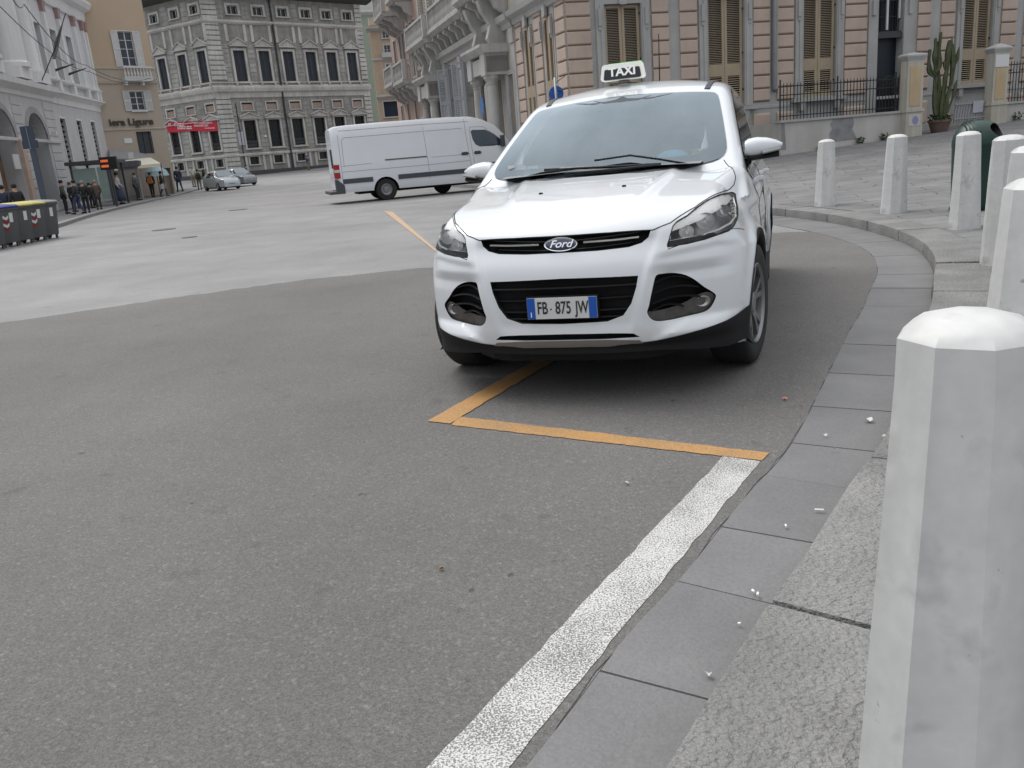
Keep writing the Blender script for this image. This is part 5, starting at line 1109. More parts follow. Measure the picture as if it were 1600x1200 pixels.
def portal(c0,c1,r=.24,zc=3.95,o=.60):
    f=MB(fr); 
    for s in (c0,c1): f.box((s-.34,o-.34,-.1),(s+.34,o+.34,.55)); colonnette(f,s,o,.55,zc,r,16)
    for s in (c0,c1): f.box((s-.22,0,0),(s+.22,.14,zc))
    P=f.build('portal',ORS,OP,autos=40)
    f=MB(fr); 
    for s in (c0,c1): f.box((s-.32,0,zc),(s+.32,o+.32,zc+.75))
    f.box((c0-.32,0,zc+.10),(c1+.32,o+.25,zc+.65)); moulding(f,c0-.5,c1+.5,[(0,zc+.75),(o+.34,zc+.75),(o+.5,zc+.95),(o+.5,zc+1.05),(0,zc+1.05)]); f.build('entablature',ORS,P)
    for s in (c0,c1):
        f=MB(fr); ps=[(0,zc+1.05),(o-.05,zc+1.05),(o+.10,zc+1.25),(o-.05,zc+1.7),(o+.25,zc+2.2),(o+.35,zc+2.55),(0,zc+2.7)]
        f.loft([[(s+dx,q,z) for q,z in ps] for dx in (-.17,.17)]); f.build('scroll_console',ORS,P,bevel=.04)
portal(6.35,8.35); portal(16.9,18.9,.22)
def balcony(bld,fr,a,b_,z0,z1,o1,mt,nb,brk=True,nm='balcony'):
    f=MB(fr); f.box((a,0,z0-.16),(b_,o1,z0)); moulding(f,a-.05,b_+.05,[(0,z0-.24),(o1-.1,z0-.24),(o1+.08,z0-.10),(o1+.08,z0+.02),(0,z0+.02)]); B_=f.build(nm,mt,bld)
    f=MB(fr); baluster_row(f,a,b_,z0+.02,z1,o1-.06,nb)
    for s in (a,b_): f.box((s-.09,o1-.16,z0),(s+.09,o1+.04,z1+.03)); 
    fa=MB(lambda s,o,z:fr(o,s,z)); 
    for s in (a,b_): 
        f.box((s-.06,.0,z1-.1),(s+.06,o1-.1,z1)); 
        for q in range(2): f.box((s-.04,.2+.3*q,z0),(s+.04,.28+.3*q,z1-.1))
    f.build('balustrade',mt,B_)
    if brk:
        n=max(2,int((b_-a)/1.1)+1)
        for k in range(n):
            f=MB(fr); s=a+.15+(b_-a-.3)*k/(n-1); f.loft([[(s+dx,q,z) for q,z in ((0,z0-.24),(o1*.85,z0-.24),(o1*.9,z0-.40),(o1*.55,z0-.55),(o1*.45,z0-.8),(o1*.15,z0-1.0),(0,z0-1.05))] for dx in (-.12,.12)]); f.build('bracket',mt,B_,bevel=.02)
    return B_
balcony(OP,fr,5.6,9.2,6.95,7.9,1.05,ORS,14)
balcony(OP,fr,9.5,15.6,6.75,7.7,.80,ORS,24); balcony(OP,fr,15.9,20.4,6.60,7.55,1.0,ORS,18)
m=MB(fr); m.box((5,-8,15.9),(21.3,.6,16.4)); m.build('roof',mat('slate_roof'),OP)
# ================= pink building after it
PKF=mat('pink_far_stucco',(.43,.30,.25),.85,var=.10,vs=.8,streak=.15)
b=sp(21.3); PB=empty('pink_building',(b[0],b[1],0),0,'tall salmon pink building with stone balconies and dark slit windows beyond the ornate palace','building')
fr=frame(CP,-15.5,-1,b)
hs=[(x,x+.55,3.4,4.4) for x in (22.2,24.4,26.8,29)]+[(22.6,23.1,5.6,8.4),(23.6,24.1,5.6,8.4),(24.6,25.1,5.6,8.4),(26.2,26.8,5.7,8.2),(27.3,27.9,5.7,8.2),(23.5,24.3,10.2,13),(26.4,27.3,10.2,13),(29,29.8,10.2,13),(29.2,29.9,5.7,8.2)]
m=MB(fr); wall(m,21.3,31,-.3,20,hs,.3); 
m.build('wall',PKF,PB)
for a,b_,c,d in hs: window(PB,fr,a,b_,c,d,ORS,w=.10,p=.04,bars=(1,2),mfr=None,mp=DARKW)
balcony(PB,fr,25.7,28.6,5.5,6.5,1.0,ORS,9); balcony(PB,fr,22.2,25.3,5.35,6.35,1.0,ORS,9); balcony(PB,fr,25.8,28.8,9.3,10.5,1.15,ORS,10); balcony(PB,fr,22.8,24.9,9.6,10.6,1.0,ORS,7)
# ================= small orange building closing the street
def wpt(px,Y): d=pray(px,100); return (d.x*Y/d.y,Y)
OY=96; b=wpt(583,OY); az=62
OB=empty('orange_house',(b[0],b[1],0),0,'narrow orange house with a roof terrace at the far end of the street','building')
def fitfr(P0,az,side=1): return frame(P0,az,side,P0)
fr=fitfr(b,78)
def zat(py,px,Y):
    d=pray(px,py); return CAMH+d.z*Y/d.y
OR=mat('orange_stucco',(.42,.31,.23),.85,var=.08,streak=.15)
ztop=zat(42,600,OY); hs=[]
for (y0,y1) in ((48,58),(70,83),(100,112),(127,138)):
    z1=zat(y0,605,OY);z0=zat(y1,608,OY); hs.append((1.35,2.0,z0,z1))
m=MB(fr); wall(m,.0,5.2,-.3,ztop,hs+[(.6,2.6,zat(182,612,OY),zat(158,612,OY))],.3); m.build('wall',OR,OB)
for i,h in enumerate(hs): window(OB,fr,*h,ORS,w=.16,p=.06,bars=(1,1),mfr=mat('white_frame'))
h=(.6,2.6,zat(182,612,OY),zat(158,612,OY)); window(OB,fr,*h,ORS,w=.12,p=.05,bars=(1,0),mfr=None)
m=MB(fr); moulding(m,-.4,5.3,[(0,ztop-.3),(.5,ztop-.1),(.55,ztop+.1),(0,ztop+.1)]); z_=zat(93,600,OY); moulding(m,-.1,5.2,[(0,z_-.1),(.15,z_),(.15,z_+.2),(0,z_+.2)]); z_=zat(150,612,OY); moulding(m,-.1,5.2,[(0,z_-.2),(.35,z_),(.35,z_+.2),(0,z_+.2)]); z_=zat(90,600,OY); m.box((1.0,0,z_),(2.4,.5,z_+.5)); m.build('cornices',ORS,OB)
m=MB(fr); m.box((.0,-4,ztop+.1),(5.2,-.2,ztop+.25)); m.box((.1,-.3,ztop+.25),(2.2,-.1,ztop+1.0)); m.box((.9,-3,ztop+.25),(5,-1.2,ztop+3.2)); m.build('terrace',mat('terrace_ochre',(.46,.36,.25),.85),OB)
# ================= green building behind
GY=118; b=wpt(556,GY); GB=empty('green_building',(b[0],b[1],0),0,'pale green building with dark green shutters seen in the gap of the street','building'); fr=fitfr(b,70)
GR=mat('pale_green_stucco',(.33,.38,.31),.85,var=.06); zt=zat(18,575,GY); hs=[]
for (y0,y1) in ((30,43),(57,71),(82,96)): hs.append((2.55,3.55,zat(y1,580,GY),zat(y0,578,GY)))
m=MB(fr); wall(m,0,8,-.3,zt,hs,.3); m.build('wall',GR,GB)
for h in hs:
    w_=window(GB,fr,*h,mat('white_frame'),w=.30,p=.05,bars=(0,0)); l=MB(fr); louvre(l,h[0],(h[0]+h[1])/2,h[2],h[3],-.1,12); louvre(l,(h[0]+h[1])/2,h[1],h[2],h[3],-.1,12); l.build('shutter',mat('green_shutter',(.015,.055,.045),.6),w_)
m=MB(fr); moulding(m,-.2,8,[(0,zt-.3),(.5,zt),(.5,zt+.3),(0,zt+.3)]); m.build('cornice',mat('white_frame'),GB)
m=MB(fr); m.box((.5,-5,zt+.3),(8,-1,zt+3.5)); m.build('attic',mat('pale_attic',(.55,.53,.50),.85),GB)
# ================= dark palazzo at the end of the square
DK=mat('hazed_soot_stone',(.29,.28,.265),.9,var=.25,vs=1.2,fine=.10,fs=6,streak=.25)  # palazzo stone and shutters paled in the colour to stand in for haze
LS=mat('hazed_weathered_stone',(.52,.505,.48),.85,var=.22,vs=.6,streak=.22)
PNK=mat('faded_pink_panel',(.33,.25,.215),.85,var=.12)
SHB=mat('hazed_blue_black_shutter',(.045,.052,.068),.6,var=.15)
PC=(-30.333,100.0)
DP=empty('dark_palazzo',(PC[0],PC[1],0),0,'large soot darkened stone palazzo with pedimented windows and pale quoins','building')
fR=frame(PC,46.3,1,PC); fL=frame(PC,-57.8,-1,PC)
def palazzo(fr,s_end,wins,last=False,quoin=True):
    hs=[]
    for a in wins:
        hs+=[(a,a+1.38,11.15,14.45),(a-.05,a+1.45,3.85,6.9),(a+.05,a+1.40,8.02,8.85),(a+.05,a+1.2,2.0,2.85),(a+.1,a+1.35,18.25,19.15)]
    m=MB(fr); wall(m,0,s_end,-.5,20.2,hs,.35); m.build('wall',DK,DP)
    q=MB(fr)
    # rusticated corner and end strips, frieze pilasters, cornices
    for a,b_ in (((0.02,1.75),) if quoin else ())+(((s_end-.95,s_end),) if last else ()):
        z=.9
        while z<19.8:
            if not (9.3<z<11.0): q.loft([[(s,0,z+.05),(s,.14,z+.05),(s,.14,z+.47),(s,0,z+.47)] for s in (a,b_)])
            z+=.52
    moulding(q,-.15,s_end,[(0,9.35),(.12,9.4),(.16,9.9),(.42,10.05),(.50,10.35),(.50,10.55),(.1,10.7),(0,10.75)])
    moulding(q,-.1,s_end,[(0,17.2),(.15,17.25),(.3,17.4),(.32,17.6),(0,17.7)]); moulding(q,-.1,s_end,[(0,2.95),(.18,3.0),(.2,3.2),(0,3.3)])
    moulding(q,-.1,s_end,[(0,11.0),(.05,10.98),(.06,11.1),(0,11.12)])
    for a in wins:
        for s in (a-.45,a+1.83):
            q.box((s-.17,0,15.4),(s+.17,.12,17.2)); q.box((s-.14,0,.9),(s+.14,.10,2.95))
        q.box((a-.2,0,10.72),(a-.05,.3,11.0)); q.box((a+1.45,0,10.72),(a+1.6,.3,11.0))
    q.build('stone_trim',LS,DP)
    for i in range(len(wins)+1):
        s0=(wins[i-1]+1.85 if i else (1.8 if quoin else .02)); s1=(wins[i]-.47 if i<len(wins) else s_end-1)
        if s1-s0<.2: continue
        for z0,z1 in ((3.4,9.2),(11.15,15.3),(17.75,20)):
            z=z0; q=MB(fr)
            while z<z1-.3: q.box((s0,0,z),(s1,.035,z+.44)); z+=.5
            q.build('stone_courses',mat('hazed_soot_courses',(.34,.33,.315),.9,var=.28,vs=.9,fine=.1,fs=6,streak=.2,island=.12),DP)  # courses carry the same painted haze
    q=MB(fr); moulding(q,-.3,s_end,[(0,.4),(.25,.4),(.25,1.25),(.1,1.3),(0,1.3)]); q.build('plinth',mat('dark_plinth',(.07,.07,.075),.9,var=.1),DP)
    for i,a in enumerate(wins):
        # piano nobile
        f=MB(fr); surround(f,a,a+1.38,11.15,14.45,.24,.12); f.box((a-.35,0,10.95),(a+1.73,.2,11.12)); w_=f.build('window',LS,DP)
        f=MB(fr); pediment(f,a-.38,a+1.76,14.95,.75,.35); f.loft([[(a+.55+dx,.3,15.6),(a+.85+dx,.3,15.6),(a+.85+dx,.1,15.9),(a+.55+dx,.1,15.9)] for dx in (-.05,.05)]); f.build('pediment',LS,w_)
        f=MB(fr); c=a+.69; louvre(f,a,c-.01,11.2,14.4,-.12,30,st=.06); louvre(f,c+.01,a+1.38,11.2,14.4,-.12,30,st=.06); f.box((a,-.20,11.2),(a+1.38,-.15,14.4)); f.build('shutter',SHB,w_)
        f=MB(fr); f.box((a+.05,.0,10.78),(a+1.33,.04,10.95)); f.build('apron_panel',PNK,w_)
        # ground floor with grille and curved pediment
        f=MB(fr); surround(f,a-.05,a+1.45,3.85,6.9,.22,.12); f.box((a-.35,0,3.65),(a+1.75,.2,3.83)); w_=f.build('window',LS,DP)
        f=MB(fr); pediment(f,a-.45,a+1.85,7.15,.55,.35,seg=False); f.build('pediment',LS,w_)
        win_glass(w_,fr,a-.05,a+1.45,3.85,6.9,-.28,mp=DARKW)
        f=MB(fr)
        for k in range(7): s=a+.05+1.3*k/6; f.box((s-.02,-.10,3.85),(s+.02,-.06,6.9))
        for z in (4.4,5.0,5.6,6.2): f.box((a-.05,-.105,z),(a+1.45,-.055,z+.04))
        f.build('window_grille',IRON,w_)
        if i in (0,2,3): f=MB(fr); f.box((a+.0,-.2,4.0),(a+1.4,-.14,4.65)); f.build('lower_blind',mat('grey_blind',(.09,.10,.11),.7),w_)
        # mezzanine, attic and basement
        f=MB(fr); surround(f,a+.05,a+1.40,8.02,8.85,.16,.08); f.box((a-.12,0,7.9),(a+1.57,.14,8.0)); w_=f.build('window',LS,DP); f=MB(fr); f.box((a+.05,-.12,8.02),(a+1.40,-.05,8.68)); f.build('infill_panel',PNK,w_); win_glass(w_,fr,a+.05,a+1.40,8.02,8.85,-.2,mp=DARKW)
        window(DP,fr,a+.1,a+1.35,18.25,19.15,LS,w=.26,p=.10,bars=(1,0),mfr=mat('white_frame'),mp=DARKW)
        window(DP,fr,a+.05,a+1.2,2.0,2.85,LS,w=.16,p=.06,bars=(0,0),mp=DARKW)
palazzo(fR,21.1,[3.0,6.15,9.28,12.38,15.3,18.3],last=True)
palazzo(fL,16,[.30,3.60,7.12,10.6],quoin=False)
m=MB(fR); m.loft([[(s,0,20.1),(s,.3,20.15),(s,1.5,20.45),(s,1.55,20.75),(s,0,20.8)] for s in (-1.2,22.2)]); m.build('eaves',mat('dark_eaves',(.06,.058,.055),.9),DP)
m=MB(fL); m.loft([[(s,0,20.1),(s,.3,20.15),(s,1.5,20.45),(s,1.55,20.75),(s,0,20.8)] for s in (-1.2,16)]); m.build('eaves',mat('dark_eaves'),DP)
m=MB(fR); m.tube([(8.45,.18,20.1),(8.45,.18,1.0)],.11,8); m.build('drain_pipe',mat('dark_pipe',(.035,.035,.04),.6),DP)
m=MB(fR); m.tube([(2.32,.1,8.8),(2.32,.1,1.2)],.05,6); m.build('drain_pipe',mat('dark_pipe'),DP)
m=MB(fR); m.box((5.25,.12,4.95),(5.55,.2,5.15)); m.build('small_plaque',mat('plaque_white'),DP)
m=MB(fR); m.box((1.95,.02,4.2),(2.65,.12,5.7)); m.build('notice_board',mat('notice_grey'),DP)
# red banner on the left wing
b=fL(4.4,.2,0); BN=empty('red_banner',(PC[0]+b[0],PC[1]+b[1],6.0),0,'red banner with white lettering hung across the dark palazzo','banner'); bf=frame(PC,-57.8,-1,(PC[0]+b[0],PC[1]+b[1])); f_=lambda s,o,z:(bf(s,o,0)[0],bf(s,o,0)[1],z-6.0)
def bz(s): return 7.05+.062*(s-.2)
m=MB(f_); n=18; A=[(8.75+(.15-8.75)*k/n) for k in range(n+1)]
m.add([(s,.22+.03*math.sin(s*3),bz(s)-1.12-.05*math.sin(s)) for s in A]+[(s,.22,bz(s)) for s in A],[(k,k+1,n+2+k,n+1+k) for k in range(n)]); m.build('banner_cloth',mat('banner_red',(.50,.015,.04),.7,var=.05),BN)
def bars(segs):
    m=MB(f_)
    for s0,s1,t0,t1 in segs: m.add([(s0,.27,bz(s0)-t0),(s1,.27,bz(s1)-t0),(s1,.27,bz(s1)-t1),(s0,.27,bz(s0)-t1)],[(0,1,2,3)])
    return m
m=bars([]); rg=random.Random(5)
def scribble(s0,s1,t0,t1,st):
    s=s0
    while s>s1:
        w=st*rg.uniform(.5,.9); h=rg.uniform(.75,1)
        for q in ((s,s-w*.35,t0,t0+(t1-t0)*h),(s-w*.35,s-w,t0,t0+(t1-t0)*.28),(s-w*.35,s-w,t0+(t1-t0)*.62,t0+(t1-t0)*.9)): m.add([(q[0],.27,bz(q[0])-q[2]),(q[1],.27,bz(q[1])-q[2]),(q[1],.27,bz(q[1])-q[3]),(q[0],.27,bz(q[0])-q[3])],[(0,1,2,3)])
        s-=st
scribble(8.35,7.9,.15,.5,.25); scribble(7.3,5.6,.18,.50,.26); scribble(6.8,4.3,.52,.88,.28); scribble(3.9,.7,.16,.34,.20); scribble(3.9,1.6,.42,.62,.2); scribble(2.2,.6,.75,.88,.14)
m.build('banner_lettering',mat('banner_white',(.75,.72,.72),.7,var=0),BN)
# ================= yellow building
YW=mat('ochre_yellow_stucco',(.47,.37,.27),.85,var=.04,vs=.6)
YL=mat('ochre_lower_stucco',(.42,.36,.30),.85,var=.06,vs=.6)
WSH=mat('white_shutter',(.60,.61,.61),.6,var=.03)
YC=(-26.78,61.83); YB=empty('ochre_building',(YC[0],YC[1],0),0,'ochre corner house with white shutters, a small balcony and dark raised lettering','building')
fr=frame(YC,43.2,1,YC)
HB=[(2.26,3.30,9.05,11.34),(2.30,3.30,6.10,7.38),(2.30,3.28,3.1,4.58)]
m=MB(fr); wall(m,-.5,4.45,8.9,22,[HB[0]],.3); m.build('wall',YW,YB)
m=MB(fr); wall(m,-.5,4.45,-.5,8.9,HB[1:]+[(3.6,4.3,.1,2.0)],.3); moulding(m,-.5,4.5,[(0,7.85),(.08,7.9),(.1,8.1),(.03,8.15),(.03,8.8),(.08,8.85),(.08,8.95),(0,9.0)]); moulding(m,-.5,4.5,[(0,4.76),(.06,4.78),(.06,4.86),(0,4.9)]); m.build('lower_wall',YL,YB)
side=frame((YC[0]+fr(4.45,0,0)[0],YC[1]+fr(4.45,0,0)[1]),-22,-1,YC); m=MB(side); m.add([(0,0,-.5),(12,0,-.5),(12,0,22),(0,0,22)],[(0,1,2,3)]); m.build('side_wall',YL,YB)
for i,h in enumerate(HB):
    w_=window(YB,fr,*h,mat('white_frame') if i<2 else DARKW,w=.05,p=.03,bars=(1,[3,2,1][i]),mfr=mat('white_frame') if i<2 else mat('dark_sash',(.05,.05,.05),.6),o=-.15,sill=i<2,mp=PANE)
    if i<2:
        for x0,x1 in ((h[0]-.50,h[0]-.02),(h[1]+.02,h[1]+.52)):
            l=MB(fr); mid=(h[2]+h[3])/2; louvre(l,x0,x1,h[2]-.05,mid,.05,12,st=.05); louvre(l,x0,x1,mid,h[3]+.03,.05,12,st=.05); l.box((x0+.05,.045,h[2]),(x1-.05,.055,h[3])); l.build('shutter',WSH,w_)
m=MB(fr); m.box((1.95,0,8.0),(4.0,.55,8.22)); m.box((2.0,0,7.75),(2.15,.45,8.0)); m.box((3.2,0,7.75),(3.35,.45,8.0)) ; B_=m.build('balcony',WSH,YB); m=MB(fr); baluster_row(m,1.95,4.0,8.22,8.98,.5,9,r=.06); m.build('balustrade',WSH,B_)
text_obj('raised_lettering','iera Ligure',.66,mat('bronze_lettering',(.045,.05,.04),.5,var=0),YB,fr(2.05,.06,5.30),fr(1,0,0),ext=.04,bold=.012,sx=1.12)
m=MB(fr); m.box((1.28,0,3.88),(1.85,.04,4.22)); m.build('street_plaque',mat('plaque_white'),YB)
# ================= white pilastered building and the stone portico
WHT=mat('white_painted_stucco',(.74,.74,.745),.8,var=.05,vs=.8,streak=.10)
WG=mat('pale_grey_stucco',(.56,.56,.575),.8,var=.06,vs=.8,streak=.10)
DSL=mat('slit_dark',(.04,.04,.042),.5,var=0)
A0=(-23.817,47.11); A1=(A0[0]-.6,A0[1])
WB=empty('white_building',(A1[0],A1[1],0),0,'white pilastered building with tall windows above narrow dark slits','building')
fr=frame(A1,-9.1,1,A1)
SL=[(5.75,6.75,2.6,5.2),(8.95,9.95,2.7,5.22),(12.0,12.95,2.8,5.28)]; UW=[(4.65,5.75,7.45,10.38),(7.4,8.5,7.45,10.38),(10.35,11.45,7.45,10.38)]
m=MB(fr); wall(m,3.4,15.1,-.3,6.0,SL,.5); m.build('lower_wall',WG,WB)
m=MB(fr); wall(m,2.4,15.1,6.0,14,UW,.30); m.build('upper_wall',mat('pale_lilac_stucco',(.62,.62,.64),.8,var=.05),WB)
m=MB(fr); moulding(m,3.4,15.35,[(0,6.0),(.06,6.02),(.08,6.35),(.25,6.5),(.42,6.60),(.42,6.68),(.05,6.75),(0,6.75)]); moulding(m,3.9,15.2,[(0,7.28),(.30,7.28),(.34,7.34),(.34,7.42),(0,7.42)])
for s in (4.1,6.6,9.3,12.3,14.2,14.85): 
    m.box((s-.22,0,6.75),(s+.22,.30,7.28)); m.loft([[(s-.18*k,0,z),(s+.18*k,0,z),(s+.18*k,.20*k,z),(s-.18*k,.20*k,z)] for k,z in ((1.2,7.42),(1.2,7.55),(1,7.6),(.92,11.15))])
moulding(m,2.4,15.3,[(0,11.75),(.15,11.78),(.2,12.0),(.22,12.35),(.55,12.55),(.70,12.85),(.70,13.0),(0,13.1)]); m.build('pilasters_and_cornice',WHT,WB)
for s in (6.6,9.3,12.3,14.2,14.85):
    m=MB(fr); m.loft([[(s-k,0,z),(s+k,0,z),(s+k,.10+k*.6,z),(s-k,.10+k*.6,z)] for k,z in ((.17,11.15),(.20,11.3),(.19,11.4),(.27,11.7),(.28,11.76))]); m.build('capital',mat('rose_capitals',(.36,.25,.24),.8),WB)
for h in SL:
    w_=window(WB,fr,*h,WHT,w=.10,p=.04,o=-.45,bars=(0,0),mp=DSL); g_=MB(fr)
    for k in range(9): z=h[2]+(h[3]-h[2])*(k+.5)/9; g_.box((h[1]-.16,-.25,z-.05),(h[1]-.02,-.10,z+.05))
    g_.build('bar_knobs',IRON,w_)
for h in UW: 
    w_=window(WB,fr,*h,WHT,w=.08,p=.03,bars=(1,3),mfr=mat('pale_sash',(.45,.45,.46),.6),mp=mat('pale_pane',(.12,.12,.13),.1,var=0)); g_=MB(fr); g_.box((h[0],-.24,h[2]),(h[0]+.35,-.2,h[3]-.2)); g_.build('curtain',mat('curtain_grey',(.34,.33,.34),.8),w_)
m=MB(fr); m.box((5.8,.0,2.05),(7.1,.05,2.35)); m.build('name_plaque',mat('street_plaque_grey',(.30,.30,.31),.6),WB)
m=MB(fr); m.box((2.4,-10,13.9),(15,.3,14.2)); m.build('roof',mat('slate_roof'),WB)
for s,l in ((5.6,.7),(8.0,.8)):
    m=MB(fr); m.loft([[(s+.0,.4,7.75),(s+.06,.4,7.75),(s+.03,.4,7.9)],[(s+.6,1.3,8.15),(s+.66,1.3,8.15),(s+.63,1.3,8.2)]]); m.build('bracket_lamp',IRON,WB)
PO=empty('stone_portico',(A0[0],A0[1],0),0,'pale grey stone arcade with round arches and big white half columns at the left edge','building')
fr=frame(A0,-9.1,1,A0)
def archwall(fr,arches,s0,s1,z0,z1,depth):
    m=MB(fr); n=14
    xs_=sorted([s0,s1]+[q for a in arches for q in (a[0],a[1])])
    prev=s0
    for a,b_,zs in arches:
        m.add([(prev,0,z0),(a,0,z0),(a,0,z1),(prev,0,z1)],[(0,1,2,3)]); r_=(b_-a)/2;c=(a+b_)/2
        P=[(c-r_*math.cos(math.pi*k/n),zs+r_*math.sin(math.pi*k/n)) for k in range(n+1)]
        m.add([(x,0,z) for x,z in P]+[(x,0,z1) for x,z in P],[(k,k+1,n+2+k,n+1+k) for k in range(n)])
        Q=[(a,z0)]+P+[(b_,z0)]; m.add([(x,0,z) for x,z in Q]+[(x,-depth,z) for x,z in Q],[(k,k+1,len(Q)+k+1,len(Q)+k) for k in range(len(Q)-1)]); prev=b_
    m.add([(prev,0,z0),(s1,0,z0),(s1,0,z1),(prev,0,z1)],[(0,1,2,3)]); m.add([(s1,0,z0),(s1,-1.2,z0),(s1,-1.2,z1),(s1,0,z1)],[(0,1,2,3)]); return m
AR=[(-7.6,-3.5,3.35),(-1.55,1.1,3.75)]; AR=[(-6.3,-3.45,3.7),(-1.60,1.15,3.75)]
m=archwall(fr,AR,-14,3.1,-.3,6.0,.9); m.build('arcade_wall',WG,PO)
m=MB(fr)
for a,b_,zs in AR:
    n=14;r_=(b_-a)/2;c=(a+b_)/2
    P=[(c-r_*math.cos(math.pi*k/n),zs+r_*math.sin(math.pi*k/n)) for k in range(n+1)]; P2=[(c-(r_+.32)*math.cos(math.pi*k/n),zs+(r_+.32)*math.sin(math.pi*k/n)) for k in range(n+1)]
    m.add([(x,.06,z) for x,z in P]+[(x,.06,z) for x,z in P2]+[(x,0,z) for x,z in P2]+[(x,0,z) for x,z in P],[(k,k+1,n+2+k,n+1+k) for k in range(n)]+[(n+1+k,n+2+k,2*n+3+k,2*n+2+k) for k in range(n)])
m.build('archivolts',STG,PO)
m=MB(fr)
for a,b_ in ((-14,-6.65),(-3.1,-1.95),(1.5,3.05)):
    z=1.3
    while z<5.6:
        if abs(z-3.5)>.2: m.loft([[(s,0,z+.03),(s,.035,z+.05),(s,.035,z+.40),(s,0,z+.42)] for s in (a,b_)])
        z+=.45
moulding(m,-14,3.12,[(0,3.62),(.10,3.65),(.10,3.78),(0,3.82)])
m.build('rusticated_blocks',WG,PO)
m=MB(fr); moulding(m,-14,3.3,[(0,5.85),(.08,5.9),(.1,6.1),(.45,6.35),(.5,6.6),(.05,6.75),(0,6.75)]); 
for s in (-3.4,-.2,1.6): m.box((s-.5,0,-.2),(s+.5,.35,.55))
m.build('cornice',WHT,PO)
m=MB(fr); wall(m,-14,2.6,6.75,14.5,[],.3,o=-.55); m.build('upper_wall',WHT,PO)
for s in (-4.6,-.9,1.9):
    m=MB(fr); m.box((s-.8,-.5,6.75),(s+.8,.35,7.3)); m.lathe if False else None
    r0=.62 if s<1 else .35; m.loft([[(s+r_*math.cos(2*math.pi*k/20),-.15+r_*math.sin(2*math.pi*k/20),z) for k in range(20)] for r_,z in ((r0*1.2,7.3),(r0*1.2,7.5),(r0,7.6),(r0*.98,10),(r0*.88,14.4))]); m.build('half_column',WHT,PO,autos=40)
for a,b_,zs in AR:
    m=MB(fr); m.box((a,-.92,-.2),(b_,-.88,5.4)); dd=m.build('arch_infill',mat('portico_dark',(.10,.095,.09),.8,var=.2),PO)
m=MB(fr); m.box((-6.1,-.85,.1),(-3.6,-.8,3.6)); m.build('doors',mat('wood_warm',(.25,.15,.08),.6),PO)
m=MB(fr); m.box((-3.42,-.7,-.1),(-2.9,.20,3.7)); m.build('warm_reveal',mat('warm_stone',(.52,.40,.33),.8),PO)  # reveal in a warmer stone colour than the arcade
m=MB(fr); m.box((-4.5,.02,2.3),(-3.75,.07,3.0)); m.build('notice',mat('plaque_white'),PO)
m=MB(fr); pp=[(1.2,.3,6.75),(1.6,1.2,8.4),(2.0,2.0,10.2)]; m.tube(pp,.028,6); pole=m.build('flag_pole',mat('dark_pipe'),PO)
m=MB(fr); m.loft([[(1.5+.0,1.0,7.9),(1.62,1.1,7.9),(1.55,1.2,7.95)],[(1.68,1.2,8.7),(1.85,1.35,8.7),(1.75,1.5,8.8)],[(1.82,1.7,9.6),(1.88,1.75,9.6),(1.86,1.8,9.65)]]); m.build('furled_flag',mat('flag_grey',(.16,.15,.15),.8),pole)
m=MB(fr); m.tube([(-.2,-.2,5.95),(-.2,0,5.95)],.02,6) if False else m.box((1.0,.30,4.05),(1.25,.55,4.2)); m.build('camera_lamp',WHT,PO)
# trolley wires overhead
def wire(nm,pts,lab,r=.018):
    P=[]
    for a,b_ in zip(pts,pts[1:]):
        for k in range(10): t=k/10; P.append(tuple(Vector(a).lerp(Vector(b_),t)-Vector((0,0,.5*4*t*(1-t)))))
    P.append(pts[-1]); m=MB(); m.tube(P,r,5); tag(m.build(nm,mat('wire_dark',(.05,.05,.055),.6)),lab,'cable','overhead cables at the left')
def wp(px,py,Y): d=pray(px,py); return (d.x*Y/d.y,Y,CAMH+d.z*Y/d.y)
wire('overhead_cable',[wp(-60,-25,30),wp(0,10,34),wp(140,112,59),wp(245,124,64.5)],'lower overhead cable crossing in front of the white building')
wire('overhead_cable',[wp(0,-45,30),wp(37,6,34),wp(135,102,58),wp(235,122,64)],'upper overhead cable crossing in front of the white building')
# ================= white van
VW=mat('van_white',(.66,.68,.71),.35,var=.03,vs=1.5,coat=.5)
VAN=empty('delivery_van',(-3.58,28.75,0),R(90-74),'long white panel van with a grey rub strip standing side on in the street','van')
# local: x forward, y left (away from the camera), z up; origin under the rear axle, near side at y=0 .. far side y=1.85
def vsec(x):
    zt=np.interp(x,[-1.62,-1.55,-1.3,0,2.3,3.1,3.5,3.9,4.25,4.45,4.9,5.15,5.2],[2.36,2.44,2.47,2.49,2.50,2.47,2.36,2.16,1.80,1.42,1.25,1.05,.7]); zb=np.interp(x,[-1.62,-1.5,5.0,5.2],[.45,.36,.32,.40]); ins=np.interp(x,[-1.62,-1.5,4.2,5.0,5.2],[.06,0,0,.12,.30]); return zt,zb,ins
def vring(x):
    zt,zb,ins=vsec(x); tum=.10*min(1,max(0,(zt-1.1)/1.4)); pts=[]
    prof=[(0.03,zb),(0,zb+.12),(0,.62),(-.0,1.15),(.015,1.25),(.02+tum*.6,zt-.45),(.02+tum,zt-.14),(.09+tum,zt-.03),(.26+tum,zt)]
    prof=[(a,min(b,zt)) for a,b in prof]
    L=[(x,a+ins,z) for a,z in prof]; Rr=[(x,1.86-a-ins,z) for a,z in prof][::-1]
    return L+Rr
m=MB(); m.loft([vring(x) for x in (-1.62,-1.58,-1.45,-1,-.45,.0,.45,1,1.6,2.3,2.8,3.1,3.3,3.5,3.7,3.9,4.1,4.25,4.45,4.7,4.9,5.1,5.18,5.2)])
vb=m.build('body',VW,VAN)
c=MB()
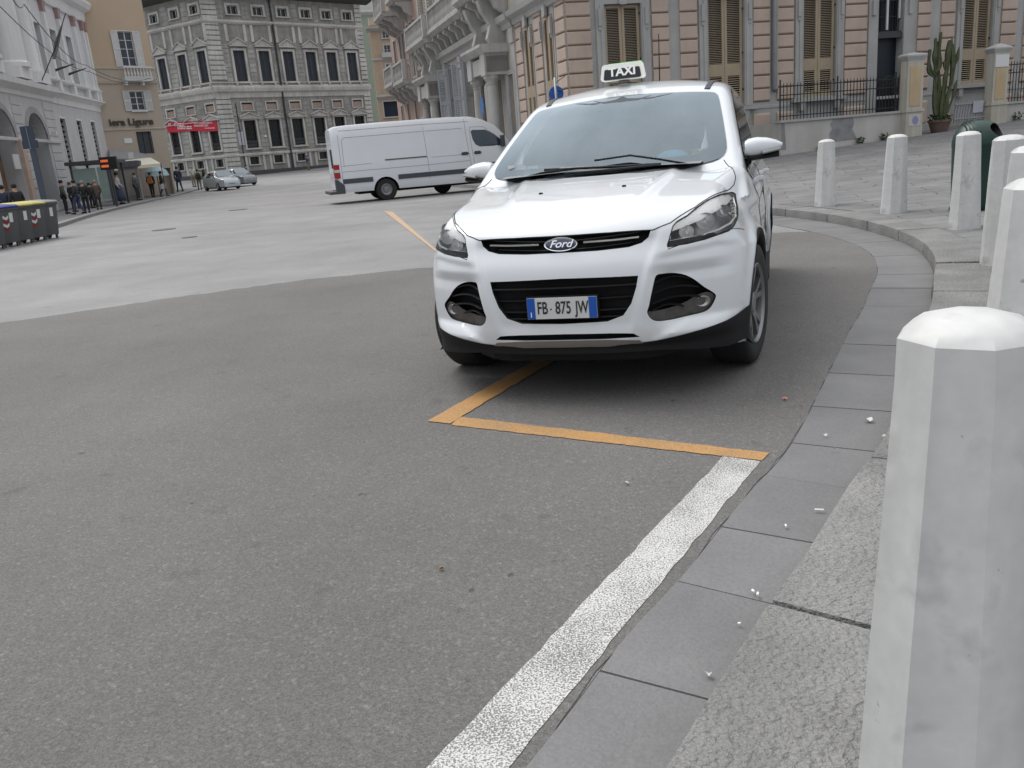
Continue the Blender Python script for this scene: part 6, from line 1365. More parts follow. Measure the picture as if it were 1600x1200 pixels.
for xc in (0,4.02):
    n=32; c.prism([(xc+.42*math.cos(2*math.pi*k/n),.34+.42*math.sin(2*math.pi*k/n)) for k in range(n)],-.2,.35,'y')
    c.prism([(xc+.42*math.cos(2*math.pi*k/n),.34+.42*math.sin(2*math.pi*k/n)) for k in range(n)],1.5,2.1,'y')
cc=c.build('cut',[GREYB]); cc.parent=VAN; bpy.context.view_layer.update(); boolean(vb,cc); bpy.data.objects.remove(cc); vb.data.shade_smooth(); vb.data.set_sharp_from_angle(angle=R(30))
GAP=mat('van_seam',(.20,.21,.23),.7,var=0)
def yside(x,z):
    zt,zb,ins=vsec(x); tum=.10*min(1,max(0,(zt-1.1)/1.4)); P=[(.03,zb),(0,zb+.12),(0,1.15),(.015,1.25),(.02+tum*.6,zt-.45),(.02+tum,zt-.14),(.09+tum,zt-.03)]
    return float(np.interp(z,[p[1] for p in P],[p[0] for p in P]))+ins
def vline(pts,r=.006):
    m=MB(); o=[]
    for a,b_ in zip(pts,pts[1:]):
        for k in range(8): t=k/8; x=a[0]+(b_[0]-a[0])*t; z=a[1]+(b_[1]-a[1])*t; o.append((x,yside(x,z)-.001,z))
    x,z=pts[-1]; o.append((x,yside(x,z)-.001,z)); m.tube(o,r,5); return m
m=MB()
for pts in ([(-1.38,2.38),(-1.40,.42)],[(1.42,2.38),(1.50,.38)],[(2.85,2.40),(2.86,1.9),(2.98,.38)],[(-1.3,1.18),(-1.28,2.0),(-1.2,2.08),(1.40,2.10)],[(1.46,2.10),(2.75,2.10)],[(-1.35,2.30),(1.42,2.32),(3.0,2.30)],[(-1.4,1.02),(1.45,1.02),(2.9,1.04)],[(-1.35,1.20),(-.4,1.22)],[(3.02,2.12),(3.0,1.75),(3.10,.40)],[(3.02,2.12),(3.5,2.1),(4.1,1.6)],[(1.6,1.25),(2.8,1.25)]): v=vline(pts); m.v_=0; m.add(v.v,v.f)
m.build('panel_seam',GAP,VAN)
m=MB()
def band(x0,x1,z0,z1,off,mt,nm,par=VAN,n=10,zs=None):
    m=MB(); A=[];B=[]
    for k in range(n+1):
        x=x0+(x1-x0)*k/n; A.append((x,yside(x,z0)-off,z0)); B.append((x,yside(x,z1)-off,z1))
    m.add(A+B+[(p[0],p[1]+off+.01,p[2]) for p in A]+[(p[0],p[1]+off+.01,p[2]) for p in B],[(k,k+1,n+2+k,n+1+k) for k in range(n)]+[(k,k+1,2*n+3+k,2*n+2+k) for k in range(n)]+[(n+1+k,n+2+k,3*n+4+k,3*n+3+k) for k in range(n)]); return m.build(nm,mt,par)
VG=mat('van_grey_plastic',(.055,.06,.07),.6,var=.05)
band(-1.40,-.42,.64,.79,.02,VG,'rub_strip'); band(.42,2.96,.64,.79,.02,VG,'rub_strip'); band(2.99,3.6,.64,.79,.02,VG,'rub_strip')
band(.05,1.45,1.27,1.31,.014,mat('slide_rail',(.10,.095,.08),.6),'slide_rail')
m=MB(); m.prism([(-1.64,.33),(-1.36,.33),(-1.36,.60),(-1.56,.78),(-1.64,.80)],-.015,.30,'y'); m.prism([(-1.86,.33),(-1.40,.33),(-1.40,.42),(-1.86,.42)],.0,1.8,'y'); m.build('rear_bumper',VG,VAN,bevel=.01)
for z0,z1,mt in ((.83,1.01,'tail_red'),(1.01,1.10,'tail_clear'),(1.10,1.26,'tail_red')):
    m=MB(); m.box((-1.645,-.012 if z0<1.1 else .0,z0),(-1.46,.16,z1)); m.build('tail_light',mat('tail_red',(.35,.01,.012),.2,var=0) if mt=='tail_red' else mat('tail_clear',(.55,.52,.52),.2,var=0),VAN,bevel=.006)
m=MB(); m.box((-1.67,.3,1.15),(-1.62,.36,1.75)); m.box((-1.66,.0,.95),(-1.60,.02,1.1)); m.build('rear_hinge',VG,VAN)
for x in (2.76,3.20): m=MB(); y=yside(x,1.28); m.box((x-.13,y-.05,1.26),(x+.13,y-.02,1.30)); m.box((x-.10,y-.03,1.23),(x+.10,y-.001,1.33)); m.build('door_handle',VG,VAN,bevel=.008)
m=MB(); W1=[(3.10,2.02),(3.04,1.98),(3.08,1.72),(3.16,1.55),(3.30,1.47),(4.18,1.44),(4.15,1.56),(3.85,1.84),(3.55,2.00)]
cv,cf=fill2d(W1,.12); m.add([(v.x,yside(v.x,v.y)-.008,v.y) for v in cv],[tuple(f) for f in cf]); m.build('cab_window',mat('van_glass',(.03,.045,.06),.05,var=.3,vs=3,spec=.8),VAN)
m=MB(); m.box((4.02,-.22,1.40),(4.14,-.02,1.78)); m.build('wing_mirror',VG,VAN,bevel=.03)
m=MB(); m.box((4.9,.05,.75),(5.12,.35,1.0)); m.build('headlight',CHR,VAN,bevel=.03)
m=MB(); rings=[vring(x) for x in (3.42,4.22)]; m.add([(3.62,.35,2.31),(4.40,.30,1.52),(4.40,1.56,1.52),(3.62,1.5,2.31)],[(0,1,2,3)]); m.build('windscreen',DGLASS,VAN)
def simple_wheel(par,x,y,s,r,w,rimr,nm='wheel',hub=.10):
    W_=empty(nm,(x,y,r)); W_.parent=par; m=MB(); m.lathe([(rimr,-w/2),(r*.92,-w/2),(r,-w/2+.03),(r,w/2-.03),(r*.92,w/2),(rimr,w/2)],n=36,ax='y',caps=False); m.build('tyre',RUB,W_,autos=40)
    m=MB(); f=s; m.lathe([(rimr,-f*w*.1),(rimr,f*w*.48),(rimr*.93,f*w*.5),(rimr*.86,f*w*.30),(rimr*.55,f*w*.25),(rimr*.5,f*w*.40),(rimr*.28,f*w*.42),(.001,f*w*.42)],n=28,ax='y',caps=False)
    m.build('rim',ALLOY,W_,autos=35)
for x in (0,4.02): simple_wheel(VAN,x,.14,-1,.345,.23,.19); simple_wheel(VAN,x,1.72,1,.345,.23,.19)
m=MB(); m.box((-.9,.35,.26),(4.6,1.5,.50)); m.build('chassis',BLK,VAN); m=MB(); m.lathe([(.3,-.1),(.33,0),(.3,.1)],(2.1,1.0,.33),20,'y'); m.build('spare_wheel',RUB,VAN)
# ================= distant parked cars
def small_car(nm,loc,rz,col,lab,L=3.9,Wd=1.66,Hh=1.45,detail=True,group='parked cars'):
    CR=empty(nm,loc,rz,lab,'car',group); PM=mat('car_'+'%02d%02d%02d'%tuple(int(c*99) for c in col),col,.25,var=0,coat=.8)
    hw=Wd/2
    def sec(x):
        top=np.interp(x,[-L/2,-L/2+.15,-L/2+.9,-L/2+1.4,.2,L/2-1.35,L/2-.9,L/2-.1,L/2],[.75,.98,1.36,Hh,Hh-.02,1.0,.92,.78,.5]); belt=np.interp(x,[-L/2,-L/2+.2,0,L/2-1.2,L/2],[.75,.95,.92,.90,.5]); belt=min(belt,top); ins=np.interp(x,[-L/2,-L/2+.3,L/2-.35,L/2],[.12,0,.02,.22])
        ri=.22*max(0,(top-belt)/.5); P=[(hw-ins-.06,.22),(hw-ins,.35),(hw-ins,.70),(hw-ins-.04,belt),(hw-ins-.04-ri*.85,belt+(top-belt)*.82),(hw-ins-.14-ri,top)]
        return [(x,y,z) for y,z in P]+[(x,-y,z) for y,z in P[::-1]]
    xs=np.linspace(-L/2,L/2,26); m=MB(); m.loft([sec(x) for x in xs]); m.build('body',PM,CR,autos=40)
    def q(x,k,t=0): 
        s=sec(x); a=s[k];b_=s[k+1]; return [a[i]*(1-t)+b_[i]*t for i in range(3)]
    for s in (1,-1):
        m=MB(); A=[];B=[]
        for x in np.linspace(-L/2+1.0,L/2-1.45,8): a=q(x,3,.1);b_=q(x,3,.9); A.append((a[0],s*(a[1]+.008),a[2]));B.append((b_[0],s*(b_[1]+.008),b_[2]))
        m.add(A+B,[(k,k+1,9+k,8+k) for k in range(7)]); m.build('side_window',DGLASS,CR)
    x0,x1=L/2-.98,L/2-1.62; a=sec(x1)[4];b_=sec(x0)[3]
    m=MB(); zt=np.interp(x1,[.2,L/2-1.35],[Hh-.02,1.0]); m.add([(x0,b_[1]-.12,.985),(x0,-b_[1]+.12,.985),(.28,-.50,Hh-.06+.012),(.28,.50,Hh-.06+.012)],[(0,1,2,3)]); 
    for v in range(4): pass
    m.v=[(x,y,z+.05) for x,y,z in m.v]; m.build('windscreen',mat('pale_reflecting_glass',(.10,.14,.17),.05,var=0,spec=1),CR)
    for s in (1,-1):
        m=MB(); m.loft([[(L/2-.22+dx,s*(hw-.50),.62),(L/2-.42+dx,s*(hw-.20),.62),(L/2-.46+dx,s*(hw-.20),.76),(L/2-.27+dx,s*(hw-.50),.74)] for dx in (.0,.09)]); m.build('headlight',CHR,CR)
        m=MB(); m.box((L/2-1.55,s*hw if s<0 else hw-.02,.92),(L/2-1.40,s*(hw+.16),1.04)) if s>0 else m.box((L/2-1.55,-hw-.16,.92),(L/2-1.40,-hw+.02,1.04)); m.build('wing_mirror',PM,CR)
    m=MB(); m.box((L/2-.12,-.5,.30),(L/2-.02,.5,.50)); m.build('grille',BLK,CR)
    m=MB(); m.box((L/2-.03,-.24,.38),(L/2-.0,.24,.48)); m.build('number_plate',mat('plate_white'),CR)
    for x in (-L/2+.7,L/2-.78):
        for s in (1,-1): simple_wheel(CR,x,s*(hw-.10),s,.29,.18,.17)
    m=MB(); m.box((-L/2+.3,-hw+.1,.14),(L/2-.3,hw-.1,.30)); m.build('underside',BLK,CR)
    return CR
def place(px,py,z=None,it=6):
    zz=0.0
    for _ in range(12): p=gp(px,py,zz); zz=terr(p.x,p.y)*.5+zz*.5
    p=gp(px,py,zz); return p,zz
def face_cam(x,y,off=0): return math.atan2(-y,-x)+R(off)
Y_=67; p=Vector((pray(347,289).x/pray(347,289).y*Y_,Y_,0)); small_car('parked_car',(p.x,p.y,terr(p.x,p.y)+.02),face_cam(p.x,p.y,22),(.42,.46,.50),'silver parked hatchback at the far kerb, the nearer of the two')
Y_=73; p=Vector((pray(372,282).x/pray(372,282).y*Y_,Y_,0)); small_car('parked_car',(p.x,p.y,terr(p.x,p.y)+.02),face_cam(p.x,p.y,30),(.16,.18,.20),'dark grey parked car just behind the silver hatchback')
Y_=21.5; p=Vector((pray(800,300).x/pray(800,300).y*Y_,Y_,0)); small_car('parked_car',(p.x+.55,p.y,0.0),R(-100),(.05,.055,.065),'dark parked car mostly hidden between the van and the taxi',L=4.1,Hh=1.42)
# ================= wheelie bins
def wbin(px,lid,lab,Yd,yaw,chev=False):
    d=pray(px,372); 
    return
BG=mat('bin_dark_grey',(.085,.088,.088),.6,var=.08)
binpos=[]
P1=gp(84,371,0); P2=gp(4,388,0); 
for k,(lid,lab,chev) in enumerate([('grey','grey wheelie bin at the right end of the row by the kerb',0),('yellow','wheelie bin with yellow lid and red and white chevrons, second from the right end',1),('yellow','wheelie bin with yellow lid and a white sticker, third from the right end',0),('blue','wheelie bin with blue lid and chevrons, fourth from the right end',1),('blue','wheelie bin with blue lid and sticker at the left edge of the photo',1),('blue','wheelie bin with blue lid cut off by the left edge of the photo',1)]):
    t=(k)/4.2; x=P1.x+(-12.35-P1.x)*t*0; 
    pos=Vector((-11.95,22.9,0))+Vector((-.02,-.64,0))*k+Vector((.10*k*.2,0,0))
    B=empty('wheelie_bin',(pos.x,pos.y,0),R(62),lab,'bin','wheelie bins in a row at the left kerb')
    # local x: width, y: front faces -y
    m=MB(); m.loft([[(-w,-d_,z),(w,-d_,z),(w,d_,z),(-w,d_,z)] for w,d_,z in ((.20,.22,.10),(.215,.25,.35),(.245,.30,.86),(.265,.33,.87),(.265,.33,.92))]); m.build('bin_body',BG,B,bevel=.012)
    m=MB(); m.loft([[(-w,-d_,z),(w,-d_,z),(w,d_,z+.03),(-w,d_,z+.03)] for w,d_,z in ((.275,.35,.92),(.28,.355,.95),(.24,.31,.985),(.12,.2,.995))]); m.build('lid',{'grey':mat('lid_grey',(.20,.20,.20),.5),'yellow':mat('lid_yellow',(.45,.40,.10),.5),'blue':mat('lid_blue',(.02,.035,.22),.45)}[lid],B,bevel=.008)
    m=MB(); m.tube([(-.24,.36,.90),(-.24,.40,.93),(.24,.40,.93),(.24,.36,.90)],.015,6); m.build('handle',BG,B)
    for s in (1,-1): m=MB(); m.lathe([(.001,-.03),(.09,-.03),(.10,-.02),(.10,.02),(.09,.03),(.001,.03)],(s*.21,.22,.10),18,'x'); m.build('wheel',RUB,B)
    m=MB()
    for s in (1,-1): m.box((s*.16-.02,-.20,.0),(s*.16+.02,-.14,.12))
    m.build('foot',BG,B)
    def fz(z): return -(.22+(.30-.22)*(z-.10)/.76)-.006
    m=MB(); m.add([(.02,fz(.58),.58),(.11,fz(.58),.58),(.11,fz(.80),.80),(.02,fz(.80),.80)],[(0,1,2,3)]) ; m.build('sticker',mat('plaque_white'),B)
    if chev:
        for j,cl in enumerate(('chev_red','chev_white','chev_red','chev_white')):
            z=.36+.09*j; m=MB(); m.add([(-.17,fz(z+.06),z+.06),(-.06,fz(z),z),(.0,fz(z+.05),z+.05),(.0,fz(z+.12),z+.12),(-.06,fz(z+.07),z+.07),(-.17,fz(z+.13),z+.13)],[(0,1,4,5),(1,2,3,4)]); m.build('chevron',mat('chev_red',(.25,.025,.025),.6) if cl=='chev_red' else mat('plaque_white'),B)
# ================= tall blue grey sign on its post
def at(px,py,Y): d=pray(px,py); return Vector((d.x*Y/d.y,Y,CAMH+d.z*Y/d.y))
p=at(74,335,33); q=at(57,232,33); SP=empty('sign_post',(p.x,p.y,.12),0,'blue grey rectangular sign on a thick dark post in front of the arcade','sign')
m=MB(); m.box((-.10,-.05,0),(.10,.05,q.z-.12)); m.build('post',mat('post_blue_grey',(.06,.075,.10),.5),SP,bevel=.01)
m=MB(); h0=at(52,232,33).z-.12;h1=at(48,198,33).z-.12; m.box((-.30,-.09,h0),(.28,-.055,h0+.28)); m.box((-.26,-.09,h0+.28),(.20,-.055,h1+.03)); m.build('sign_panel',mat('sign_navy',(.035,.05,.075),.5),SP); m=MB(); m.box((-.04,-.10,h0),(-.015,-.092,h1)); m.build('panel_rib',mat('rib_grey',(.2,.22,.24),.5),SP)
# ================= bus shelter, display, kiosk, awning
p=gp(150,318,.12); SHY=46.5
p=at(150,316,SHY); SH=empty('bus_shelter',(p.x,p.y,.12),R(9.1),'glass bus shelter with a dark flat roof on the far left pavement','bus shelter')
FRM=mat('shelter_frame',(.05,.055,.06),.5); SG=mat('green_glass',(.26,.33,.31),.15,var=.1)
for x,y in ((-.9,0),(.9,0),(-.9,3.0),(.9,3.0)): m=MB(); m.box((x-.05,y-.05,0),(x+.05,y+.05,2.2)); m.build('post',FRM,SH)
m=MB(); m.box((-1.1,-.25,2.2),(1.1,3.3,2.38)); m.build('roof',FRM,SH,bevel=.02)
m=MB(); m.box((-.85,-.02,.35),(.30,.02,2.0)); m.build('glass_panel',SG,SH); m=MB(); m.box((.38,-.02,.35),(.85,.02,2.0)); m.build('glass_panel',SG,SH); m=MB(); m.box((-.91,.05,.35),(-.88,2.95,2.0)); m.build('glass_panel',SG,SH)
m=MB(); m.add([(-.75,-.03,1.15),(-.3,-.03,1.05),(.15,-.03,1.2),(.2,-.03,1.28),(-.25,-.03,1.15),(-.75,-.03,1.3)],[(0,1,2,3,4,5)]); m.build('glass_print',mat('print_teal',(.05,.08,.10),.5),SH)
m=MB(); m.box((-.8,1.0,.42),(-.45,2.6,.48)); m.build('bench',FRM,SH)
a=at(160,261,44);b_=at(184,247,44); DPY=empty('information_display',(a.x+.35,44,a.z-.15),0,'small black bus information display with two orange lines above the shelter','display')
w=(b_.x-a.x)/2; m=MB(); m.box((-w,-.08,.0),(w,.08,.62)); m.build('display_case',mat('display_black',(.012,.012,.013),.4,var=0),DPY,bevel=.02); m=MB(); m.box((-.05,-.04,-a.z+.27),(.05,.04,.0)); m.build('display_post',FRM,DPY)
m=MB()
for z in (.37,.12):
    x=-w+.07
    for wd in (.05,.03,.07,.06,.06,.05,.05): m.box((x,-.085,z),(x+wd-.012,-.081,z+.115)); x+=wd
m.build('orange_text',mat('led_orange',(.8,.14,.03),.5,var=0,emit=.45),DPY)
p=at(208,303,54); KI=empty('advert_pillar',(p.x,p.y,.12),R(10),'grey stone framed advertising pillar under the cream awning','pillar')
m=MB(); m.box((-.55,-.2,0),(.55,.2,2.0)); m.build('shaft',mat('kiosk_grey',(.20,.20,.20),.6),KI); m=MB(); m.loft([[(-k,-.35,z),(k,-.35,z),(k,.35,z),(-k,.35,z)] for k,z in ((.6,2.0),(.72,2.1),(.75,2.32),(.65,2.36))]); m.build('top',mat('kiosk_dark',(.10,.10,.11),.6),KI); m=MB(); m.box((-.42,-.215,.3),(.42,-.202,1.85)); m.build('poster_panel',mat('poster_beige',(.27,.25,.22),.6),KI)
A_=at(176,266,57); AW=empty('awning',(A_.x,57,A_.z),0,'cream cafe awning in front of the ochre corner house','awning'); CA=mat('cream_awning',(.70,.66,.54),.8,var=.03)
r_=lambda v:tuple(Vector(v)-Vector((A_.x,57,A_.z)))
bl=at(177,262,56);br=at(251,255,58);tl=at(187,251,60.5);tr_=at(235,246,61.5)
m=MB(); m.add([r_(bl),r_(br),r_(tr_),r_(tl),r_(bl-Vector((0,0,.20))),r_(br-Vector((0,0,.20)))],[(0,1,2,3),(0,1,5,4)]); m.build('canvas',CA,AW)
for v in (bl,br): m=MB(); m.tube([r_(v),(r_(v)[0],r_(v)[1],-v.z+.12+(v.z-A_.z))],.03,6); m.build('awning_post',FRM,AW)
m=MB(); a1=at(172,248,60.5);a2=at(230,248,62);a3=at(227,240,63.5);a4=at(170,233,62); AW2=empty('awning',(a1.x,60.5,a1.z),0,'flat grey awning with a pale sign above the cream one','awning'); r2=lambda v:tuple(Vector(v)-Vector((a1.x,60.5,a1.z)))
m.add([r2(v) for v in (a1,a2,a3,a4)]+[r2(v-Vector((0,0,.12))) for v in (a1,a2)],[(0,1,2,3),(0,1,5,4)]); m.build('canvas',mat('grey_awning',(.26,.27,.275),.7),AW2); m=MB(); c_=at(205,243,61.0); q=r2(c_); m.box((q[0]-.16,q[1]-.1,q[2]-.2),(q[0]+.16,q[1]-.05,q[2]+.2)); m.build('sign_plate',mat('plaque_white'),AW2)
p=at(247,284,62.5); PR=empty('closed_parasol',(p.x,p.y,.12),0,'pale blue and white parasol half folded beside the cafe','parasol'); m=MB(); m.lathe([(.9,1.35),(.75,1.7),(.4,1.95),(.02,2.1)],n=8,caps=False); m.build('canopy',mat('parasol_blue',(.32,.44,.47),.8,var=.2),PR); m=MB(); m.tube([(0,0,0),(0,0,2.1)],.03,6); m.build('pole',FRM,PR)
# signs beyond the van
p=at(757,215,33); SN=empty('parking_sign',(p.x,p.y,0),0,'pole with a narrow light blue sign and a small blue sign behind the van nose','road sign'); m=MB(); m.tube([(0,0,0),(0,0,3.6)],.035,8); m.build('pole',mat('galvanised_pole'),SN)
m=MB(); z0=at(757,177,33).z;z1=at(757,153,33).z; m.box((-.05,-.06,z0),(.06,-.03,z1)); m.build('sign_plate',mat('sign_light_blue'),SN); m=MB(); z0=at(757,203,33).z;z1=at(757,191,33).z; m.box((-.13,-.06,z0),(.13,-.03,z1)); m.build('sign_plate',mat('sign_blue'),SN)
# ================= people
SKIN=mat('skin',(.42,.26,.19),.6,var=0)
def skinmesh(nm,V,E,rad,mt,par,lvl=2):
    me=bpy.data.meshes.new(nm); me.from_pydata(V,E,[]); o=bpy.data.objects.new(nm,me); COL.objects.link(o); md=o.modifiers.new('s','SKIN'); md.use_smooth_shade=True
    lay=me.skin_vertices[0].data
    for i,r_ in enumerate(rad): lay[i].radius=(r_ if isinstance(r_,tuple) else (r_,r_)); lay[i].use_root=(i==0)
    sd=o.modifiers.new('u','SUBSURF'); sd.levels=lvl; sd.render_levels=lvl; dg=bpy.context.evaluated_depsgraph_get(); dg.update()
    nm_=bpy.data.meshes.new_from_object(o.evaluated_get(dg)); o.modifiers.clear(); o.data=nm_; nm_.materials.clear(); nm_.materials.append(mt); nm_.shade_smooth(); o.parent=par; return o
def person(loc,yaw,h,lab,top,bot,hair,pose='stand',skirt=False,bag=None,coat=False,lean=0.0,group='people waiting on the left pavement',scarf=None):
    k=h/1.72; st=.0 if pose=='stand' else .22; ar=.10 if pose=='stand' else .22
    J=dict(pel=(0,0,.94),wai=(lean*.2,0,1.08),che=(lean*.6,0,1.30),nec=(lean,0,1.46),hea=(lean+.02,0,1.60),cro=(lean+.01,0,1.70),
     hl=(0,.09,.90),kl=(st*.6+.02,.10,.50),al=(st,.10,.09),tl=(st+.15,.11,.04),hr=(0,-.09,.90),kr=(-st*.3+.03,-.10,.50),ar_=(-st,-.10,.09),tr=(-st+.15,-.11,.04),
     sl=(lean*.9,.19,1.40),el=(lean-.02,.25,1.14),wl=(lean+.16,.20,.95),dl=(lean+.22,.18,.88),sr=(lean*.9,-.19,1.40),er=(lean-.03,-.25,1.14),wr=(lean+.10,-.22,.92),dr=(lean+.14,-.21,.84))
    def V(n): x,y,z=J[n]; return (x*k,y*k,z*k)
    PE=empty('person',loc,yaw,lab,'person',group)
    ns=['pel','wai','che','nec','hea','cro','hl','kl','al','tl','hr','kr','ar_','tr','sl','el','wl','dl','sr','er','wr','dr']; ix={n:i for i,n in enumerate(ns)}
    E=[('pel','wai'),('wai','che'),('che','nec'),('nec','hea'),('hea','cro'),('pel','hl'),('hl','kl'),('kl','al'),('al','tl'),('pel','hr'),('hr','kr'),('kr','ar_'),('ar_','tr'),('che','sl'),('sl','el'),('el','wl'),('wl','dl'),('che','sr'),('sr','er'),('er','wr'),('wr','dr')]
    rad=[.12,.11,.13,.055,.095,.07,.085,.06,.04,.035,.085,.06,.04,.035,.06,.042,.032,.028,.06,.042,.032,.028]
    skinmesh('body',[V(n) for n in ns],[(ix[a],ix[b_]) for a,b_ in E],[r_*k for r_ in rad],SKIN,PE,1)
    ts=['pel','wai','che','nec','sl','el','wl','sr','er','wr']; 
    if coat: ts=['low']+ts; J['low']=(0.0,0,.62)
    ti={n:i for i,n in enumerate(ts)}; TE=[('pel','wai'),('wai','che'),('che','nec'),('che','sl'),('sl','el'),('el','wl'),('che','sr'),('sr','er'),('er','wr')]+([('low','pel')] if coat else [])
    tr_={'low':.19,'pel':.165,'wai':.15,'che':.17,'nec':.07,'sl':.085,'el':.065,'wl':.05,'sr':.085,'er':.065,'wr':.05}
    skinmesh('jacket',[V(n) for n in ts],[(ti[a],ti[b_]) for a,b_ in TE],[tr_[n]*k for n in ts],top,PE,1)
    if skirt:
        m=MB(); m.loft([[(r_*k*math.cos(2*math.pi*q/14),r_*k*math.sin(2*math.pi*q/14),z*k) for q in range(14)] for r_,z in ((.30,.18),(.28,.5),(.22,.8),(.15,1.05))]); m.build('skirt',bot,PE,smooth=True)
    else:
        bs=['pel','hl','kl','al','hr','kr','ar_']; bi={n:i for i,n in enumerate(bs)}; skinmesh('trousers',[V(n) for n in bs],[(bi[a],bi[b_]) for a,b_ in (('pel','hl'),('hl','kl'),('kl','al'),('pel','hr'),('hr','kr'),('kr','ar_'))],[r_*k for r_ in (.14,.105,.08,.06,.105,.08,.06)],bot,PE,1)
    m=MB()
    for n in ('al','ar_'):
        a=V(n); m.loft([[(a[0]-.06*k,a[1]-.045*k,z),(a[0]+.17*k,a[1]-.04*k,z*.8),(a[0]+.17*k,a[1]+.04*k,z*.8),(a[0]-.06*k,a[1]+.045*k,z)] for z in (.0,.05*k,.09*k)])
    m.build('shoes',BLK,PE,bevel=.01)
    hc=V('hea'); m=MB(); m.loft([[(hc[0]-.012+.10*k*c_*math.cos(2*math.pi*q/12),.092*k*c_*math.sin(2*math.pi*q/12),hc[2]+z*k) for q in range(12)] for c_,z in ((.85,-.02),(1.06,.03),(1.08,.08),(.85,.135),(.3,.155))]); m.build('hair',hair,PE,smooth=True)
    m=MB(); m.add([(hc[0]+.095*k,0,hc[2]+.0),(hc[0]+.12*k,0,hc[2]-.025*k),(hc[0]+.092*k,.018*k,hc[2]-.03*k),(hc[0]+.092*k,-.018*k,hc[2]-.03*k)],[(0,1,2),(0,3,1),(1,3,2)]); m.build('nose',SKIN,PE)
    return PE,k
def cm(nm,c): return mat(nm,c,.85,var=.1,vs=8)
BK=cm('cloth_black',(.018,.018,.02)); OLV=cm('cloth_olive',(.075,.078,.06)); BRN=cm('cloth_brown',(.10,.07,.055)); MAR=cm('cloth_maroon',(.06,.022,.025)); NAV=cm('cloth_navy',(.022,.03,.055)); GRY=cm('cloth_blue_grey',(.075,.08,.095)); WHC=cm('cloth_white',(.45,.45,.43)); DEN=cm('cloth_denim',(.045,.06,.11)); GRN2=cm('cloth_lime',(.24,.30,.10)); CHK=cm('cloth_charcoal',(.035,.036,.04)); PUR=cm('cloth_purple',(.05,.045,.14)); KHA=cm('cloth_khaki',(.22,.19,.14))
HB_=cm('hair_dark',(.02,.017,.015)); HBL=cm('hair_blond',(.30,.24,.16)); HG=cm('hair_grey',(.25,.24,.23)); HBR=cm('hair_brown',(.08,.055,.035))
def put(fx,fy,hy,lab,*a,yawoff=0,zb=.12,Y=None,**k):
    if Y is None:
        z=zb
        for _ in range(15): g_=gp(fx,fy,z); z=.5*z+.5*(terr(g_.x,g_.y)+zb)
        g_=gp(fx,fy,z)
    else: g_=at(fx,fy,Y); z=zb+terr(g_.x,g_.y)
    hx=fx-(fy-hy)*.21; d=pray(hx,hy); top=CAMH+d.z*g_.y/d.y; h=max(1.2,top-z); 
    return person((g_.x,g_.y,z),face_cam(g_.x,g_.y,yawoff),h,lab,*a,**k)
put(14,345,290,'person in a navy jacket standing behind the wheelie bins, leftmost',NAV,BK,HB_,yawoff=160,Y=29)
put(34,345,288,'person in a black jacket standing behind the wheelie bins, right of the navy one',BK,BK,HB_,yawoff=200,Y=27.5,coat=True)
put(105,334,282,'person in an olive jacket at the left end of the waiting group',OLV,BK,HB_,yawoff=100)
put(117,331,285,'person in a black coat with brown hair, second in the waiting group',BK,CHK,HBR,yawoff=120,coat=True)
put(125,334,282,'person in black in the middle of the waiting group',CHK,DEN,HB_,yawoff=250,pose='walk')
put(137,332,283,'person in a charcoal jacket facing away in the waiting group',BK,BK,HG,yawoff=170)
put(146,325,286,'person in a dark coat partly hidden behind the brown coat',BK,BK,HB_,yawoff=150,coat=True)
put(156,327,282,'blond person in a brown coat at the right end of the waiting group',BRN,CHK,HBL,yawoff=190,coat=True)
q,k=put(190,319,270,'person in a white top and long blue skirt with a red backpack',WHC,DEN,HB_,yawoff=70,skirt=True)
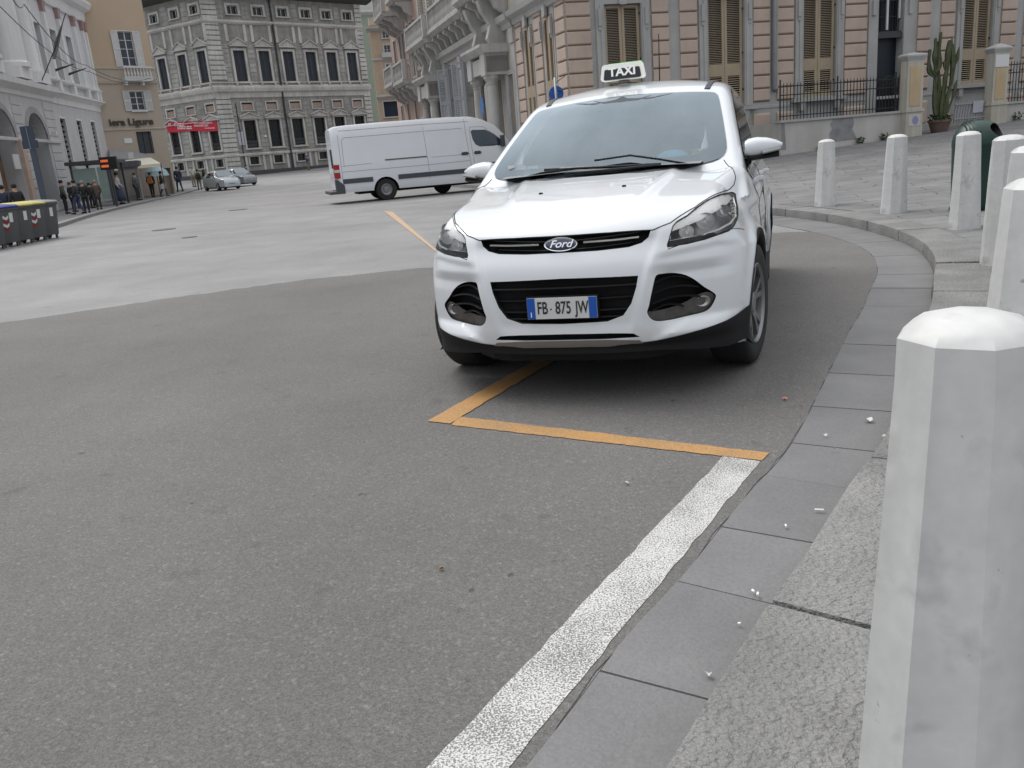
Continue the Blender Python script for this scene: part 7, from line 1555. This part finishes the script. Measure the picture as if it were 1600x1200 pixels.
def backpack(nm,q,k,mt,lab,cat='backpack'):
    z=1.22*k; m=MB(); m.loft([[(-.14*k-d_,-w*k,z+zz),(-.14*k-d_,w*k,z+zz),(-.14*k,w*k,z+zz),(-.14*k,-w*k,z+zz)] for w,d_,zz in ((.13,.10,-.26),(.17,.17,-.2),(.17,.18,.05),(.12,.10,.20))]); o=m.build(nm,mt,bevel=.03); o.location=q.location; o.rotation_euler=q.rotation_euler; tag(o,lab,cat)
backpack('backpack',q,k,cm('cloth_red',(.28,.06,.04)),'red backpack worn by the person in the long blue skirt')
put(217,313,270,'person in a blue grey coat standing under the awning',GRY,CHK,HBR,yawoff=60,coat=True)
q,k=put(239,304,270,'person in dark clothes with an orange shoulder bag',BK,BK,HBR,yawoff=170,pose='walk',Y=59)
backpack('shoulder_bag',q,k,cm('cloth_orange',(.55,.20,.06)),'orange bag on the back of a person in dark clothes','bag')
q,k=put(256,303,268,'person in black walking with a white bag, left of the navy coat',BK,DEN,HB_,yawoff=80,pose='walk',Y=59)
m=MB(); m.loft([[(.10-w,-.32,z),(.10+w,-.32,z),(.10+w,-.24,z),(.10-w,-.24,z)] for w,z in ((.14,.50),(.15,.78),(.13,.82))]); o=m.build('carrier_bag',cm('bag_white',(.6,.6,.6))); o.location=q.location; o.rotation_euler=q.rotation_euler; tag(o,'white carrier bag carried by a person in black','bag')
put(282,299,261,'person in a long navy coat walking along the kerb',NAV,DEN,HB_,yawoff=200,pose='walk',coat=True)
q,k=put(313,297,265,'person in a lime green jacket with a navy backpack near the parked cars',GRN2,KHA,HB_,yawoff=185,pose='walk'); backpack('backpack',q,k,NAV,'navy backpack worn by the person in the lime green jacket')
put(303,287,260,'white haired person in the distance behind the lime green jacket',WHC,KHA,HG,yawoff=30,Y=78); put(320,283,260,'person in black in the distance left of the parked cars',BK,BK,HB_,yawoff=90,Y=80)
put(387,278,258,'person in dark clothes standing right of the parked cars',CHK,BK,HB_,yawoff=90,Y=84,group='people far across the square',zb=.0)
put(482,262,243,'person in a purple jacket and khaki trousers at the foot of the dark palazzo',PUR,KHA,HB_,yawoff=60,Y=104,group='people far across the square',zb=.0)
